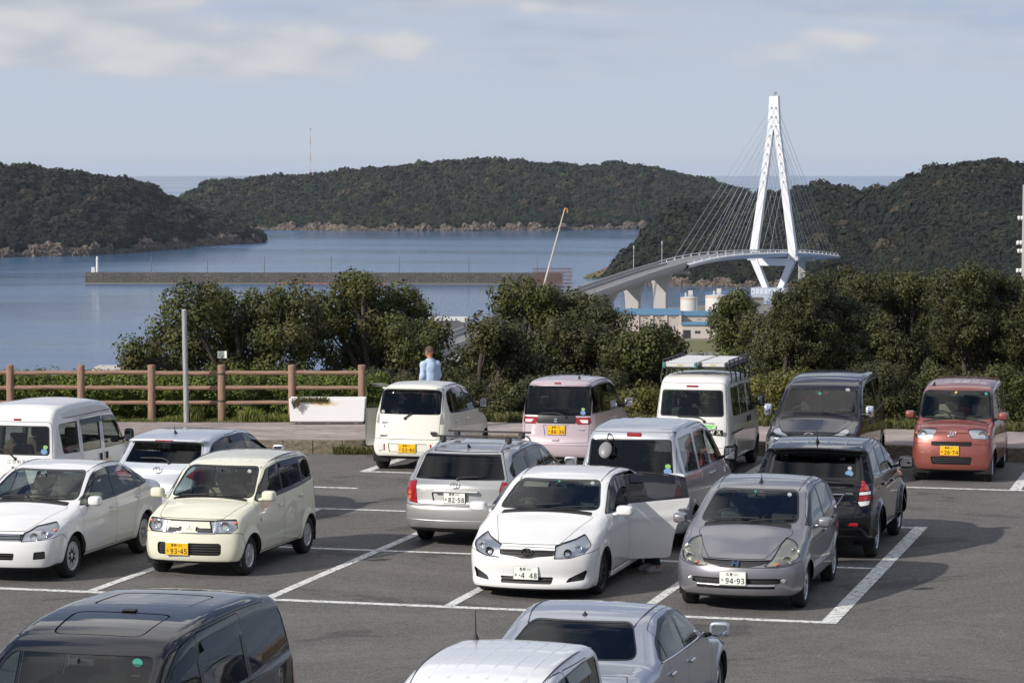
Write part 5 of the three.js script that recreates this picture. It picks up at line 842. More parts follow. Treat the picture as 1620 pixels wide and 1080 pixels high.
const WORKVAN = {
  L: 3.395, W: 1.475, H: 1.875, wb: 2.43, fo: 0.52, Rt: 0.275, style: 'steel', rimMat: M.darkAlloy, paint: VANWHITE, k: 0.10, tumble: 7, bowF: 0.12, bowR: 0.1, crown: 0.05, cabin: [0.4, 3.3], frame: 'body', clearRear: true, steer: 0.0,
  sil: [[0.05, 0.24], [0, 0.5], [0.03, 0.88], [0.14, 1.0], [0.4, 1.10, 0.05], [0.9, 1.66, 0.12], [1.2, 1.80, 0.2], [1.7, 1.865, 0.3], [2.7, 1.875, 0.3], [3.06, 1.84, 0.15], [3.24, 1.72, 0.1], [3.34, 1.05], [3.37, 0.62], [3.395, 0.5], [3.37, 0.3], [3.25, 0.24]],
  belt: [1.02, 1.06], beltS: [0.4, 3.2], shoulder: 0.0,
  dlo: [[0.50, 1.06], [0.95, 1.58], [1.8, 1.63], [3.0, 1.62], [2.92, 1.10], [2.2, 1.08], [1.2, 1.06]],
  win: [[-BIG, -BIG, 1.42, 1.42], [1.54, 1.54, 2.20, 2.20], [2.27, 2.27, 2.92, 2.92]],
  doors: [[[0.58, 0.36], [0.46, 1.06], [0.92, 1.64], [1.48, 1.68], [1.48, 0.28], [1.0, 0.28]], [[1.48, 0.28], [1.48, 1.68], [2.24, 1.68], [2.24, 0.62], [2.2, 0.28]]], handles: [[1.36, 0.95, 'black'], [1.60, 0.95, 'black']],
  ws: [[0.62, 1.13], [0.56, 1.62]], rg: [[0.60, 1.11, 0.06], [0.565, 1.60, 0.06]], tail: [[0.63, 0.55], [0.65, 1.0], [0.60, 1.72]],
  lampF: [[[0.4, 0.65], [0.4, 0.85], [0.8, 0.88], [0.8, 0.66]]], lampR: [{ poly: [[0.68, 0.30], [0.68, 0.46], [0.80, 0.46], [0.80, 0.30]] }],
  rb: [[3.8, 0.1], [3.8, 0.58], [3.1, 0.58], [3.0, 0.1]], mir: [0.70, 1.20, 0.15, 0.23, M.plastic], rearSeat: 2.2, seatTop: 1.34, dashY: 1.0, rearWiper: [[0.24, 1.03], [0.16, 1.09], [-0.26, 1.115]],
  bits: ({ root, made, snapR, snapS, snapT, xs }) => {
    mesh('brake_light', rbox(0.02, 0.035, 0.22, 0.01, snapR(1.665, 0).x - 0.006, 1.665, 0), M.red, made.tail);
    const tex = canvasTex(384, 96, (g, w, h) => { g.fillStyle = '#15140f'; g.fillRect(0, 0, w, h); g.strokeStyle = '#ece9d8'; ['ko', 'atsu', 'ga', 'su'].forEach((n, i) => glyph(g, n, 14 + i * 92, 18, 62, 11)); });
    const at = (y, z, w, h, m) => { const q = snapR(y, z); return mesh('sign_panel', new THREE.PlaneGeometry(w, h).rotateY(-Math.PI / 2).rotateZ(0.14).translate(q.x - 0.014, y, z), m, made.tail); };
    at(0.83, 0.345, 0.50, 0.10, std(0xffffff, 0.4, { map: tex }));
    const tex2 = canvasTex(256, 72, (g, w, h) => { g.fillStyle = '#bdf0ae'; g.fillRect(0, 0, w, h); g.fillStyle = '#4fae3c'; g.font = 'bold 26px sans-serif'; for (let i = 0; i < 9; i++) g.fillRect(12 + i * 26, 10, 18, 20); for (let i = 0; i < 6; i++) g.fillRect(36 + i * 27, 40, 20, 22); });
    at(0.935, 0.32, 0.27, 0.075, std(0xffffff, 0.4, { map: tex2 }));
    mesh('badge', rbox(0.008, 0.022, 0.2, 0.003, snapR(1.0, 0.32).x - 0.006, 1.0, 0.32), M.alloy, made.tail);
    for (const sg of [1, -1]) mesh('body_moulding', rbox(1.1, 0.03, 0.012, 0.005, xs(2.6), 0.80, snapS(2.6, 0.8, sg).z + sg * 0.003), M.plastic, root);
  },
};
const MINIVAN = {
  hoodY: 0.94, L: 4.595, W: 1.695, H: 1.85, wb: 2.825, fo: 0.89, Rt: 0.315, style: 'alloy5', rimMat: M.alloy, paint: PURPLE, k: 0.11, tumble: 13, bowF: 0.26, bowR: 0.12, crown: 0.05, cabin: [0.95, 4.45], tintFrom: 1, bowTop: 0.6,
  sil: [[0.07, 0.2], [0, 0.34], [0.01, 0.62], [0.06, 0.86], [0.16, 0.98, 0.08], [0.95, 1.16, 0.1], [1.10, 1.235], [1.72, 1.68, 0.15], [2.1, 1.79, 0.3], [2.8, 1.85, 0.3], [4.0, 1.835, 0.2], [4.38, 1.78, 0.1], [4.48, 1.6], [4.55, 1.05], [4.595, 0.6], [4.57, 0.3], [4.45, 0.22]],
  belt: [1.08, 1.16], beltS: [1.0, 4.4],
  dlo: [[0.96, 1.10], [1.12, 1.22], [1.75, 1.62], [2.2, 1.70], [3.4, 1.73], [4.36, 1.70], [4.42, 1.22], [3.2, 1.16], [2.0, 1.12]],
  win: [[1.36, 1.36, 2.20, 2.20], [2.27, 2.27, 3.18, 3.18], [3.26, 3.26, BIG, BIG]], doors: [[[1.14, 0.30], [1.05, 1.1], [1.70, 1.66], [2.23, 1.75], [2.23, 0.27], [1.4, 0.27]], [[2.23, 0.27], [2.23, 1.75], [3.22, 1.77], [3.22, 0.6], [3.15, 0.27]]], handles: [[2.08, 1.0], [2.36, 1.0]],
  ws: [[0.70, 1.225], [0.60, 1.655]], hood: [[0.12, 0.44], [0.3, 0.52], [0.92, 0.68], [0.96, 0.66]], cowl: [[0.965, 0.64], [1.05, 0.63]], rg: [[0.60, 1.15], [0.58, 1.66]], tail: [[0.62, 0.5], [0.66, 1.0], [0.60, 1.76]],
  lampF: [[[0.50, 0.69], [0.50, 0.875], [0.72, 0.885], [0.98, 0.90], [0.98, 0.72], [0.8, 0.69]], [[0.46, 0.895], [0.60, 0.955], [1.10, 1.03], [1.12, 1.0], [0.8, 0.92]]], bulbs: [[0.60, 0.785, 0.068], [0.73, 0.79, 0.045]],
  lampR: [{ poly: [[0.74, 0.8], [0.74, 1.3], [0.92, 1.3], [0.92, 0.82]] }],
  fb: [[-0.3, 0.05], [-0.3, 0.66], [0.3, 0.67], [0.52, 0.64], [0.53, 0.05]], rb: [[5, 0.05], [5, 0.56], [4.4, 0.56], [4.05, 0.5], [4.05, 0.05]],
  cuts: [['grille', 'front', [[0.44, 0.70], [0.44, 0.80]], M.plastic, -0.02, { half: 1, slats: { y: [0.72, 0.76], w: 0.42, mat: M.chrome, r: 0.012 } }], ['lower_grille', 'front', [[0.42, 0.3], [0.44, 0.46]], M.plastic, -0.03, { half: 1, from: 'fbump' }]],
  mir: [1.30, 1.24, 0.17, 0.22, M.chrome], rearSeat: 3.0, dashY: 1.17, ditch: [[1.8, 0.60], [2.2, 0.64], [3.0, 0.66], [4.3, 0.64]], wipers: [[[0.45, 1.235], [0.1, 1.25], [-0.2, 1.255]], [[-0.1, 1.235], [-0.4, 1.25], [-0.62, 1.255]]], emblem: [['ovals', 0.925, 0, false, 1.3]],
  bits: ({ root, snapF }) => { for (const sg of [1, -1]) { const q = snapF(0.44, sg * 0.62); mesh('fog_light', join(new THREE.CylinderGeometry(0.07, 0.07, 0.03, 22).rotateZ(Math.PI / 2).translate(q.x - 0.004, q.y, q.z)), M.silver, root); mesh('fog_light_ring', new THREE.TorusGeometry(0.085, 0.016, 8, 28).rotateY(Math.PI / 2).translate(q.x + 0.008, q.y, q.z), M.chrome, root); } sticker(snapF(1.56, 0.02), 1, 0.03, M.tealSticker, root); sticker(snapF(1.625, -0.47), 1, 0.03, M.whiteSticker, root, 1.4); },
};
const COPPERKEI = {
  hoodY: 0.9, L: 3.395, W: 1.475, H: 1.75, wb: 2.49, fo: 0.46, Rt: 0.28, style: 'steel', rimMat: M.cover, paint: COPPER, k: 0.085, tumble: 8, bowF: 0.14, bowR: 0.08, crown: 0.06, cabin: [0.55, 3.25], tintFrom: 1, bowTop: 0.7, tuck: 0.04,
  sil: [[0.05, 0.2], [0, 0.32], [0.0, 0.55], [0.03, 0.74], [0.08, 0.90, 0.1], [0.30, 1.02, 0.1], [0.55, 1.08, 0.06], [0.98, 1.58, 0.10], [1.25, 1.69, 0.2], [2.0, 1.745, 0.3], [3.0, 1.73, 0.2], [3.26, 1.67, 0.08], [3.34, 1.0], [3.395, 0.6], [3.38, 0.3], [3.28, 0.22]],
  belt: [1.0, 1.05], beltS: [0.6, 3.2],
  dlo: [[0.62, 1.04], [1.02, 1.52], [1.5, 1.60], [3.05, 1.61], [3.12, 1.09], [2.2, 1.06]], win: [[0.92, 0.92, 1.80, 1.80], [1.86, 1.86, 2.66, 2.66], [2.73, 2.73, BIG, BIG]], doors: doorsOf(0.72, 1.83, 2.7, 0.28, 1.63, 2.6), handles: [[1.68, 0.9], [1.98, 0.9]],
  ws: [[0.655, 1.105], [0.61, 1.595]], hood: [[0.05, 0.5], [0.2, 0.58], [0.54, 0.62], [0.56, 0.6]], cowl: [[0.562, 0.58], [0.60, 0.58]], rg: [[0.58, 1.1], [0.56, 1.58]], tail: [[0.61, 0.55], [0.64, 1.0], [0.60, 1.65]],
  lampF: [[[0.42, 0.80], [0.41, 0.915], [0.50, 0.965], [0.72, 0.965], [0.84, 0.95], [0.84, 0.81], [0.7, 0.79]]], bulbs: [[0.53, 0.875, 0.07]], amberF: [[0.645, 0.87, 0.035]],
  lampR: [{ poly: [[0.66, 0.8], [0.66, 1.1], [0.82, 1.1], [0.82, 0.8]] }],
  fb: [[-0.3, 0.05], [-0.3, 0.695], [0.15, 0.70], [0.19, 0.60], [0.18, 0.05]], rb: [[3.8, 0.05], [3.8, 0.5], [3.2, 0.5], [3.15, 0.05]],
  cuts: [['grille', 'front', [[0.36, 0.665, 0.02], [0.37, 0.745, 0.02]], M.plastic, -0.025, { half: 1, from: 'fbump', slats: { y: [0.69, 0.72], w: 0.34 } }], ['grille', 'front', [[0.36, 0.69, 0.02], [0.37, 0.745, 0.02]], M.plastic, -0.025, { half: 1 }], ['lower_grille', 'front', [[0.345, 0.335, 0.03], [0.375, 0.475, 0.03]], M.plastic, -0.03, { half: 1, from: 'fbump', slats: { y: [0.37, 0.405, 0.44], w: 0.34, r: 0.006 } }]],
  mir: [0.90, 1.12, 0.19, 0.15], armMat: COPPER, wipers: [[[0.52, 1.12], [0.2, 1.135], [-0.1, 1.14]], [[-0.08, 1.11], [-0.3, 1.14], [-0.5, 1.17]]], ditch: [[1.05, 0.58], [1.5, 0.60], [2.2, 0.60], [3.15, 0.57]], ribs: [1.25, 3.1, [-0.34, -0.17, 0, 0.17, 0.34]], antenna: [1.3, 0.46, 0.05, 0.5],
  rearSeat: 2.5, dashY: 1.05, lining: M.liningBeige, seatMat: M.seatBeige, plateF: [plateTex(['shima', 'ne'], '581', 'a', '26-74', true), 0.585, 0.03], emblem: [['dee', 0.875, 0, false, 1.25]],
  bits: ({ root, snapF }) => { sticker(snapF(1.545, -0.52), 1, 0.03, M.tealSticker, root); sticker(snapF(1.56, 0.02), 1, 0.025, std([0.7, 0.55, 0.1], 0.5), root); },
};
const BLACKVAN = {
  L: 4.85, W: 1.84, H: 1.89, wb: 2.95, fo: 0.92, Rt: 0.33, style: 'alloy7', rimMat: M.alloy, paint: NAVY, k: 0.11, tumble: 12, bowF: 0.3, bowR: 0.12, crown: 0.035, cabin: [1.05, 4.7], tintFrom: 1,
  sil: [[0.07, 0.2], [0, 0.5], [0.05, 0.86], [0.2, 1.0], [0.95, 1.16, 0.1], [1.85, 1.70, 0.2], [2.3, 1.83, 0.4], [3.0, 1.89, 0.4], [4.1, 1.87, 0.3], [4.58, 1.80, 0.12], [4.70, 1.62], [4.78, 1.1], [4.85, 0.6], [4.82, 0.3], [4.7, 0.22]],
  belt: [1.10, 1.20], beltS: [1.1, 4.6],
  dlo: [[1.05, 1.14], [1.25, 1.26], [1.85, 1.60], [2.4, 1.69], [3.4, 1.72], [4.5, 1.70], [4.62, 1.28], [3.6, 1.20], [2.2, 1.16]],
  win: [[1.45, 1.45, 2.34, 2.34], [2.42, 2.42, 3.38, 3.38], [3.48, 3.48, BIG, BIG]], doors: [[[1.2, 0.3], [1.1, 1.14], [1.84, 1.66], [2.38, 1.76], [2.38, 0.27], [1.5, 0.27]], [[2.38, 0.27], [2.38, 1.76], [3.43, 1.79], [3.43, 0.6], [3.35, 0.27]]], handles: [[2.2, 1.02], [2.55, 1.02]],
  ws: [[0.76, 1.24], [0.66, 1.68]], hood: [[0.12, 0.6], [0.95, 0.76], [1.0, 0.74]], rg: [[0.64, 1.2], [0.60, 1.68]], tail: [[0.66, 0.5], [0.72, 1.0], [0.62, 1.78]],
  lampF: [[[0.5, 0.75], [0.5, 0.95], [1.15, 1.0], [1.15, 0.8]]], lampR: [{ poly: [[0.72, 0.92], [0.72, 1.26], [0.80, 1.28], [1.12, 1.16], [1.14, 0.94]] }],
  fb: [[-0.3, 0.05], [-0.3, 0.68], [0.5, 0.7], [0.53, 0.05]], rb: [[5.2, 0.05], [5.2, 0.58], [4.6, 0.58], [4.28, 0.5], [4.28, 0.05]],
  mir: [1.45, 1.22, 0.2, 0.2], rearSeat: 3.3, dashY: 1.15, ditch: [[2.1, 0.70], [2.4, 0.73], [3.2, 0.75], [4.0, 0.745], [4.55, 0.70]],
  visor: [[[1.55, 1.40], [1.85, 1.58], [2.3, 1.675]], [[2.46, 1.69], [2.9, 1.71], [3.36, 1.715]]], visorMat: phys([0.06, 0.06, 0.065], 0.06, { transmission: 0.6, thickness: 0 }),
  cuts: [['sunroof', 'top', [[2.10, 0.40, 0.1], [2.72, 0.44, 0.1]], NAVY, -0.003, { half: 1, gap: 0.009 }], ['sunroof', 'top', [[3.05, 0.44, 0.1], [3.75, 0.44, 0.1]], NAVY, -0.003, { half: 1, gap: 0.009 }]],
  bits: ({ root, snapF, snapT, xs }) => { mesh('sunroof_deflector', rbox(0.06, 0.016, 0.13, 0.008, xs(2.78), snapT(2.78, -0.02).y + 0.008, -0.02), M.plastic, root); sticker(snapF(1.62, -0.52), 1, 0.035, M.tealSticker, root, 1.3); },
};
const WHITEKEI = {
  L: 3.395, W: 1.475, H: 1.65, wb: 2.40, fo: 0.52, Rt: 0.28, style: 'steel', rimMat: M.cover, paint: paint([0.72, 0.735, 0.76]), k: 0.10, tumble: 10, bowF: 0.16, bowR: 0.06, crown: 0.035, cabin: [0.7, 3.25], tintFrom: 1,
  sil: [[0.05, 0.2], [0, 0.4], [0.02, 0.7], [0.08, 0.85], [0.3, 0.95], [0.72, 1.03, 0.08], [1.22, 1.50, 0.12], [1.7, 1.62, 0.3], [2.4, 1.65, 0.3], [3.05, 1.62, 0.2], [3.22, 1.55, 0.06], [3.32, 1.0], [3.395, 0.5], [3.38, 0.3], [3.28, 0.22]],
  belt: [0.98, 1.06], beltS: [0.7, 3.2],
  dlo: [[0.78, 1.01], [1.25, 1.42], [1.7, 1.52], [2.5, 1.54], [3.02, 1.51], [3.08, 1.09], [2.2, 1.05]], win: [[-BIG, -BIG, 1.84, 1.84], [1.90, 1.90, 2.66, 2.66], [2.72, 2.72, BIG, BIG]], doors: doorsOf(0.74, 1.87, 2.7, 0.28, 1.56, 2.58), handles: [[1.72, 0.88], [2.6, 0.9]],
  ws: [[0.62, 1.07], [0.55, 1.48]], rg: [[0.60, 1.06, 0.03], [0.57, 1.50, 0.04]], tail: [[0.61, 0.55], [0.64, 1.0], [0.60, 1.53]],
  lampF: [[[0.4, 0.7], [0.4, 0.88], [0.8, 0.88], [0.8, 0.7]]], lampR: [{ poly: [[0.69, 0.9], [0.69, 1.50, 0.02], [0.80, 1.50, 0.03], [0.80, 0.9]] }],
  fb: [[-0.3, 0.05], [-0.3, 0.66], [0.22, 0.66], [0.23, 0.05]], rb: [[3.8, 0.05], [3.8, 0.50], [3.2, 0.5], [3.05, 0.45], [3.05, 0.05]],
  mir: [0.95, 1.08, 0.18, 0.15], antenna: [3.0, 0.44, 0.26, -0.08], rearSeat: 2.5, ditch: [[1.28, 0.53], [1.7, 0.56], [2.4, 0.57], [3.12, 0.55]], ribs: [1.45, 3.1, [-0.40, -0.24, -0.08, 0.08, 0.24, 0.40]],
  visor: [[[1.0, 1.2], [1.25, 1.41], [1.82, 1.515]], [[1.92, 1.52], [2.3, 1.53], [2.64, 1.53]]], visorMat: phys([0.06, 0.06, 0.065], 0.06, { transmission: 0.6, thickness: 0 }),
};
const SEDAN = {
  saloon: true, L: 4.73, W: 1.775, H: 1.44, wb: 2.85, fo: 0.86, Rt: 0.32, style: 'alloy7', rimMat: M.alloy, paint: SILVERBLUE, k: 0.13, tumble: 24, bowR: 0.3, cabin: [1.3, 3.95], cabinR: 0.14, tintFrom: 1, bowF: 0.3,
  sil: [[0.07, 0.2], [0, 0.5], [0.1, 0.72], [0.6, 0.87], [1.38, 0.98, 0.1], [2.15, 1.36, 0.25], [2.6, 1.43, 0.3], [3.1, 1.42, 0.3], [3.42, 1.35, 0.2], [4.02, 1.06, 0.1], [4.55, 1.03, 0.08], [4.66, 0.95], [4.70, 0.65], [4.73, 0.5], [4.68, 0.3], [4.55, 0.22]],
  belt: [0.94, 1.02], beltS: [1.3, 4.1],
  dlo: [[1.36, 0.975], [2.15, 1.325], [2.65, 1.365], [3.1, 1.345], [3.5, 1.20], [3.72, 1.04], [3.3, 1.02], [2.4, 0.98]],
  win: [[-BIG, -BIG, 2.52, 2.58], [2.60, 2.66, 3.34, 3.22], [3.40, 3.26, BIG, BIG]], doors: doorsOf(1.42, 2.56, 3.4, 0.30, 1.395, 3.2), handles: [[2.42, 0.85, 'chrome'], [3.32, 0.87, 'chrome']],
  ws: [[0.72, 1.01], [0.56, 1.36]], hood: [[0.1, 0.55], [1.3, 0.72], [1.36, 0.7]], rg: [[0.66, 1.075, 0.1], [0.50, 1.355, 0.08]], rgEdge: 0.012, tail: [[0.62, 0.6], [0.70, 0.95], [0.66, 1.03]],
  lampF: [[[0.5, 0.6], [0.52, 0.74], [1.2, 0.8], [1.2, 0.66]]], lampR: [{ poly: [[0.5, 0.74], [0.5, 0.92], [1.15, 0.95], [1.15, 0.76]] }],
  fb: [[-0.3, 0.1], [-0.3, 0.58], [0.45, 0.62], [0.5, 0.1]], rb: [[5.1, 0.05], [5.1, 0.60], [4.4, 0.62], [4.08, 0.5], [4.08, 0.05]],
  mir: [1.58, 0.99, 0.21, 0.15], rearSeat: 3.25, ditch: [[2.2, 0.55], [2.65, 0.57], [3.1, 0.56], [3.42, 0.52]],
  bits: ({ root, snapT, snapS, xs }) => { mesh('antenna', new THREE.ConeGeometry(0.035, 0.05, 12).translate(xs(3.25), snapT(3.25, 0).y + 0.015, 0), M.plastic, root); for (const sg of [1, -1]) { mesh('beltline_moulding', pipe([1.6, 2.2, 2.8, 3.3, 3.68].map((s) => snapS(s, lerp(0.985, 1.03, (s - 1.6) / 2.1), sg).add(V(0, 0, sg * 0.004))), 0.010, 5), M.chrome, root); } },
};

// ---------------------------------------------------------------- the vehicles in their places
const parkAt = (S, name, label, category, refS, X, dist, nose, yaw = 0, group = 'cars parked in the car park') => {
  const root = makeCar(S), a = (nose > 0 ? Math.PI / 2 : -Math.PI / 2) - SLOT + yaw, local = V(S.wb / 2 + S.fo - refS, 0, 0).applyAxisAngle(V(0, 1, 0), a);
  root.name = numbered(name); root.position.set(X - local.x, 0, -dist - local.z); root.rotation.y = a; delete root.userData.tools;
  root.traverse((o) => { if (o !== root) o.userData = {}; }); tag(root, label, category, group); scene.add(root); return root;
};
park(WHITESALOON, 'parked_car', 'white four-door saloon with smoked rain visors beside the cream hatchback', 'car', 'FL', 113, 913, -1);
park(CREAMKEI, 'parked_car', 'cream boxy kei hatchback with yellow plate 93-45', 'car', 'FL', 393, 909, -1, -0.02);
park(GREYHATCH, 'parked_car', 'grey metallic hatchback with white plate 94-93', 'car', 'FL', 1273, 960, -1);
park(WHITEHATCH, 'parked_car', 'white lowered hatchback with its rear door standing open', 'car', 'FL', 951, 939, -1);
park(OFFROADER, 'parked_car', 'black sport utility car with five-spoke wheels behind the grey hatchback', 'car', 'RR', 1386, 880, 1);
park(BARSESTATE, 'parked_car', 'silver estate car with black roof bars and plate 82-58', 'car', 'RL', 668, 852, 1);
parkAt(PALEESTATE, 'parked_car', 'pale silver estate car with dark rear window behind the white saloon', 'car', 4.36, -5.55, 44.2, 1);
parkAt(HIGHVAN, 'parked_van', 'white high-roof kei van with lettering under its rear window', 'van', 3.37, -7.95, 45.2, 1);
park(OLDKEI, 'parked_car', 'off-white rounded kei car with plate 53-86 and its front door open', 'car', 'RL', 601, 740, 1);
parkAt(PINKKEI, 'parked_car', 'pale pink boxy kei car with yellow plate 86-36', 'car', 3.36, 0.82, 52.8, 1);
parkAt(CARGO, 'parked_van', 'silver cargo van with a parking mirror over its rear window', 'van', 4.36, 1.72, 41.8, 1);
const workVan = parkAt(WORKVAN, 'parked_van', 'white kei van carrying ladders on a roof rack', 'van', 3.37, 3.28, 51.9, 1);
parkAt(MINIVAN, 'parked_van', 'dark purple minivan with chrome mirrors facing the black sport utility car', 'van', 0.05, 5.25, 50.2, -1);
park(COPPERKEI, 'parked_car', 'copper red boxy kei car with yellow plate 26-74', 'car', 'FR', 1450, 758, -1);
parkAt(BLACKVAN, 'parked_van', 'glossy black minivan with two glass sunroof panels', 'van', 4.60, -2.85, 26.1, -1);
parkAt(WHITEKEI, 'parked_car', 'white kei car with ribbed roof and rod antenna behind the silver saloon', 'car', 3.18, 0.16, 24.5, -1);
parkAt(SEDAN, 'parked_car', 'silver-blue saloon with dark rear window and small roof antenna', 'car', 3.42, 0.66, 27.0, 1);

// ---------------------------------------------------------------- sea and far shores
const seaBump = noiseTex(512, 512, (u, v) => 0.5 + 0.5 * tor(u, v, 24, 3, 5), { srgb: false });
// slicks and ruffled lanes: how rough the water is
const slick = noiseTex(512, 512, (u, v) => 0.36 + 0.34 * ss(-0.25, 0.35, tor(u, v, 4, 7, 4)), { srgb: false, repeat: [0.028, 0.05] });
{
  const g = new THREE.CircleGeometry(15000, 128).rotateX(-Math.PI / 2).translate(0, SEA, -1500); uvMetres(g, 1 / 60);
  structure('sea', g, phys([0.05, 0.125, 0.25], 0.3, { roughnessMap: slick, bumpMap: seaBump, bumpScale: 0.10, ior: 1.33 }), 'calm blue-grey sea of the bay', 'sea');
}
const leafTones = [[0.017, 0.027, 0.016], [0.021, 0.032, 0.016], [0.028, 0.040, 0.017], [0.014, 0.023, 0.015], [0.036, 0.041, 0.018], [0.026, 0.029, 0.016]].map((c) => new THREE.Color(...c));
// a crown of a far tree: a dome of leafy flakes round a dark core
function farCrown(seed) {
  const rnd = rng(seed * 97), pos = [], nor = [];
  for (let i = 0; i < 190; i++) {
    const a = rnd() * 6.283, y = -0.25 + 1.2 * rnd(), q = Math.sqrt(Math.max(0, 1 - Math.min(1, Math.abs(y)) ** 2)), lump = 1 + 0.22 * n3(Math.cos(a) * q * 1.6 + seed, y * 1.6, Math.sin(a) * q * 1.6), c = V(Math.cos(a) * q, Math.min(y, 1) * 0.85, Math.sin(a) * q).multiplyScalar(lump * (0.84 + 0.22 * rnd()));
    const n = c.clone().normalize().add(V(rnd() - 0.5, rnd() - 0.35, rnd() - 0.5).multiplyScalar(0.9)).normalize(), t = V(rnd() - 0.5, rnd() - 0.5, rnd() - 0.5).cross(n).normalize(), b = n.clone().cross(t), s = 0.10 + 0.13 * rnd();
    const P = [[-1, -0.6], [1, -0.6], [0.7, 0.9], [-0.7, 0.7]].map(([x, z]) => c.clone().addScaledVector(t, x * s).addScaledVector(b, z * s));
    for (const k of [0, 1, 2, 0, 2, 3]) { pos.push(P[k].x, P[k].y, P[k].z); nor.push(n.x, n.y, n.z); }
  }
  const g = new THREE.BufferGeometry(); g.setAttribute('position', new THREE.Float32BufferAttribute(pos, 3)); g.setAttribute('normal', new THREE.Float32BufferAttribute(nor, 3));
  const core = new THREE.IcosahedronGeometry(0.8, 1).scale(1, 0.85, 1); core.computeVertexNormals();
  return join(g, core);
}
const farGeos = [1, 7, 13].map(farCrown), farM = std(0xffffff, 1);
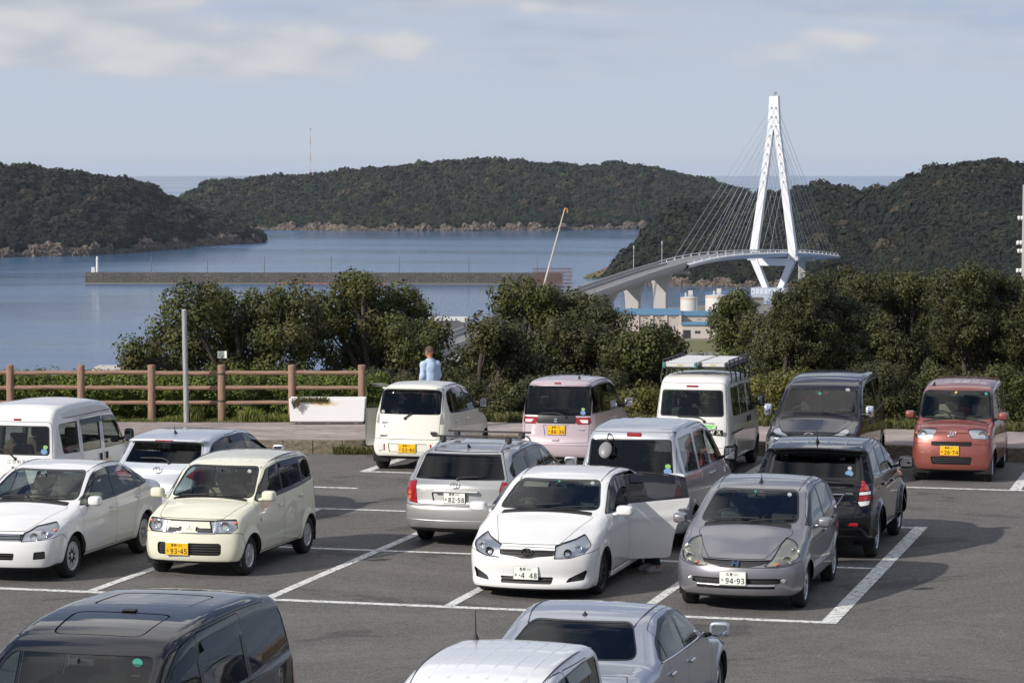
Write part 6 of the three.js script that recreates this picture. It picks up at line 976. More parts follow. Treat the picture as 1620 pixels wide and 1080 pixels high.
// skyline: [photo x, photo y of the ridge, photo y of the water's edge]; the hill is as far as its shore, and its ridge lies behind the shore
function headland(name, label, prof, depth, crownSize, count, seed, rockH, opts = {}) {
  const rnd = rng(seed), nx = 110, nz = 26, x0 = prof[0][0], x1 = prof[prof.length - 1][0];
  const at = (px) => { for (let i = 1; i < prof.length; i++) if (px <= prof[i][0]) { const a = prof[i - 1], b = prof[i], t = (px - a[0]) / (b[0] - a[0]), s = t * t * (3 - 2 * t) * 0.5 + t * 0.5; return [lerp(a[1], b[1], s), lerp(a[2], b[2], s)]; } return prof[prof.length - 1].slice(1); };
  const shoreD = (py) => (EYE - SEA) * FOCAL / (py - EYE_LINE);
  // for a column: distance of shore, of ridge, and height of ridge above the sea
  const column = (px) => { const [ry, sy] = at(px), ds = shoreD(sy), dr = ds + depth * clamp((sy - ry) / 90, 0.12, 1), hr = Math.max(1, EYE - (ry - EYE_LINE) * dr / FOCAL - SEA - crownSize * 0.75); return [ds, dr, hr]; };
  const place = (px, t) => { const [ds, dr, hr] = column(px), d = t <= 1 ? lerp(ds, dr, t) : dr + (t - 1) * (dr - ds) * 1.2, k = t <= 1 ? (rockH / hr) * ss(0, 0.03, t) * 0.9 + (1 - rockH / hr) * Math.pow(ss(-0.35, 1, t) / 1 - ss(-0.35, 1, 0), 1) / (1 - ss(-0.35, 1, 0)) : 1 - 0.8 * (t - 1); const w = (px - 810) / FOCAL * d; let h = hr * clamp(k, 0, 1.2); h += (opts.rough ?? 3) * fbm(w / 60, t * 3, seed, 3) * ss(0.05, 0.3, t) * (1 - ss(0.85, 1, t)); return V(w, SEA + Math.max(h, t <= 0 ? -2 : 0.3), -d); };
  const pos = [], id = [];
  for (let j = 0; j <= nz; j++) for (let i = 0; i <= nx; i++) { const px = lerp(x0, x1, i / nx), t = j <= 3 ? [-0.004, 0, 0.02, 0.05][j] : lerp(0.05, 1.8, (j - 3) / (nz - 3)), q = place(px, Math.max(t, 0)); if (j === 0) q.y = SEA - 3; pos.push(q.x, q.y, q.z); if (i && j) { const a = j * (nx + 1) + i; id.push(a - 1 - (nx + 1), a - (nx + 1), a, a - 1 - (nx + 1), a, a - 1); } }
  const g = new THREE.BufferGeometry(); g.setAttribute('position', new THREE.Float32BufferAttribute(pos, 3)); g.setIndex(id); g.computeVertexNormals();
  structure(name, g, std([0.022, 0.026, 0.016], 1), label, 'headland');
  // the wood that covers it
  const per = Math.ceil(count / farGeos.length), m4 = new THREE.Matrix4(), q4 = new THREE.Quaternion();
  farGeos.forEach((fg, gi) => {
    const im = shade(new THREE.InstancedMesh(fg, farM, per)); im.name = numbered('hill_wood'); tag(im, `${opts.wood || 'dense evergreen wood covering the headland'}`, 'wood', null, 'stuff'); im.userData.group = 'woods on ' + name.replace(/_/g, ' ');
    for (let i = 0; i < per; i++) {
      const px = lerp(x0, x1, rnd()), t = Math.pow(rnd(), 1.15) * 1.08 + 0.012, p = place(px, t), s = crownSize * (0.5 + 1.0 * rnd() * rnd() * rnd() + 0.25 * rnd()) * clamp(0.45 + t * 2, 0, 1);
      m4.compose(p.add(V(0, s * 0.25, 0)), q4.setFromAxisAngle(V(0, 1, 0), rnd() * 6.28), V(s, s * (0.75 + 0.5 * rnd()), s)); im.setMatrixAt(i, m4);
      const patch = fbm(p.x / 90, p.z / 90 + p.y / 40, seed + 2, 3) * 1.5, k = clamp(Math.floor((patch + 0.5) * 5 + rnd() * 2 - 0.7), 0, 5) | 0, c = leafTones[k].clone().multiplyScalar((0.5 + 0.55 * rnd()) * (opts.tone ?? 1)); if (rnd() > 0.965) c.set(0.05, 0.038, 0.024); im.setColorAt(i, c);
    }
    scene.add(im);
  });
  // broken rock along the water
  const rg = [3, 9].map((sd) => { const gg = new THREE.IcosahedronGeometry(1, 2), p = gg.attributes.position, v = V(0, 0, 0); for (let i = 0; i < p.count; i++) { v.fromBufferAttribute(p, i); const k = 1 + 0.5 * n3(v.x * 1.3 + sd, v.y * 1.3, v.z * 1.3) + 0.25 * n3(v.x * 3.3, v.y * 3.3 + sd, v.z * 3.3); p.setXYZ(i, v.x * k, v.y * k, v.z * k); } gg.computeVertexNormals(); return gg; });
  const nr = opts.rocks ?? 1500;
  rg.forEach((fg, gi) => {
    const im = shade(new THREE.InstancedMesh(fg, std(0xffffff, 0.95), nr)); im.name = numbered('shore_rock'); tag(im, 'broken brown rock along the water of the headland', 'rock', null, 'stuff'); im.userData.group = 'rocks of ' + name.replace(/_/g, ' ');
    for (let i = 0; i < nr; i++) {
      const px = lerp(x0, x1, rnd()), p = place(px, 0.0), bare = ss(-0.25, 0.25, fbm(px / 45, seed, 4.4, 3)), s = rockH * (0.13 + 0.24 * rnd()) * (0.5 + 0.75 * bare), up = rnd() * rnd() * rockH * (0.35 + 0.75 * bare);
      m4.compose(V(p.x, SEA + up, p.z + rnd() * 3 - up * 0.5), q4.setFromAxisAngle(V(rnd() - 0.5, rnd(), rnd() - 0.5).normalize(), rnd() * 6.28), V(s * (0.8 + 0.8 * rnd()), s * (0.9 + 0.9 * rnd()), s)); im.setMatrixAt(i, m4);
      const k = 0.7 + 0.6 * rnd(), warm = rnd(); im.setColorAt(i, new THREE.Color(0.135 * k, lerp(0.102, 0.115, warm) * k, lerp(0.082, 0.092, warm) * k));
    }
    scene.add(im);
  });
}
headland('far_island', 'long wooded island across the bay', [[270, 330, 362], [292, 316, 362], [340, 292, 363], [400, 283, 363], [490, 282, 364], [560, 271, 365], [640, 264, 365], [720, 256, 365], [800, 255, 364], [870, 262, 364], [910, 265, 363], [985, 260, 362], [1040, 268, 361], [1110, 285, 360], [1170, 305, 360], [1240, 330, 360]], 420, 7.5, 9000, 31, 5.5, { wood: 'dense evergreen wood covering the long island across the bay' });
headland('left_headland', 'dark wooded headland with a low rocky point', [[-120, 262, 409], [0, 265, 407], [60, 270, 405], [120, 274, 404], [180, 282, 401], [230, 296, 397], [275, 318, 393], [310, 338, 389], [345, 337, 387], [375, 352, 385.5], [392, 371, 384.5], [408, 379, 383.5]], 260, 6.5, 6500, 47, 6, { tone: 0.68, wood: 'dark wood covering the headland with the low rocky point', rocks: 1700 });
headland('right_headland', 'high wooded hill behind the bridge tower', [[975, 436, 447], [1000, 405, 449], [1030, 362, 450], [1070, 330, 451], [1120, 325, 452], [1180, 318, 453], [1240, 306, 454], [1300, 297, 455], [1345, 306, 456], [1400, 302, 457], [1450, 278, 458], [1510, 264, 459], [1560, 256, 460], [1620, 266, 461], [1700, 272, 462], [1800, 280, 463]], 260, 5.4, 9000, 59, 3, { tone: 0.6, wood: 'dark wood covering the high hill behind the bridge tower', rocks: 1100 });
{ // the rocky spit with a reef off the right-hand hill
  const t = thing('rocky_spit', 'low rocky spit running into the bay beside the bridge', 'rock'), rnd = rng(5);
  for (let i = 0; i < 26; i++) { const k = rnd(), p = onLevel(lerp(932, 990, k), lerp(440, 431, k) + rnd() * 2, SEA), s = 1.2 + 3 * k * rnd() + rnd(); const g = new THREE.IcosahedronGeometry(1, 2), q = g.attributes.position, v = V(0, 0, 0); for (let j = 0; j < q.count; j++) { v.fromBufferAttribute(q, j); const w = 1 + 0.4 * n3(v.x * 1.5 + i, v.y * 1.5, v.z * 1.5); q.setXYZ(j, v.x * w * 1.8, v.y * w, v.z * w); } g.computeVertexNormals(); mesh('rock', g.scale(s, s, s).translate(p.x, p.y + s * 0.2, p.z), std([0.10 + 0.06 * rnd(), 0.085 + 0.03 * rnd(), 0.065], 0.95), t); }
}
// ---------------------------------------------------------------- harbour land below the car park
const QUAY = SEA + 2.6;
{
  const pts = [[-60, 150], [-66, 640], [-50, 760], [-44, 860], [-30, 950], [-18, 1010], [30, 1090], [75, 1150], [150, 1175], [420, 1140], [420, 150]];
  const g = new THREE.ExtrudeGeometry(shapeXZ(pts), { depth: 4, bevelEnabled: false }).rotateX(-Math.PI / 2).translate(0, QUAY - 4, 0);
  structure('harbour_ground', uvMetres(g, 1 / 20), std([0.20, 0.19, 0.17], 0.95), 'concrete ground of the harbour', 'quay');
  // the slope from the footway down to the harbour
  const nx = 60, nz = 30, pos = [], id = [], col = [];
  const drop = (r) => r < 1.7 ? 0.02 * r : 0.034 + (r - 1.7) * 0.52;
  for (let j = 0; j <= nz; j++) for (let i = 0; i <= nx; i++) { const x = lerp(-34, 34, i / nx), r = j < 6 ? j * 0.34 : 1.7 + Math.pow((j - 5) / (nz - 5), 1.6) * 104, y = WALK - 0.03 - drop(r) + (r > 2 ? 0.4 * fbm(x / 4, r / 4, 1, 3) : 0), wide = 1 + r / 28; pos.push(x * wide, Math.max(y, QUAY - 2), -(backAt(x) + r)); if (i && j) { const a = j * (nx + 1) + i; id.push(a - 2 - nx, a - 1, a, a - 2 - nx, a, a - 1 - nx); } }
  const s = new THREE.BufferGeometry(); s.setAttribute('position', new THREE.Float32BufferAttribute(pos, 3)); s.setIndex(id); s.computeVertexNormals();
  structure('hillside', s, std([0.045, 0.05, 0.024], 1), 'overgrown slope falling from the footway to the harbour', 'slope');
}
const slopeY = (x, r) => WALK - 0.03 - (r < 1.7 ? 0.02 * r : 0.034 + (r - 1.7) * 0.52);

// ---------------------------------------------------------------- breakwater with its light, lamp posts, buoys and scaffold
{
  const a = onLevel(134, 448, SEA), b = onLevel(890, 449, SEA), yaw = Math.atan2(-(b.z - a.z), b.x - a.x), len = a.distanceTo(b), h = 5.9, t = thing('breakwater', 'long grey concrete breakwater with streaked face', 'breakwater', [a.x, SEA, a.z], yaw);
  const tex = noiseTex(512, 128, (u, v) => { const st = tor(u, v * 0.2, 40, 6, 3), k = 0.30 + 0.10 * tor(u, v, 14, 3, 4) + (st > 0.1 && v > 0.15 ? 0.30 * (st - 0.1) / 0.25 * (0.5 + 0.5 * tor(u, v, 30, 8, 2)) : 0) + (v < 0.16 ? 0.06 : 0); return [k * 1.03, k, k * 0.95]; });
  const n = 26; for (let i = 0; i < n; i++) { const l = len / n, tx = tex.clone(); tx.offset.set(i * 0.31, 0); tx.repeat.set(0.3, 1); tx.needsUpdate = true; const o = mesh('concrete_block', join(box(l - 0.1, h, 7, 0, h / 2 - 1, -3.5), box(l - 0.06, 0.5, 1.4, 0, 0.15, 0.5)), std([0.82, 0.80, 0.78], 0.95, { map: tx }), t); o.position.x = (i + 0.5) * l; o.position.y = 0.5; }
  mesh('footing', box(len, 0.8, 9.4, len / 2, -0.1, -3.5), std([0.26, 0.22, 0.17], 0.95), t);
  const top = SEA + h - 0.5;
  for (const px of [238, 327.5, 418, 524, 632, 742, 850]) { const k = (px - 134) / 756, p = a.clone().lerp(b, k), post = thing('lamp_post', 'slim lamp post standing on the breakwater', 'lamp post', [p.x, top, p.z - 3], 0, 'lamp posts on the breakwater'); mesh('pole', bar(V(0, 0, 0), V(0, 8, 0), 0.27, 0.2, 6), std([0.16, 0.16, 0.17], 0.7), post); mesh('lamp_head', rbox(0.7, 0.18, 0.3, 0.05, 0.2, 8.05, 0), std([0.2, 0.2, 0.2], 0.6), post); }
  const p = a.clone().lerp(b, 0.024), lt = thing('harbour_light', 'small white harbour light at the end of the breakwater', 'beacon', [p.x, top, p.z - 3]);
  mesh('tower', new THREE.LatheGeometry([[0.001, 0], [0.95, 0], [0.75, 0.6], [0.62, 1.2], [0.55, 6.4], [0.85, 6.5], [0.85, 6.75], [0.4, 6.8], [0.4, 7.6], [0.5, 7.7], [0.05, 8.2]].map((q) => new THREE.Vector2(...q)), 16), std([0.72, 0.72, 0.72], 0.6), lt); mesh('hut', rbox(1.8, 2.6, 1.8, 0.1, -2.0, 1.3, 0), std([0.62, 0.62, 0.60], 0.7), lt);
}
{ // line of orange net floats
  const c = [340, 645], n = 62, geo = new THREE.SphereGeometry(0.55, 10, 8).scale(1.25, 0.8, 0.9), mats = [std([0.42, 0.12, 0.05], 0.6), std([0.30, 0.08, 0.05], 0.6), std([0.36, 0.20, 0.15], 0.6)], rnd = rng(77);
  for (let i = 0; i < n; i++) { const px = lerp(349, 612, i / n) + rnd() * 2, p = onLevel(px, 446.2 + 3.2 * (i / n) + rnd() * 1.6, SEA), o = mesh('net_float', geo, mats[i % 3]); o.position.set(p.x, SEA + 0.15, p.z); tag(o, 'small orange net float bobbing beside the breakwater', 'float', 'net floats beside the breakwater'); }
}
{ // scaffold on piles and the crane boom
  const p = onLevel(876, 460, SEA), t = thing('scaffold', 'rusty pipe scaffold standing in the water at the breakwater', 'scaffold', [p.x, SEA, p.z], 0.1), m = std([0.17, 0.062, 0.05], 0.8), rnd = rng(3);
  const nx = 10, nz = 2, sx = 1.75, sz = 5, hh = 10.4;
  for (let i = 0; i <= nx; i++) for (let k = 0; k <= nz; k++) { const x = (i - nx / 2) * sx, z = -k * sz; mesh('upright', bar(V(x, -1, z), V(x, hh + (rnd() - 0.5), z), 0.075, 0.075, 5), m, t); }
  for (let y = 1.6; y <= hh; y += 1.75) for (let k = 0; k <= nz; k++) mesh('ledger', bar(V(-nx / 2 * sx - 0.4, y, -k * sz), V(nx / 2 * sx + 0.4, y, -k * sz), 0.06, 0.06, 5), m, t);
  for (let y = 1.6; y <= hh; y += 1.75) for (let i = 0; i <= nx; i += 2) mesh('transom', bar(V((i - nx / 2) * sx, y, 0.4), V((i - nx / 2) * sx, y, -nz * sz - 0.4), 0.06, 0.06, 5), m, t);
  for (let i = 0; i < nx; i += 2) mesh('brace', bar(V((i - nx / 2) * sx, 1.6, 0), V((i + 2 - nx / 2) * sx, hh - 2, 0), 0.07, 0.07, 5), m, t);
  const d = 1250, A = ahead(862, 446, d), B = ahead(893, 331, d), c = thing('mobile_crane', 'crane on the quay with a long white boom and orange tip', 'crane', [A.x, QUAY, -1060]);
  const rel = (px, py) => ahead(px, py, 1060).sub(V(A.x, QUAY, -1060));
  const foot = rel(851, 487), tip = rel(893.5, 330), dir = tip.clone().sub(foot);
  mesh('boom', join(bar(foot, foot.clone().addScaledVector(dir, 0.45), 0.46, 0.44, 6), bar(foot.clone().addScaledVector(dir, 0.45), foot.clone().addScaledVector(dir, 0.75), 0.36, 0.34, 6), bar(foot.clone().addScaledVector(dir, 0.75), tip, 0.28, 0.25, 6)), std([0.50, 0.46, 0.41], 0.6), c);
  mesh('boom_tip', join(rbox(1.0, 0.6, 0.6, 0.12, tip.x + 0.3, tip.y, tip.z), bar(tip.clone().add(V(1, 0, 0)), tip.clone().add(V(1, -1.6, 0)), 0.22)), std([0.62, 0.24, 0.03], 0.5), c);
  mesh('hook_rope', bar(tip.clone().add(V(1, -1.6, 0)), tip.clone().add(V(1, -7, 0)), 0.05, 0.05, 4), std([0.05, 0.05, 0.05], 0.7), c);
  mesh('carrier', join(rbox(8, 1.6, 2.6, 0.3, foot.x - 1, 1.5, foot.z), rbox(3, 1.8, 2.4, 0.3, foot.x - 1, 3.0, foot.z), ...[-3, -1.5, 1, 2.5].map((x) => new THREE.CylinderGeometry(0.7, 0.7, 2.7, 16).rotateX(Math.PI / 2).translate(foot.x - 1 + x, 0.7, foot.z))), std([0.55, 0.35, 0.05], 0.5), c);
}
{ // lattice mast far off
  const p = ahead(491, 276, 3100), t = thing('radio_mast', 'thin red and white radio mast beyond the long island', 'mast', [p.x, p.y - 12, p.z]), H = 12 + 72 * 3100 / FOCAL;
  for (let k = 0; k < 7; k++) mesh('mast_section', bar(V(0, H * k / 7, 0), V(0, H * (k + 1) / 7, 0), 0.3, 0.3, 5), k % 2 ? std([0.45, 0.10, 0.07], 0.7) : std([0.55, 0.55, 0.55], 0.7), t);
  mesh('mast_head', rbox(2.4, 1.6, 2.4, 0.2, 0, H, 0), std([0.4, 0.4, 0.4], 0.7), t);
}
// ---------------------------------------------------------------- the bridge
{
  const path = [[560, 594, 672], [640, 566, 735], [700, 545, 790], [780, 516, 855], [860, 487, 921], [950, 455, 1000], [1040, 425, 1085], [1120, 405, 1160], [1224, 398.5, 1254], [1272, 400, 1325], [1308, 404, 1392]].map(([x, y, d]) => ahead(x, y, d));
  const curve = new THREE.CatmullRomCurve3(path, false, 'centripetal'), S = 120, W = 5.6;
  const fr = Array.from({ length: S + 1 }, (_, i) => { const p = curve.getPointAt(i / S), tg = curve.getTangentAt(i / S), n = V(-tg.z, 0, tg.x).normalize(); return { p, n, tg }; });   // n points to the right of the traffic leaving us
  const t = thing('cable_stayed_bridge', 'white cable-stayed bridge with one tall A-shaped tower over the inlet', 'bridge');
  // sweep a cross-section (offset to the right, height) between two stations
  const sweep = (sec, i0, i1, closed = true) => { const pos = [], id = [], m = sec.length; for (let i = i0; i <= i1; i++) for (const [x, y] of sec) { const f = fr[i]; pos.push(f.p.x + f.n.x * x, f.p.y + y, f.p.z + f.n.z * x); } for (let i = 0; i < i1 - i0; i++) for (let k = 0; k < m - (closed ? 0 : 1); k++) { const a = i * m + k, b = i * m + (k + 1) % m; id.push(a, b, a + m, b, b + m, a + m); } const g = new THREE.BufferGeometry(); g.setAttribute('position', new THREE.Float32BufferAttribute(pos, 3)); g.setIndex(id); const o = g.toNonIndexed(); o.computeVertexNormals(); return o; };
  const iTower = 0; let best = 1e9, it = 0; const tower = ahead(1224, 396, 1254); fr.forEach((f, i) => { const d = f.p.distanceTo(tower); if (d < best) { best = d; it = i; } });
  const iG = Math.round(it - 0.21 * S), conc = std([0.42, 0.41, 0.39], 0.9), concD = std([0.33, 0.32, 0.30], 0.9), white = std([0.72, 0.73, 0.74], 0.5), road = std([0.20, 0.20, 0.205], 0.95);
  mesh('approach_deck', sweep([[-W, 0], [W, 0], [W, -0.9], [W - 1.4, -2.6], [-W + 1.4, -2.6], [-W, -0.9]], 0, iG), conc, t);
  mesh('girder', sweep([[-W - 1.2, -0.4], [-W - 0.2, 0.02], [W + 0.2, 0.02], [W + 1.2, -0.4], [W + 0.6, -1.5], [W - 2, -2.3], [-W + 2, -2.3], [-W - 0.6, -1.5]], iG, S), white, t);
  mesh('roadway', sweep([[-W + 0.5, 0.05], [W - 0.5, 0.05], [W - 0.5, 0.04], [-W + 0.5, 0.04]], 0, S), road, t);
  for (const sg of [1, -1]) { mesh('parapet', sweep([[sg * W - 0.18, 0], [sg * W + 0.18, 0], [sg * W + 0.18, 1.05], [sg * W - 0.18, 1.05]], 0, iG), conc, t); mesh('guard_rail', sweep([[sg * W - 0.1, 0.8], [sg * W + 0.1, 0.8], [sg * W + 0.1, 1.15], [sg * W - 0.1, 1.15]], iG, S), white, t); mesh('centre_barrier', sweep([[sg * 2.4 - 0.15, 0.05], [sg * 2.4 + 0.15, 0.05], [sg * 2.4 + 0.15, sg > 0 ? 0.12 : 0.8], [sg * 2.4 - 0.15, sg > 0 ? 0.12 : 0.8]], 0, iG), concD, t); }
  for (let i = iG; i <= S; i += 2) for (const sg of [1, -1]) { const f = fr[i]; mesh('rail_post', box(0.3, 1.0, 0.3).translate(f.p.x + f.n.x * sg * W, f.p.y + 0.5, f.p.z + f.n.z * sg * W), white, t); }
  // piers: flared heads
  const pier = (px) => { let bi = 0, bd = 1e9; fr.forEach((f, i) => { const q = 810 + f.p.x / -f.p.z * FOCAL, d = Math.abs(q - px); if (i < iG + 4 && d < bd) { bd = d; bi = i; } }); const f = fr[bi], hgt = f.p.y - 2.5 - QUAY + 4; const s = new THREE.Shape(); [[-2.3, 0], [2.3, 0], [2.3, hgt * 0.55], [2.7, hgt * 0.8], [4.4, hgt], [-4.4, hgt], [-2.7, hgt * 0.8], [-2.3, hgt * 0.55]].forEach((q, i) => i ? s.lineTo(...q) : s.moveTo(...q)); const g = new THREE.ExtrudeGeometry(s, { depth: 2.6, bevelEnabled: true, bevelSize: 0.25, bevelThickness: 0.25, bevelSegments: 1 }).translate(0, 0, -1.3).rotateY(Math.atan2(-f.n.z, f.n.x)).translate(f.p.x, QUAY - 4, f.p.z); mesh('pier', g, conc, t); };
  for (const px of [735, 800, 880, 960, 1003, 1045]) pier(px);
  { const f = fr[iG]; mesh('expansion_bracket', box(W * 2 + 2, 1.2, 3).rotateY(Math.atan2(-f.n.z, f.n.x)).translate(f.p.x, f.p.y - 3.2, f.p.z), concD, t); }
  // far abutment pier under the end of the deck
  { const f = fr[S - 12]; mesh('pier', join(box(3, f.p.y - 2 - SEA, 3).translate(f.p.x, (f.p.y - 2 + SEA) / 2, f.p.z), box(12, 1.6, 3).rotateY(Math.atan2(-f.n.z, f.n.x)).translate(f.p.x, f.p.y - 3, f.p.z)), conc, t); }
  // tower
  const f = fr[it], across = f.n.clone(), along = f.tg.clone().setY(0).normalize(), base = V(f.p.x, SEA, f.p.z), at = (x, y, z = 0) => base.clone().addScaledVector(across, x).addScaledVector(along, z).setY(SEA + y);
  const top = 89.5, apex = 75, deckY = f.p.y - SEA, half = 8.6;
  const limb = (pts, name) => { const pos = [], id = []; pts.forEach(([x, y, w, dpt]) => { for (const [a, b] of [[-1, -1], [1, -1], [1, 1], [-1, 1]]) { const q = at(x + a * w / 2, y, b * dpt / 2); pos.push(q.x, q.y, q.z); } }); for (let i = 0; i < pts.length - 1; i++) for (let k = 0; k < 4; k++) { const a = i * 4 + k, b = i * 4 + (k + 1) % 4; id.push(a, b, a + 4, b, b + 4, a + 4); } const e = (pts.length - 1) * 4; id.push(0, 2, 1, 0, 3, 2, e, e + 1, e + 2, e, e + 2, e + 3); const g = new THREE.BufferGeometry(); g.setAttribute('position', new THREE.Float32BufferAttribute(pos, 3)); g.setIndex(id); const o = g.toNonIndexed(); o.computeVertexNormals(); return mesh(name, o, white, t); };
  for (const sg of [1, -1]) { limb([[sg * 3.4, 5.4, 2.5, 4.2], [sg * half, deckY - 3.2, 3.3, 4.2], [sg * half, deckY + 1.5, 3.3, 4.0], [sg * 1.45, apex, 2.5, 3.6]], 'tower_leg'); }
  limb([[0, apex - 0.4, 5.44, 3.64], [0, top, 3.9, 3.4]], 'tower_head');
  mesh('tower_crossbeam', join(box(half * 2, 3.2, 3.4).rotateY(Math.atan2(-across.z, across.x)).translate(...at(0, deckY - 4.4).toArray())), white, t);
  for (const sg of [1, -1]) mesh('bearing_bracket', box(3.6, 1.6, 4.6).rotateY(Math.atan2(-across.z, across.x)).translate(...at(sg * (half + 1.0), deckY - 2.8).toArray()), std([0.5, 0.51, 0.53], 0.7), t);
  mesh('tower_footing', rbox(17.5, 6.4, 12, 0.3).rotateY(Math.atan2(-across.z, across.x)).translate(...at(0, 2.2).toArray()), std([0.36, 0.40, 0.46], 0.7), t);
  for (let k = -4; k <= 4; k++) mesh('footing_panel', box(1.7, 2.4, 0.2).rotateY(Math.atan2(-across.z, across.x)).translate(...at(k * 1.9, 3.8, -6.1).toArray()), std([0.52, 0.56, 0.62], 0.6), t);
  mesh('beacon', join(bar(at(0, top), at(0, top + 1.5), 0.25, 0.2), rbox(1.2, 0.9, 0.9, 0.2).translate(...at(0.4, top + 1.4).toArray())), std([0.25, 0.25, 0.25], 0.7), t);
  // stays: nine to each side of the tower on each edge of the deck
  const cableM = std([0.32, 0.35, 0.40], 0.6), boxM = std([0.45, 0.46, 0.48], 0.6);
  for (const sg of [1, -1]) for (let k = 0; k < 9; k++) {
    const y = lerp(52, 84.5, k / 8), x = y > apex ? sg * 1.0 : sg * lerp(1.45, half, clamp((apex - y) / (apex - 1.5 - deckY))), a = at(x, y);
    mesh('cable_anchor', new THREE.CylinderGeometry(0.42, 0.5, 0.5, 10).rotateX(Math.PI / 2).rotateY(Math.atan2(-across.z, across.x)).translate(...at(x, y, -1.95).toArray()), boxM, t);
    for (const dirn of [-1, 1]) { const i = clamp(it + dirn * Math.round(lerp(5, dirn < 0 ? 21 : S - it - 3, k / 8)), 0, S), q = fr[i].p.clone().addScaledVector(fr[i].n, sg * (W + 0.7)); mesh('stay_cable', bar(q, at(x, y, dirn * 1.7), 0.075, 0.075, 5), cableM, t); }
  }
  for (const [px, h] of [[1025, 9], [1068, 8]]) { let bi = 0, bd = 1e9; fr.forEach((q, i) => { const x = 810 + q.p.x / -q.p.z * FOCAL; if (Math.abs(x - px) < bd && i < it) { bd = Math.abs(x - px); bi = i; } }); const q = fr[bi], p = q.p.clone().addScaledVector(q.n, -W - 0.3), l = thing('street_lamp', 'slim street lamp standing on the bridge deck', 'street lamp', [p.x, p.y, p.z], 0, 'street lamps on the bridge'); mesh('pole', bar(V(0, 0, 0), V(0, h, 0), 0.14, 0.1, 6), std([0.5, 0.52, 0.52], 0.5), l); mesh('lamp_head', rbox(0.5, 1.2, 0.5, 0.1, 0, h, 0), std([0.35, 0.42, 0.42], 0.5), l); }
}
// ---------------------------------------------------------------- harbour buildings and tanks
{
  const cream = std([0.52, 0.46, 0.41], 0.85), creamD = std([0.40, 0.35, 0.31], 0.9), blue = std([0.085, 0.21, 0.34], 0.6), dark = std([0.03, 0.03, 0.032], 0.5), glassM = phys([0.03, 0.035, 0.04], 0.1);
  const d = 933, k = d / FOCAL, gy = QUAY, O = ahead(970, 532, d), yTop = (py) => EYE - (py - EYE_LINE) * k - gy, X = (px) => (px - 970) * k;
  const t = thing('warehouse', 'pale harbour warehouse with a blue metal roof', 'building', [O.x, gy, -d]);
  const wallH = yTop(498), w = X(1078), w2 = X(1136);
  mesh('wall', box(w - X(962), wallH, 16, (w + X(962)) / 2, wallH / 2, -8), cream, t);
  for (let i = 0; i < 6; i++) { const x = lerp(X(964), w - 0.4, i / 5); mesh('pilaster', box(0.9, wallH - 0.1, 0.5, x, wallH / 2 - 0.05, 0.25), cream, t); if (i < 5) { const x1 = lerp(X(964), w - 0.4, (i + 1) / 5); mesh('panel', box(x1 - x - 1.2, wallH * 0.42, 0.06, (x + x1) / 2, wallH * 0.72, 0.03), std([0.46, 0.40, 0.355], 0.9), t); mesh('panel', box(x1 - x - 1.2, wallH * 0.42, 0.06, (x + x1) / 2, wallH * 0.24, 0.03), std([0.48, 0.42, 0.375], 0.9), t); mesh('vent', box(1.3, 0.3, 0.2, (x + x1) / 2, wallH * 0.9, 0.16), std([0.25, 0.23, 0.22], 0.8), t); } }
  const roof = (x0, x1, y, dep, rise, name) => { const s = new THREE.Shape(); s.moveTo(0.6, 0); s.lineTo(-dep, rise); s.lineTo(-dep, rise + 0.18); s.lineTo(0.6, 0.18); const g = new THREE.ExtrudeGeometry(s, { depth: x1 - x0, bevelEnabled: false }).rotateY(-Math.PI / 2).translate(x1, y, 0); const o = mesh(name, g.scale(1, 1, -1).scale(1, 1, -1), blue, t); for (let x = x0 + 0.4; x < x1; x += 1.0) mesh('roof_seam', bar(V(x, y + 0.22, 0.55), V(x, y + rise + 0.22, -dep), 0.06, 0.06, 4), blue, t); return o; };
  roof(X(966), w + 0.5, wallH, 16, 1.2, 'roof');
  const w2h = yTop(513), up = yTop(500);
  mesh('wing_wall', box(w2 - w, up, 12, (w + w2) / 2 + 0.01, up / 2, -9), cream, t); roof(w + 0.5, w2 + 0.6, up, 13, 0.8, 'roof').position.z = -3;
  mesh('annexe_wall', box(w2 - w + 0.6, w2h, 5.4, (w + w2) / 2 + 0.3, w2h / 2, 0.3), cream, t); roof(w - 0.2, w2 + 0.9, w2h, 3.4, 0.7, 'annexe_roof').position.z = 3.0;
  mesh('shutter_door', box(2.4, 2.7, 0.2, X(1086), 1.35, 3.05), dark, t);
  for (const px of [1103, 1122]) { const o = mesh('window', box(1.7, 0.9, 0.16, X(px), 2.0, 3.03), glassM, t); mesh('window_frame', box(0.1, 0.9, 0.2, X(px), 2.0, 3.05), creamD, o); }
  mesh('vent', box(1.0, 0.5, 0.2, X(1107), up * 0.86, -2.9), creamD, t);
  for (const px of [1124]) mesh('downpipe', bar(V(X(px), 0, 3.1), V(X(px), w2h, 3.1), 0.08), std([0.2, 0.19, 0.18], 0.7), t);
}
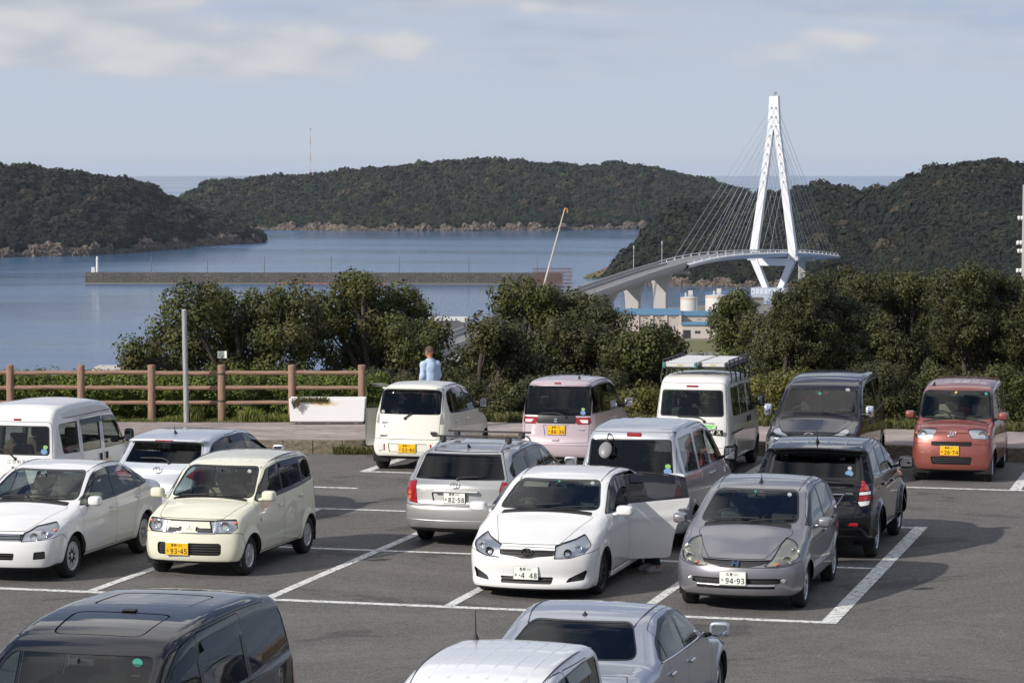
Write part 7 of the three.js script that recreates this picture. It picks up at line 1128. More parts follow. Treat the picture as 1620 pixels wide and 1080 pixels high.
{ // oil tanks
  const mk = (px, py0, py1, wpx, d, label) => { const k = d / FOCAL, c = ahead(px, py0, d), h = (py0 - py1) * k, r = wpx * k / 2, t = thing('storage_tank', label, 'tank', [c.x, QUAY, -d], 0, 'storage tanks on the quay'), H = EYE - (py1 - EYE_LINE) * k - QUAY; mesh('shell', new THREE.CylinderGeometry(r, r, H, 32).translate(0, H / 2, 0), std([0.62, 0.60, 0.57], 0.6), t); mesh('band', new THREE.CylinderGeometry(r + 0.03, r + 0.03, 0.3, 32, 1, true).translate(0, H - 0.5, 0), std([0.5, 0.25, 0.10], 0.6), t); mesh('roof', new THREE.ConeGeometry(r, 0.5, 32).translate(0, H + 0.25, 0), std([0.58, 0.57, 0.55], 0.6), t);
    for (let i = 0; i < 14; i++) { const a = i / 14 * 6.283; mesh('rail_post', bar(V(Math.cos(a) * r, H, Math.sin(a) * r), V(Math.cos(a) * r, H + 1.1, Math.sin(a) * r), 0.05, 0.05, 4), std([0.12, 0.25, 0.42], 0.6), t); } mesh('top_rail', new THREE.TorusGeometry(r, 0.06, 5, 36).rotateX(Math.PI / 2).translate(0, H + 1.1, 0), std([0.12, 0.25, 0.42], 0.6), t); mesh('mid_rail', new THREE.TorusGeometry(r, 0.06, 5, 36).rotateX(Math.PI / 2).translate(0, H + 0.6, 0), std([0.12, 0.25, 0.42], 0.6), t);
    mesh('valve_box', rbox(1.5, 2.2, 1.5, 0.1, 0.6, H + 1.3, 0), std([0.6, 0.58, 0.54], 0.6), t); mesh('vent_pipe', bar(V(-1.1, H, 0), V(-1.1, H + 1.6, 0), 0.35), std([0.6, 0.58, 0.55], 0.6), t); mesh('ladder', join(bar(V(r * 0.7, 0, r * 0.75), V(r * 0.7, H + 1, r * 0.75), 0.06, 0.06, 4), bar(V(r * 0.76, 0, r * 0.69), V(r * 0.76, H + 1, r * 0.69), 0.06, 0.06, 4)), std([0.12, 0.25, 0.42], 0.6), t); };
  mk(1090, 487, 470, 27, 1000, 'white storage tank with blue railings standing clear behind the warehouse'); mk(1135, 487, 467, 38, 1000, 'wider white storage tank half hidden by a tree'); mk(1166, 487, 466, 20, 1006, 'narrow white storage tank beside the wider one');
  const p = ahead(1180, 480, 1090), b = thing('harbour_shed', 'low grey shed on the quay by the tanks', 'building', [p.x, QUAY, p.z]); mesh('wall', box(13, 5.5, 8, 0, 2.75, 0), std([0.20, 0.19, 0.20], 0.8), b); mesh('roof', box(13.6, 0.4, 8.6, 0, 5.7, 0), std([0.14, 0.11, 0.11], 0.8), b); for (let i = 0; i < 5; i++) mesh('window', box(1.4, 1.2, 0.1, -5 + i * 2.4, 3.4, 4.06), std([0.03, 0.035, 0.04], 0.2), b);
}
{ // market hall with a pale saw-edged roof beside the bridge road
  const d = 905, k = d / FOCAL, O = ahead(660, 540, d), t = thing('fish_market_hall', 'long white-roofed hall with ribbed eaves beside the bridge road', 'building', [O.x, QUAY, -d], 0.0), yOf = (py) => EYE - (py - EYE_LINE) * k - QUAY, X = (px) => (px - 660) * k;
  const h = yOf(514), x0 = X(560), x1 = X(738);
  mesh('roof', box(x1 - x0, 0.6, 26, (x0 + x1) / 2, h + 1.0, -14), std([0.62, 0.60, 0.58], 0.7), t); mesh('eaves', box(x1 - x0, 2.2, 0.8, (x0 + x1) / 2, h - 0.2, -0.5), std([0.10, 0.105, 0.115], 0.7), t);
  for (let x = x0 + 1; x < x1 - 2; x += 1.5) mesh('roof_rib', box(0.45, 0.9, 3.0, x, h + 1.5, -1.4), std([0.12, 0.12, 0.13], 0.7), t);
  for (let x = x0 + 2; x < x1; x += 4.4) mesh('column', box(0.7, h - 1.3, 0.7, x, (h - 1.3) / 2, -1), std([0.12, 0.15, 0.17], 0.7), t);
  mesh('back_wall', box(x1 - x0, h - 1, 0.4, (x0 + x1) / 2, (h - 1) / 2, -14), std([0.48, 0.47, 0.44], 0.8), t);
}
{ // grass bank by the warehouse
  const a = ahead(1075, 538, 900), g = new THREE.PlaneGeometry(30, 60).rotateX(-Math.PI / 2).translate(a.x + 10, QUAY + 0.02, -890); structure('grass_bank', g, std([0.13, 0.125, 0.045], 1), 'dry grass bank beside the warehouse', 'grass');
}

{ const p = onLevel(196, 588, SEA), t = thing('jetty', 'short pale concrete jetty below the fence', 'jetty', [p.x - 4, SEA, p.z]); mesh('deck', rbox(9, 1.6, 12, 0.1, 0, 0.6, -2), std([0.52, 0.48, 0.44], 0.9), t); for (const x of [-3.5, 0, 3.5]) mesh('fender', box(0.3, 1.2, 0.25, x, 0.4, 4.1), std([0.03, 0.03, 0.03], 0.9), t); }

// ---------------------------------------------------------------- fence, posts, planter
{
  const wood = noiseTex(128, 256, (u, v) => { const k = 0.58 + 0.12 * tor(u, v * 0.4, 14, 2, 4) + 0.10 * (R() - 0.5) + 0.05 * tor(u, v, 4, 9, 2); return [k * 0.97, k * 0.78, k * 0.66]; });
  const wm = std(0xffffff, 0.9, { map: wood }), d = 60.55, X = (px) => (px - 810) / FOCAL * d, f = thing('post_and_rail_fence', 'brown imitation-log post and rail fence along the footway edge', 'fence', [0, WALK, -d]);
  const xs = [-99.5, 13, 125.5, 237.5, 348.5, 460.5, 571.5].map(X);
  const post = new THREE.LatheGeometry([[0.086, -0.1], [0.085, 0.3], [0.079, 0.62], [0.083, 0.66], [0.080, 1.0], [0.084, 1.165], [0.076, 1.19], [0.001, 1.195]].map((q) => new THREE.Vector2(...q)), 20);
  xs.forEach((x, i) => { const o = mesh('post', post, wm, f); o.position.set(x, 0, 0); o.rotation.set(rr(-0.006, 0.006), rr(0, 6), rr(-0.012, 0.004)); });
  for (let i = 1; i < xs.length; i++) for (const y of [1.02, 0.70, 0.375]) { const l = xs[i] - xs[i - 1] - 0.13, g = new THREE.CylinderGeometry(0.046, 0.046, l, 14, 6).rotateZ(Math.PI / 2), p = g.attributes.position; for (let k = 0; k < p.count; k++) { const q = 1 + 0.06 * n3(p.getX(k) * 3 + i * 7 + y * 9, 0, 0); p.setY(k, p.getY(k) * q + 0.008 * n3(p.getX(k) * 1.2, i, y)); p.setZ(k, p.getZ(k) * q); } g.computeVertexNormals(); const o = mesh('rail', g, wm, f); o.position.set((xs[i] + xs[i - 1]) / 2, y + rr(-0.006, 0.006), -0.01); }
  for (const y of [1.0, 0.42]) mesh('sign_strap', new THREE.CylinderGeometry(0.087, 0.087, 0.04, 20, 1, true).translate(xs[4], y, 0), std([0.05, 0.045, 0.04], 0.6), f);
  // sign above the fence
  const s = thing('small_sign', 'small white sign with a green oval mark above the fence', 'sign', [xs[4] + 0.01, WALK, -d - 0.09]);
  mesh('stake', bar(V(0, 0.2, 0), V(0, 1.36, 0), 0.014), std([0.06, 0.055, 0.05], 0.6), s);
  const tex = canvasTex(128, 96, (g) => { g.fillStyle = '#eef2e8'; g.fillRect(0, 0, 128, 96); g.strokeStyle = '#7fbf86'; g.lineWidth = 9; g.beginPath(); g.ellipse(64, 48, 38, 26, 0, 0, 7); g.stroke(); g.fillStyle = '#b9dcb4'; g.beginPath(); g.ellipse(64, 58, 26, 13, 0, 0, 7); g.fill(); });
  mesh('panel', rbox(0.205, 0.155, 0.012, 0.02, 0, 1.40, 0.0), std([0.82, 0.84, 0.80], 0.5), s); mesh('panel_print', new THREE.PlaneGeometry(0.18, 0.13).translate(0, 1.40, 0.008), std(0xffffff, 0.5, { map: tex }), s);
  // galvanised post
  const g = onLevel(294.5, 668, WALK), gp = thing('metal_post', 'tall galvanised steel post standing before the fence', 'post', [g.x, WALK, g.z]);
  const galv = noiseTex(64, 256, (u, v) => { const k = 0.60 + 0.10 * tor(u, v, 8, 5, 3) + 0.05 * (R() - 0.5); return [k, k * 1.01, k * 1.02]; });
  const shaft = mesh('shaft', new THREE.CylinderGeometry(0.055, 0.057, 2.38, 18).translate(0, 1.19, 0), std(0xffffff, 0.6, { map: galv, metalness: 0.2 }), gp); shaft.rotation.z = 0.013; mesh('cap', new THREE.SphereGeometry(0.056, 14, 6, 0, 6.3, 0, 1.57).scale(1, 0.4, 1).translate(0, 2.38, 0), std([0.4, 0.4, 0.41], 0.6), shaft);
  // planter
  const a = onLevel(458, 671, WALK), b = onLevel(577, 671, WALK), w = b.x - a.x, pl = thing('concrete_planter', 'long white concrete planter with weeds and a yellow stain', 'planter', [(a.x + b.x) / 2, WALK, a.z - 0.25]);
  const stain = noiseTex(512, 256, (u, v) => { const k = 0.89 + 0.02 * tor(u, v, 10, 3, 4) + 0.02 * (R() - 0.5), dd = Math.hypot((u - 0.46) / 0.22, (v - 0.80) / 0.13) + 0.7 * tor(u, v, 20, 6, 4), st = ss(0.95, 0.45, dd) * 0.62, gr = 0; return [k - gr - st * 0.10, k - gr - st * 0.24, k - gr - st * 0.55]; });
  const out = new THREE.Shape(); [[-w / 2 + 0.02, 0], [w / 2 - 0.03, 0], [w / 2, 0.46], [-w / 2, 0.46]].forEach((q, i) => i ? out.lineTo(...q) : out.moveTo(...q));
  const wall = (z, depth) => new THREE.ExtrudeGeometry(out, { depth, bevelEnabled: true, bevelSize: 0.012, bevelThickness: 0.012, bevelSegments: 2 }).translate(0, 0.07, z);
  const fw = wall(0.2, 0.05), p = fw.attributes.position; { const u = fw.attributes.uv; for (let i = 0; i < p.count; i++) u.setXY(i, (p.getX(i) + w / 2) / w, (p.getY(i) - 0.07) / 0.46); }
  mesh('front_wall', fw, std(0xffffff, 0.85, { map: stain }), pl); const pm = std('#e3e3e1', 0.85); mesh('back_wall', wall(-0.26, 0.05), pm, pl);
  for (const sg of [1, -1]) mesh('end_wall', box(0.05, 0.455, 0.39, sg * (w / 2 - 0.045), 0.30, 0), pm, pl); mesh('soil', box(w - 0.14, 0.3, 0.39, 0, 0.33, 0), std([0.06, 0.045, 0.03], 1), pl); mesh('base', box(w - 0.1, 0.04, 0.46, 0, 0.048, 0), std([0.35, 0.34, 0.33], 0.9), pl); for (const x of [-0.38, 0, 0.38]) for (const z of [0.15, -0.15]) mesh('foot', box(0.08, 0.03, 0.07, x * w, 0.015, z), std([0.5, 0.5, 0.49], 0.9), pl);
}
// ---------------------------------------------------------------- vegetation
function sprig(seed, n, len, rad) {   // a rounded spray of leaf blades that overlap like shingles
  const rnd = rng(seed), pos = [], nor = [];
  for (let i = 0; i < n; i++) {
    const out = V(rnd() - 0.5, rnd() - 0.5, rnd() - 0.5).normalize(), lump = 1 + 0.25 * n3(out.x * 2 + seed, out.y * 2, out.z * 2), c = out.clone().multiplyScalar(rad * lump * (0.72 + 0.36 * rnd())), up = out.clone().add(V(rnd() - 0.5, rnd() - 0.5, rnd() - 0.5).multiplyScalar(0.95)).normalize(), dir = V(rnd() - 0.5, rnd() - 0.75, rnd() - 0.5).cross(up).normalize(), sd = up.clone().cross(dir).normalize(), l = len * (0.7 + 0.6 * rnd()), w = l * 0.32;
    const A = c, B = c.clone().addScaledVector(dir, l * 0.5).addScaledVector(sd, w), C = c.clone().addScaledVector(dir, l).addScaledVector(up, -0.12 * l), D = c.clone().addScaledVector(dir, l * 0.5).addScaledVector(sd, -w);
    for (const q of [A, C, B, A, D, C]) { pos.push(q.x, q.y, q.z); nor.push(up.x, up.y, up.z); }
  }
  const g = new THREE.BufferGeometry(); g.setAttribute('position', new THREE.Float32BufferAttribute(pos, 3)); g.setAttribute('normal', new THREE.Float32BufferAttribute(nor, 3)); g.setAttribute('uv', new THREE.Float32BufferAttribute(new Float32Array(pos.length / 3 * 2), 2)); return g;
}
const sprigs = [1, 2, 3].map((s) => sprig(s, 140, 0.072, 0.25)), fineSprigs = [4, 5].map((s) => sprig(s, 110, 0.052, 0.18));
const leafM = phys(0xffffff, 0.55, { transmission: 0.22, thickness: 0, ior: 1.3 }), barkM = std([0.075, 0.062, 0.05], 0.95);
const TONES = {
  oak: [[0.064, 0.080, 0.022], [0.080, 0.092, 0.025], [0.098, 0.108, 0.029], [0.092, 0.084, 0.027], [0.050, 0.066, 0.020]],
  dull: [[0.050, 0.059, 0.022], [0.066, 0.072, 0.026], [0.082, 0.086, 0.030], [0.074, 0.069, 0.028], [0.041, 0.051, 0.020]],
  bright: [[0.10, 0.14, 0.028], [0.13, 0.17, 0.032], [0.08, 0.11, 0.024], [0.15, 0.17, 0.036]],
  yellow: [[0.13, 0.13, 0.030], [0.17, 0.155, 0.036], [0.10, 0.11, 0.028], [0.15, 0.145, 0.04]],
  hedge: [[0.10, 0.14, 0.024], [0.14, 0.18, 0.030], [0.08, 0.115, 0.022], [0.06, 0.09, 0.02]],
};
// blobs: [x, y, z, radius] in the tree's own metres
function crown(parent, blobs, tones, seed, density = 1, fine = false) {
  const rnd = rng(seed), set = fine ? fineSprigs : sprigs, lists = set.map(() => []), q4 = new THREE.Quaternion(), base = tones.map((c) => new THREE.Color(...c));
  for (const [x, y, z, r] of blobs) {
    const n = Math.round((fine ? 175 : 92) * r * r * density) + 4;
    for (let i = 0; i < n; i++) {
      const d = V(rnd() - 0.5, rnd() - 0.5, rnd() - 0.5).normalize(), lump = 1 + 0.28 * n3(d.x * 1.9 + x, d.y * 1.9 + y, d.z * 1.9 + z), k = (rnd() < 0.78 ? 0.80 + 0.24 * rnd() : 0.35 + 0.5 * rnd()) * lump;
      const p = V(x + d.x * r * k, y + d.y * r * k * 0.88, z + d.z * r * k), s = 0.75 + 0.6 * rnd(), patch = n3(p.x * 0.8, p.y * 0.8, p.z * 0.8 + seed);
      const c = base[clamp(Math.floor((patch * 0.5 + 0.5) * base.length + (rnd() - 0.5) * 1.6), 0, base.length - 1)].clone().multiplyScalar(0.82 + 0.36 * rnd());
      lists[Math.floor(rnd() * set.length)].push([p, s, c]);
    }
  }
  const m4 = new THREE.Matrix4();
  lists.forEach((l, gi) => { const im = shade(new THREE.InstancedMesh(set[gi], leafM, l.length)); im.name = 'foliage'; l.forEach(([p, s, c], i) => { m4.compose(p, q4.setFromEuler(new THREE.Euler(rnd() * 6, rnd() * 6, rnd() * 6)), V(s, s, s)); im.setMatrixAt(i, m4); im.setColorAt(i, c); }); im.userData.kind = 'stuff'; parent.add(im); });
}
// a tree given by its crown's blobs in photo pixels at distance d; it stands on the slope
function tree(name, label, d, blobsPx, tones, seed, o = {}) {
  const rnd = rng(seed), cx = blobsPx.reduce((a, b) => a + b[0], 0) / blobsPx.length, at = ahead(o.trunk?.[0] ?? cx, 600, d), r = d - backAt(at.x), gy = slopeY(at.x, Math.max(0, r)) - 0.1, t = thing(name, label, o.cat || 'tree', [at.x, gy, -d], 0, o.group);
  const blobs = blobsPx.map(([px, py, rp, dz]) => { const q = ahead(px, py, d + (dz ?? (rnd() - 0.5) * (o.deep ?? 3.2))); return [q.x - at.x, q.y - gy, q.z + d, rp * d / FOCAL]; });
  const ys = blobs.map((b) => b[1]), low = Math.min(...ys), fork = V(o.lean ?? 0, Math.max(0.5, low * 0.75), 0), stems = [];
  const R0 = o.stem ?? 0.15; mesh('trunk', pipe([V(0, -0.3, 0), V((o.lean ?? 0) * 0.35 + 0.05, fork.y * 0.5, 0.03), fork], R0, 10), barkM, t);
  for (const [x, y, z, rad] of blobs) { const e = V(x, y, z), m = fork.clone().lerp(e, 0.5).add(V((rnd() - 0.5) * 0.4, 0.15, (rnd() - 0.5) * 0.4)); stems.push(pipe([fork.clone().add(V(0, -0.1, 0)), m, e], R0 * 0.42, 6), ...[0, 1, 2].map(() => pipe([m, m.clone().lerp(e, 0.6).add(V((rnd() - 0.5) * rad, (rnd() - 0.3) * rad, (rnd() - 0.5) * rad)), e.clone().add(V((rnd() - 0.5) * rad * 1.6, rnd() * rad * 0.8, (rnd() - 0.5) * rad * 1.6))], R0 * 0.16, 5))); }
  mesh('limbs', join(stems), barkM, t); crown(t, blobs, tones, seed, o.density ?? 1, o.fine); return t;
}
tree('broadleaf_tree', 'broad dark green tree rising behind the fence and metal post', 66.5, [[300, 488, 34], [338, 478, 30], [372, 500, 40], [428, 500, 40], [470, 482, 34], [268, 540, 30], [318, 545, 40], [385, 560, 46], [445, 556, 44], [216, 562, 22], [238, 578, 22], [300, 590, 36], [360, 605, 40], [430, 610, 40], [262, 600, 28]], TONES.oak, 101, { trunk: [390, 600], stem: 0.16, density: 0.8 });
tree('broadleaf_tree', 'tall open-crowned tree behind the fence end, bare trunk showing', 67.5, [[548, 462, 28], [576, 452, 20], [606, 482, 26], [640, 478, 24], [664, 500, 22], [684, 524, 22], [520, 500, 34], [560, 515, 40], [612, 528, 38], [650, 545, 34], [500, 545, 36], [545, 570, 40], [590, 580, 30], [640, 590, 30], [672, 565, 26]], TONES.oak, 102, { trunk: [598, 600], stem: 0.17, density: 0.7 });
tree('umbrella_tree', 'leaning tree with a flat umbrella crown over the bridge road', 70, [[800, 474, 16], [822, 466, 20], [850, 462, 22], [874, 478, 22], [835, 486, 16], [862, 500, 18], [812, 498, 10]], TONES.oak, 103, { trunk: [838, 600], lean: -0.1, stem: 0.10, density: 0.85 });
tree('broadleaf_tree', 'dense dark rounded tree in front of the bridge approach', 68, [[898, 500, 34], [932, 498, 34], [962, 522, 34], [900, 545, 42], [950, 560, 40], [985, 560, 28], [880, 590, 36], [930, 605, 40], [980, 605, 34]], TONES.dull, 104, { density: 1.1 });
tree('broadleaf_tree', 'low bushy dark tree beside the man in the blue shirt', 66, [[768, 530, 23], [796, 540, 30], [726, 582, 20], [770, 580, 36], [812, 575, 38], [720, 612, 28], [770, 620, 36], [820, 620, 36], [690, 600, 20]], TONES.dull, 105, {});
tree('broadleaf_tree', 'mid-height green tree between the dark tree and the warehouse', 67, [[1036, 538, 26], [1062, 552, 22], [1012, 556, 28], [1048, 580, 34], [1090, 588, 26], [1010, 600, 34], [1070, 615, 32], [855, 560, 28], [850, 610, 34]].slice(0, 7), TONES.oak, 106, {});
tree('broadleaf_tree', 'low tree under the umbrella crown', 66.5, [[845, 560, 32], [862, 600, 34], [835, 620, 30], [880, 625, 30]], TONES.dull, 107, {});
tree('slender_tree', 'slender tree before the storage tanks', 74, [[1148, 484, 10], [1166, 474, 9], [1186, 490, 10], [1138, 506, 11], [1160, 508, 13], [1190, 512, 11], [1150, 536, 15], [1172, 545, 13], [1160, 575, 18]], TONES.oak, 108, { stem: 0.07, density: 0.75 });
for (const [i, lab, px, d, list, tn] of [
  [0, 'big olive-brown tree at the left of the thicket, behind the work van', 1230, 66, [[1228, 522, 28], [1256, 490, 32], [1236, 562, 40], [1280, 530, 46], [1215, 600, 32], [1260, 600, 42], [1240, 640, 40], [1290, 580, 44], [1222, 555, 30]], 'dull'],
  [1, 'tall brown-green tree of the thicket behind the purple minivan', 1320, 67, [[1290, 462, 26], [1326, 452, 30], [1362, 470, 34], [1320, 505, 46], [1370, 530, 46], [1330, 575, 46], [1390, 600, 40], [1345, 630, 44], [1400, 560, 44], [1300, 620, 40]], 'dull'],
  [2, 'broad tree of the thicket with a dark hollow below it', 1430, 68.5, [[1408, 462, 32], [1450, 462, 30], [1430, 505, 44], [1480, 520, 40], [1400, 555, 40], [1450, 580, 40], [1420, 620, 44], [1475, 620, 44], [1500, 580, 44]], 'dull'],
  [3, 'large tree of the thicket behind the copper red car', 1540, 66.5, [[1500, 455, 28], [1536, 448, 30], [1575, 462, 32], [1520, 505, 44], [1570, 520, 46], [1500, 560, 40], [1550, 580, 46], [1600, 585, 40], [1530, 640, 46], [1580, 640, 46], [1620, 540, 44]], 'dull'],
  [4, 'tree of the thicket next to the utility pole', 1640, 66, [[1618, 470, 32], [1655, 480, 36], [1620, 530, 44], [1670, 550, 44], [1630, 600, 44], [1690, 600, 40]], 'dull']])
  tree('thicket_tree', lab, d, list, TONES[tn], 120 + i, { trunk: [px, 600], group: 'trees of the thicket right of the warehouse', fine: true, density: 1.5 });
// shrubs along the back of the footway
for (const [i, lab, px, d, list, tn] of [
  [0, 'bright green shrub behind the white work van', 1120, 64, [[1100, 590, 22], [1135, 585, 24], [1118, 612, 26], [1150, 605, 22], [1080, 610, 20]], 'bright'],
  [1, 'yellow-green shrub between the pink car and the work van', 1005, 62, [[990, 640, 22], [1018, 632, 22], [1005, 660, 22], [975, 660, 16]], 'yellow'],
  [2, 'yellow-tinged shrub beside the purple minivan', 1230, 62.2, [[1205, 622, 20], [1240, 612, 24], [1270, 606, 22], [1225, 650, 26]], 'yellow'],
  [3, 'dark shrub between the purple minivan and the copper red car', 1410, 60.6, [[1385, 600, 26], [1412, 612, 28], [1435, 640, 28], [1400, 650, 28], [1450, 665, 18], [1385, 665, 18]], 'dull'],
  [4, 'mixed green shrub right of the copper red car', 1600, 59.6, [[1590, 612, 30], [1615, 640, 28], [1580, 650, 24], [1640, 655, 28], [1660, 620, 28]], 'oak'],
  [5, 'dark shrub behind the copper red car', 1510, 61, [[1480, 610, 30], [1520, 620, 32], [1555, 625, 30], [1500, 655, 26], [1545, 660, 24]], 'dull'],
  [6, 'dark shrub behind the off-white kei car', 720, 62.4, [[700, 630, 22], [735, 625, 26], [760, 640, 24], [720, 655, 20], [785, 645, 22], [800, 630, 24]], 'dull'],
  [7, 'dark green shrub behind the pink kei car', 870, 62.6, [[830, 625, 24], [870, 620, 28], [910, 620, 28], [945, 635, 24], [960, 610, 24]], 'dull'],
  [8, 'dark shrub behind the purple minivan', 1320, 61.8, [[1290, 640, 26], [1330, 630, 28], [1365, 625, 26], [1310, 660, 22], [1350, 660, 22]], 'dull'],
  [9, 'dark shrub at the fence end', 612, 62.6, [[600, 610, 22], [625, 625, 24], [648, 612, 24], [612, 650, 20], [640, 650, 20], [670, 640, 22]], 'dull'],
  [10, 'green shrub behind the silver cargo van', 1065, 62.5, [[1040, 640, 24], [1075, 635, 24], [1060, 660, 20], [1100, 645, 22]], 'oak']])
  tree('shrub', lab, d, list, TONES[tn], 150 + i, { trunk: [px, 600], cat: 'shrub', fine: true, stem: 0.04, deep: 1.2, density: 1.4 });
{ // clipped hedge behind the fence
  const a = onLevel(-130, 660, 0), t = thing('hedge', 'bright green clipped hedge running behind the fence', 'hedge', [-7, slopeY(-7, 1.2), -61.75]), blobs = [], rnd = rng(9);
  for (let x = -7; x < 4.1; x += 0.32) for (const [y, z] of [[0.28, 0.1], [0.6, -0.05], [0.6, 0.12], [0.3, -0.2]]) blobs.push([x + rnd() * 0.15, y + 0.06 * (rnd() - 0.5), z, 0.29]);
  mesh('stems', join(Array.from({ length: 30 }, (_, i) => bar(V(-6.8 + i * 0.37, -0.2, 0), V(-6.8 + i * 0.37 + rnd() * 0.2, 0.5, 0.05), 0.018, 0.01, 5))), barkM, t);
  crown(t, blobs, TONES.hedge, 88, 2.6, true);
}
{ // rough grass of the verge, and weeds in the joints
  const blade = (() => { const g = new THREE.BufferGeometry(); const pos = [], nor = [], rnd = rng(6); for (let i = 0; i < 9; i++) { const a = rnd() * 6.28, l = 0.08 + 0.10 * rnd(), w = 0.006, bx = (rnd() - 0.5) * 0.05, bz = (rnd() - 0.5) * 0.05, lx = Math.cos(a) * l * 0.5, lz = Math.sin(a) * l * 0.5, sx = -Math.sin(a) * w, sz = Math.cos(a) * w; for (const q of [[bx - sx, 0, bz - sz], [bx + sx, 0, bz + sz], [bx + lx * 0.5 + sx, l * 0.7, bz + lz * 0.5 + sz], [bx - sx, 0, bz - sz], [bx + lx * 0.5 + sx, l * 0.7, bz + lz * 0.5 + sz], [bx + lx, l, bz + lz]]) { pos.push(...q); } } g.setAttribute('position', new THREE.Float32BufferAttribute(pos, 3)); g.computeVertexNormals(); return g; })();
  const grass = (label, n, where, tones, hgt, seed) => { const rnd = rng(seed), im = shade(new THREE.InstancedMesh(blade, leafM, n)); im.name = numbered('grass'); tag(im, label, 'grass', null, 'stuff'); const m4 = new THREE.Matrix4(), q = new THREE.Quaternion(); for (let i = 0; i < n; i++) { const [x, y, z, s] = where(rnd); m4.compose(V(x, y, z), q.setFromAxisAngle(V(0, 1, 0), rnd() * 6.28), V(s, s * hgt, s)); im.setMatrixAt(i, m4); im.setColorAt(i, new THREE.Color(...tones[Math.floor(rnd() * tones.length)]).multiplyScalar(0.8 + 0.5 * rnd())); } scene.add(im); };
  grass('tufts of bright grass under the fence', 5200, (r) => { const x = -13 + r() * 10.2, dense = ss(-0.2, 0.3, n3(x * 0.8, 3, 1)) * (x > -7.4 ? 1 : 0.35), d = 60.1 + r() * 1.2; return [x, d < 60.25 ? WALK : slopeY(x, d - 60.25), -d, (0.3 + 1.2 * dense) * (0.7 + 0.6 * r())]; }, [[0.12, 0.17, 0.03], [0.17, 0.21, 0.04], [0.09, 0.13, 0.025], [0.22, 0.20, 0.07]], 1.2, 41);
  grass('weeds growing in the kerb foot near the off-white kei car', 260, (r) => { const x = -3.5 + r() * r() * 1.0; return [x, 0.0, -56.06 + r() * 0.06, 0.5 + 0.7 * r()]; }, [[0.12, 0.13, 0.04], [0.16, 0.15, 0.06]], 0.9, 42);
  grass('dry grass edge along the back of the footway', 5200, (r) => { const x = -1.5 + r() * 17, d = backAt(x) - 0.08 + r() * 0.7; return [x, WALK - 0.02, -d, 0.5 + 0.8 * r()]; }, [[0.09, 0.10, 0.03], [0.14, 0.13, 0.05], [0.07, 0.085, 0.025]], 1, 43);
  grass('trailing weeds in the white planter', 120, (r) => { const k = r(), x = -4.60 + k * 0.72 + (r() < 0.35 ? -0.02 : 0); return [x, WALK + 0.47 - (k < 0.16 ? 0.14 * r() : 0), -59.63 + (k < 0.16 ? 0.09 : 0) + 0.05 * r(), 0.4 + 0.5 * r()]; }, [[0.14, 0.14, 0.05], [0.20, 0.16, 0.08], [0.10, 0.12, 0.03]], 0.9, 44);
}
{ // trees behind the photographer and along the right of the car park: they stand in the reflections on the cars
  const src = tree('hill_tree', 'leafy tree round the car park outside the view', 66, [[700, 500, 90], [760, 470, 95], [820, 460, 100], [880, 480, 95], [930, 520, 90], [760, 560, 95], [860, 560, 100]], TONES.dull, 200, { trunk: [810, 600], density: 0.16, stem: 0.2, group: 'trees on the rise behind the car park' });
  const spots = []; for (let i = 0; i < 13; i++) spots.push([-54 + i * 9 + rr(-2, 2), 52 + rr(-4, 8), rr(0.95, 1.35)]); for (let i = 0; i < 8; i++) spots.push([27 + rr(0, 5), 4 - i * 7.5, rr(0.9, 1.2)]);
  spots.forEach(([x, z, s], i) => { const o = i ? src.clone() : src; if (i) { o.name = numbered('hill_tree'); scene.add(o); } o.position.set(x, -1, z); o.rotation.y = i * 2.1; o.scale.setScalar(s * 1.05); });
  const g = new THREE.PlaneGeometry(160, 60).rotateX(-Math.PI / 2).translate(0, 0, 44.2); structure('rise', g, std([0.07, 0.075, 0.03], 1), 'grassy ground behind the car park', 'ground');
}
{ // utility pole at the edge of the picture
  const d = 75, k = d / FOCAL, p = ahead(1622.5, 560, d), y0 = slopeY(p.x, d - backAt(Math.min(p.x, 34))), t = thing('utility_pole', 'concrete utility pole with insulators over the thicket', 'utility pole', [p.x, y0, -d]), Y = (py) => EYE - (py - EYE_LINE) * k - y0, cm = std([0.36, 0.35, 0.34], 0.9), dk = std([0.03, 0.03, 0.03], 0.7), por = std([0.75, 0.75, 0.74], 0.3);
  mesh('pole', bar(V(0, 0, 0), V(0, Y(292), 0), 0.16, 0.11, 12), cm, t);
  for (const [py, n] of [[346, 0], [382, 1], [398, 0], [426, 1]]) { const y = Y(py); mesh('bracket', bar(V(-0.28, y - (n ? 0.12 : 0), 0), V(0.1, y + (n ? 0.06 : 0), 0), 0.03), dk, t); for (const x of [-0.2, -0.12]) mesh('insulator', new THREE.LatheGeometry([[0.001, -0.05], [0.035, -0.05], [0.05, -0.01], [0.03, 0.01], [0.05, 0.03], [0.02, 0.06], [0.001, 0.06]].map((q) => new THREE.Vector2(...q)), 10).translate(x - (n ? 0.02 : 0), y + 0.02 - (n ? 0.05 : 0), 0), por, t); if (n) mesh('cable_end', bar(V(-0.3, y - 0.14, 0), V(-0.48, y - 0.28, 0.02), 0.035, 0.02), dk, t); }
}

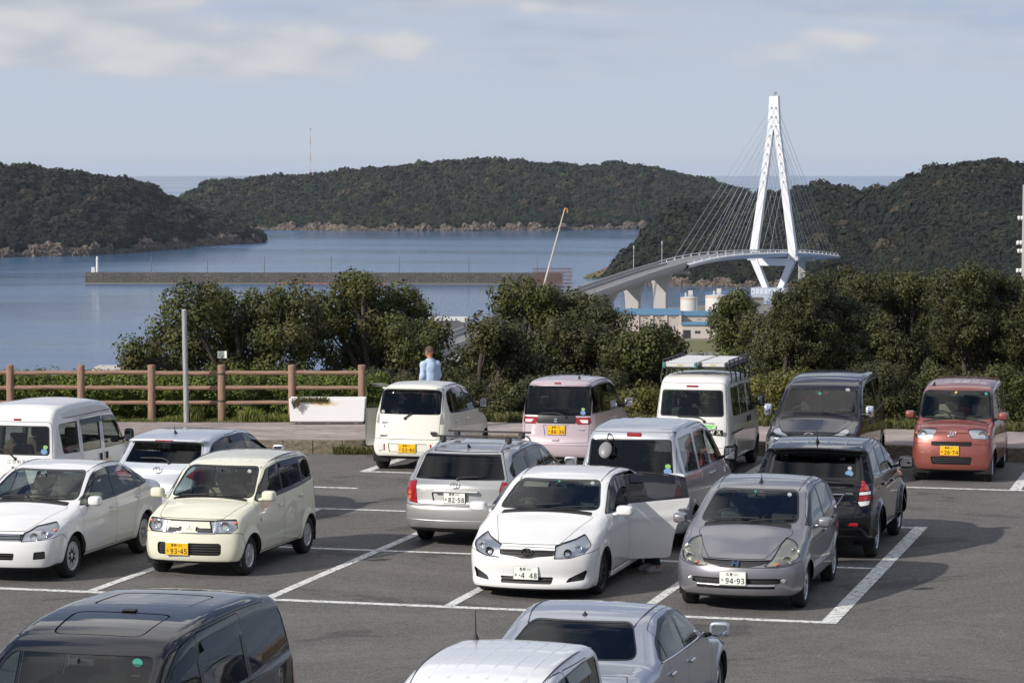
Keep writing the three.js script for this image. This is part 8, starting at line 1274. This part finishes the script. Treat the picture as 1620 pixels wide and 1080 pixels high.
// ---------------------------------------------------------------- people
// a body from a skeleton: tapered capsules joined smoothly, meshed as one skin; clothes are cut from the same skin and lie over it
function person(name, label, J, o) {
  const bones = o.bones, cap = (a, b, ra, rb) => { const A = J[a], B = J[b], d = B.clone().sub(A), l2 = d.lengthSq() || 1e-6; return (x, y, z) => { const t = clamp(((x - A.x) * d.x + (y - A.y) * d.y + (z - A.z) * d.z) / l2); return Math.hypot(x - A.x - d.x * t, y - A.y - d.y * t, z - A.z - d.z * t) - lerp(ra, rb, t); }; };
  const fs = bones.map((q) => cap(...q)), k = 0.035;
  const hd = o.head, H = J.head, fwd = hd.fwd.clone().normalize(), up = hd.up.clone().normalize(), rt = up.clone().cross(fwd).normalize();   // rt is the person's left
  const inHead = (x, y, z) => { const d = V(x - H.x, y - H.y, z - H.z); return [d.dot(rt), d.dot(up), d.dot(fwd)]; };
  const ell = (p, c, r) => { const q = Math.hypot((p[0] - c[0]) / r[0], (p[1] - c[1]) / r[1], (p[2] - c[2]) / r[2]); return (q - 1) * Math.min(...r); };
  const smin = (a, b, kk) => { const h = Math.max(kk - Math.abs(a - b), 0) / kk; return Math.min(a, b) - h * h * kk * 0.25; };
  const headF = (x, y, z) => { const p = inHead(x, y, z); let f = ell(p, [0, 0.02, -0.012], [0.076, 0.105, 0.094]); f = smin(f, ell(p, [0, -0.055, 0.03], [0.058, 0.062, 0.06]), 0.04); f = smin(f, ell(p, [0, -0.018, 0.095], [0.014, 0.026, 0.024]), 0.02); f = smin(f, ell(p, [0, -0.066, 0.078], [0.028, 0.012, 0.014]), 0.012); f = smin(f, ell(p, [0, 0.022, 0.078], [0.055, 0.012, 0.014]), 0.02); for (const s of [1, -1]) { f = smin(f, ell(p, [s * 0.079, -0.01, -0.005], [0.012, 0.032, 0.022]), 0.01); f = Math.max(f, -ell(p, [s * 0.032, 0.004, 0.088], [0.018, 0.010, 0.012])); } return f; };
  const F = (x, y, z) => { let f = 1e9; for (const q of fs) f = smin(f, q(x, y, z), k); const h = headF(x, y, z); return smin(f, h, 0.025); };
  const lo = [9, 9, 9], hi = [-9, -9, -9]; for (const v of Object.values(J)) [v.x, v.y, v.z].forEach((q, i) => { lo[i] = Math.min(lo[i], q - 0.22); hi[i] = Math.max(hi[i], q + 0.22); });
  const sk = new Skin(F, lo, hi, 0.02), t = thing(name, label, 'person', [o.at.x, o.at.y, o.at.z], o.turn || 0);
  let rest = sk.tris; const P = sk.P, layers = [];
  for (const [nm, d, mat, off] of o.clothes) { const fn = (i) => d(P[i * 3], P[i * 3 + 1], P[i * 3 + 2], inHead(P[i * 3], P[i * 3 + 1], P[i * 3 + 2])); const [inn, out] = sk.cut(rest, fn); rest = out; layers.push([nm, inn, mat, off]); }
  const all = sk.tris, body = mesh('body', sk.geo(all, -0.003), o.skin, t);
  for (const [nm, tr, mat, off] of layers) { const g = sk.geo(tr, off), p = g.attributes.position, n = g.attributes.normal; if (nm === 'shirt' || nm === 'trousers') { for (let i = 0; i < p.count; i++) { const w = 0.008 * fbm(p.getX(i) * 9, p.getY(i) * 6, p.getZ(i) * 9, 2); p.setXYZ(i, p.getX(i) + n.getX(i) * w, p.getY(i), p.getZ(i) + n.getZ(i) * w); } g.computeVertexNormals(); } mesh(nm, g, mat, t); }
  const eyeM = std([0.03, 0.02, 0.015], 0.2); for (const s of [1, -1]) { const q = H.clone().addScaledVector(rt, s * 0.032).addScaledVector(up, 0.004).addScaledVector(fwd, 0.078); mesh('eye', new THREE.SphereGeometry(0.011, 10, 8).translate(q.x, q.y, q.z), eyeM, t); }
  for (const s of o.shoes || []) mesh('shoe', s.geo, s.mat, t);
  return t;
}
function handBones(J, pre, wrist, dir, side, curl = 0.5) {   // palm, four fingers and a thumb; dir: fingers' direction, side: towards the thumb
  const d = dir.clone().normalize(), s = side.clone().sub(d.clone().multiplyScalar(side.dot(d))).normalize(), n = d.clone().cross(s), out = []; J[pre + 'w'] = wrist; J[pre + 'p'] = wrist.clone().addScaledVector(d, 0.085); out.push([pre + 'w', pre + 'p', 0.026, 0.034]);
  [[0.030, 0.070], [0.010, 0.080], [-0.010, 0.075], [-0.030, 0.058]].forEach(([a, l], i) => { const r = wrist.clone().addScaledVector(d, 0.085).addScaledVector(s, a), m = r.clone().addScaledVector(d, l * 0.6).addScaledVector(n, -curl * l * 0.25), e = m.clone().addScaledVector(d, l * 0.42).addScaledVector(n, -curl * l * 0.6); J[pre + 'a' + i] = r; J[pre + 'b' + i] = m; J[pre + 'c' + i] = e; out.push([pre + 'a' + i, pre + 'b' + i, 0.0095, 0.009], [pre + 'b' + i, pre + 'c' + i, 0.009, 0.0078]); });
  const r = wrist.clone().addScaledVector(d, 0.025).addScaledVector(s, 0.022), m = r.clone().addScaledVector(s, 0.028).addScaledVector(d, 0.03), e = m.clone().addScaledVector(d, 0.035).addScaledVector(s, 0.006); J[pre + 't0'] = r; J[pre + 't1'] = m; J[pre + 't2'] = e; out.push([pre + 't0', pre + 't1', 0.013, 0.011], [pre + 't1', pre + 't2', 0.011, 0.009]); return out;
}
const shoeGeo = (x, y, z, a, L = 0.27) => { const s = new THREE.Shape(); [[-0.12, 0], [0.15, 0], [0.16, 0.03], [0.10, 0.065], [0.03, 0.085], [-0.02, 0.105], [-0.11, 0.10], [-0.125, 0.04]].forEach((q, i) => i ? s.lineTo(...q) : s.moveTo(...q)); return new THREE.ExtrudeGeometry(s, { depth: 0.06, bevelEnabled: true, bevelSize: 0.012, bevelThickness: 0.018, bevelSegments: 3 }).translate(0, 0.012, -0.03).rotateY(a).translate(x, y, z); };
const skinM = std([0.36, 0.17, 0.11], 0.55);
{ // man in a pale blue shirt, back to us, looking out over the bay; faces local +z
  const J = { hip: V(0, 0.93, 0), waist: V(0, 1.06, 0), chest: V(0, 1.28, -0.01), neck0: V(0, 1.41, -0.02), neck: V(0, 1.50, 0), head: V(0.005, 1.59, 0.025), sl: V(0.150, 1.335, -0.02), sr: V(-0.150, 1.335, -0.02), el: V(0.190, 1.10, -0.05), er: V(-0.185, 1.10, -0.02), wl: V(0.185, 0.88, 0.06), wr: V(-0.17, 0.88, 0.10), hl: V(0.09, 0.90, 0), hr: V(-0.09, 0.90, 0), kl: V(0.10, 0.48, 0.02), kr: V(-0.11, 0.48, 0.0), al: V(0.10, 0.09, -0.01), ar: V(-0.12, 0.09, -0.03), fl: V(0.12, 0.05, 0.14), fr: V(-0.14, 0.05, 0.12) };
  const bones = [['hip', 'waist', 0.145, 0.14], ['waist', 'chest', 0.13, 0.135], ['chest', 'neck0', 0.13, 0.07], ['neck0', 'neck', 0.056, 0.054], ['sl', 'sr', 0.055, 0.055], ['neck0', 'sl', 0.045, 0.05], ['neck0', 'sr', 0.045, 0.05], ['sl', 'el', 0.055, 0.045], ['sr', 'er', 0.055, 0.045], ['el', 'wl', 0.046, 0.032], ['er', 'wr', 0.046, 0.032], ['hl', 'kl', 0.095, 0.065], ['hr', 'kr', 0.095, 0.065], ['kl', 'al', 0.062, 0.042], ['kr', 'ar', 0.062, 0.042], ['al', 'fl', 0.045, 0.03], ['ar', 'fr', 0.045, 0.03], ...handBones(J, 'L', J.wl.clone(), V(0.02, -1, 0.2), V(-0.2, 0, 1)), ...handBones(J, 'R', J.wr.clone(), V(0.02, -1, 0.2), V(0.2, 0, 1))];
  const shirt = std([0.40, 0.52, 0.68], 0.9), p = ahead(680, 600, 58.6);
  person('person', 'man in a pale blue shirt seen from behind, looking out to sea', J, { bones, head: { fwd: V(0.35, -0.05, 0.9), up: V(0, 1, 0) }, at: V(p.x, WALK, p.z), turn: Math.PI + 0.45, skin: skinM,
    clothes: [['hair', (x, y, z, h) => Math.max(-(h[1] - 0.035 + h[2] * 0.45 + (h[2] < -0.02 ? 0.06 : 0)), y < 1.5 ? 1 : -1), std([0.085, 0.048, 0.036], 0.8), 0.006], ['shirt', (x, y, z) => Math.max(y - (1.455 - 0.25 * Math.max(0, z)), 0.90 - y, Math.abs(x) > 0.15 && y < 0.98 ? 0.98 - y : -1), shirt, 0.014], ['trousers', (x, y, z) => Math.max(y - 0.90, 0.10 - y, Math.abs(x) > 0.155 && y > 0.66 ? 1 : -1), std([0.10, 0.095, 0.085], 0.9), 0.016]],
    shoes: [{ geo: shoeGeo(0.10, 0, 0.02, -Math.PI / 2), mat: std([0.05, 0.04, 0.035], 0.6) }, { geo: shoeGeo(-0.12, 0, 0.0, -Math.PI / 2), mat: std([0.05, 0.04, 0.035], 0.6) }] });
}
{ // someone bending into the white hatchback behind its open door; faces local +z (into the car)
  const a = onLevel(1021, 902), b = onLevel(1040, 904), c = a.clone().add(b).multiplyScalar(0.5);
  const J = { hip: V(0, 0.80, -0.06), waist: V(0, 0.90, 0.06), chest: V(0, 1.0, 0.27), neck0: V(0, 1.05, 0.40), neck: V(0, 1.07, 0.47), head: V(0, 1.10, 0.55), sl: V(0.16, 1.0, 0.34), sr: V(-0.16, 1.0, 0.34), el: V(0.19, 0.80, 0.45), er: V(-0.19, 0.80, 0.45), wl: V(0.12, 0.74, 0.66), wr: V(-0.12, 0.74, 0.66), hl: V(0.085, 0.78, -0.06), hr: V(-0.085, 0.78, -0.06), kl: V(0.10, 0.44, 0.05), kr: V(-0.09, 0.44, 0.05), al: V(0.10, 0.09, -0.03), ar: V(-0.09, 0.09, -0.03), fl: V(0.11, 0.05, 0.11), fr: V(-0.10, 0.05, 0.11) };
  const bones = [['hip', 'waist', 0.13, 0.125], ['waist', 'chest', 0.125, 0.14], ['chest', 'neck0', 0.135, 0.075], ['neck0', 'neck', 0.052, 0.05], ['sl', 'sr', 0.068, 0.068], ['sl', 'el', 0.055, 0.044], ['sr', 'er', 0.055, 0.044], ['el', 'wl', 0.042, 0.03], ['er', 'wr', 0.042, 0.03], ['hl', 'kl', 0.085, 0.06], ['hr', 'kr', 0.085, 0.06], ['kl', 'al', 0.056, 0.04], ['kr', 'ar', 0.056, 0.04], ['al', 'fl', 0.04, 0.028], ['ar', 'fr', 0.04, 0.028], ...handBones(J, 'L', J.wl.clone(), V(0, -0.2, 1), V(-1, 0, 0)), ...handBones(J, 'R', J.wr.clone(), V(0, -0.2, 1), V(1, 0, 0))];
  const sneaker = std([0.34, 0.34, 0.36], 0.7);
  person('person', 'person in dark jeans and pale sneakers bending into the white hatchback', J, { bones, head: { fwd: V(0, -0.35, 1), up: V(0, 1, 0.3) }, at: V(c.x, 0, c.z), turn: -1.05, skin: std([0.42, 0.25, 0.18], 0.55),
    clothes: [['hair', (x, y, z, h) => Math.max(-(h[1] - 0.01 + h[2] * 0.4), Math.hypot(h[0], h[1], h[2]) - 0.16), std([0.015, 0.012, 0.01], 0.6), 0.012], ['shirt', (x, y, z, h) => Math.max(-(y + z * 0.55 - 0.83), Math.hypot(h[0], h[1], h[2]) < 0.15 ? 1 : -1, Math.hypot(x, y - 0.74, z - 0.68) - 9, z > 0.64 ? 1 : -1), std([0.30, 0.28, 0.27], 0.9), 0.012], ['trousers', (x, y, z) => Math.max(y + z * 0.55 - 0.83, 0.10 - y, z > 0.45 ? 1 : -1), std([0.02, 0.025, 0.05], 0.9), 0.014]],
    shoes: [{ geo: shoeGeo(0.10, 0, 0.01, -Math.PI / 2 + 0.25).scale(0.9, 0.9, 0.9), mat: sneaker }, { geo: shoeGeo(-0.09, 0, 0.01, -Math.PI / 2 - 0.1).scale(0.9, 0.9, 0.9), mat: sneaker }] });
}
{ // roof rack of the work van and the two platforms lying on it
  const blk = std([0.03, 0.03, 0.032], 0.5), rack = new THREE.Group(); rack.name = 'roof_rack'; workVan.add(rack); const xs = (s) => WORKVAN.wb / 2 + WORKVAN.fo - s;
  for (const sg of [1, -1]) { for (const y of [2.0, 2.06, 2.12]) mesh('rack_rail', bar(V(xs(1.0), y, sg * 0.62), V(xs(2.95), y, sg * 0.62), 0.014, 0.014, 6), blk, rack); for (let i = 0; i < 5; i++) { const x = xs(1.05 + i * 0.46); mesh('rack_leg', pipe([V(x, 2.12, sg * 0.62), V(x, 1.96, sg * 0.63), V(x, 1.82, sg * 0.66), V(x, 1.70, sg * 0.665)], 0.016, 6), blk, rack); } }
  for (let i = 0; i < 5; i++) mesh('rack_bar', bar(V(xs(1.05 + i * 0.46), 1.97, -0.62), V(xs(1.05 + i * 0.46), 1.97, 0.62), 0.016, 0.016, 6), blk, rack);
  const alu = std([0.70, 0.70, 0.69], 0.35, { metalness: 0.35 }), deck = std([0.74, 0.73, 0.71], 0.5), green = std([0.05, 0.20, 0.17], 0.6), dark = std([0.04, 0.04, 0.042], 0.6);
  const lay = (label, z0, z1, y, s0, s1, capM) => { const t = thing('work_platform', label, 'platform', [0, 0, 0]); t.position.copy(workVan.position); t.rotation.copy(workVan.rotation); const w = z1 - z0, zc = (z0 + z1) / 2, L = s1 - s0, xc = xs((s0 + s1) / 2);
    for (const z of [z0, z1]) mesh('side_rail', rbox(L, 0.075, 0.03, 0.008, xc, y + 0.045, z), alu, t);
    for (let i = 0; i < 5; i++) mesh('plank', rbox(L - 0.06, 0.012, w / 5 - 0.012, 0.004, xc, y + 0.088, z0 + 0.015 + (i + 0.5) * (w - 0.03) / 5), deck, t);
    for (const s of [s0, s1]) mesh('end_rail', rbox(0.03, 0.065, w, 0.008, xs(s), y + 0.045, zc), alu, t);
    for (const z of [z0, z1]) mesh('end_cap', rbox(0.05, 0.10, 0.05, 0.012, xs(s1) - 0.02, y + 0.045, z), capM, t);
    if (capM === green) for (let i = 0; i < 7; i++) mesh('rivet_plate', rbox(0.06, 0.02, 0.04, 0.006, xs(s0 + 0.2 + i * L / 7.5), y + 0.10, z0 + 0.02), dark, t);
    mesh('maker_label', box(0.003, 0.022, 0.10, xs(s1) - 0.017, y + 0.045, zc), std([0.45, 0.36, 0.06], 0.6), t); };
  lay('white work platform with green end caps on the van roof', -0.57, 0.02, 1.99, 1.0, 3.05, green);
  lay('white work platform beside the black rack rail on the van roof', 0.08, 0.56, 1.99, 1.05, 2.9, dark);
}

// ---------------------------------------------------------------- draw
const renderer = new THREE.WebGLRenderer({ antialias: true });
renderer.shadowMap.enabled = true; renderer.shadowMap.type = THREE.PCFSoftShadowMap;
renderer.toneMapping = THREE.LinearToneMapping;
renderer.toneMappingExposure = EXPOSURE;
renderer.render(scene, camera);
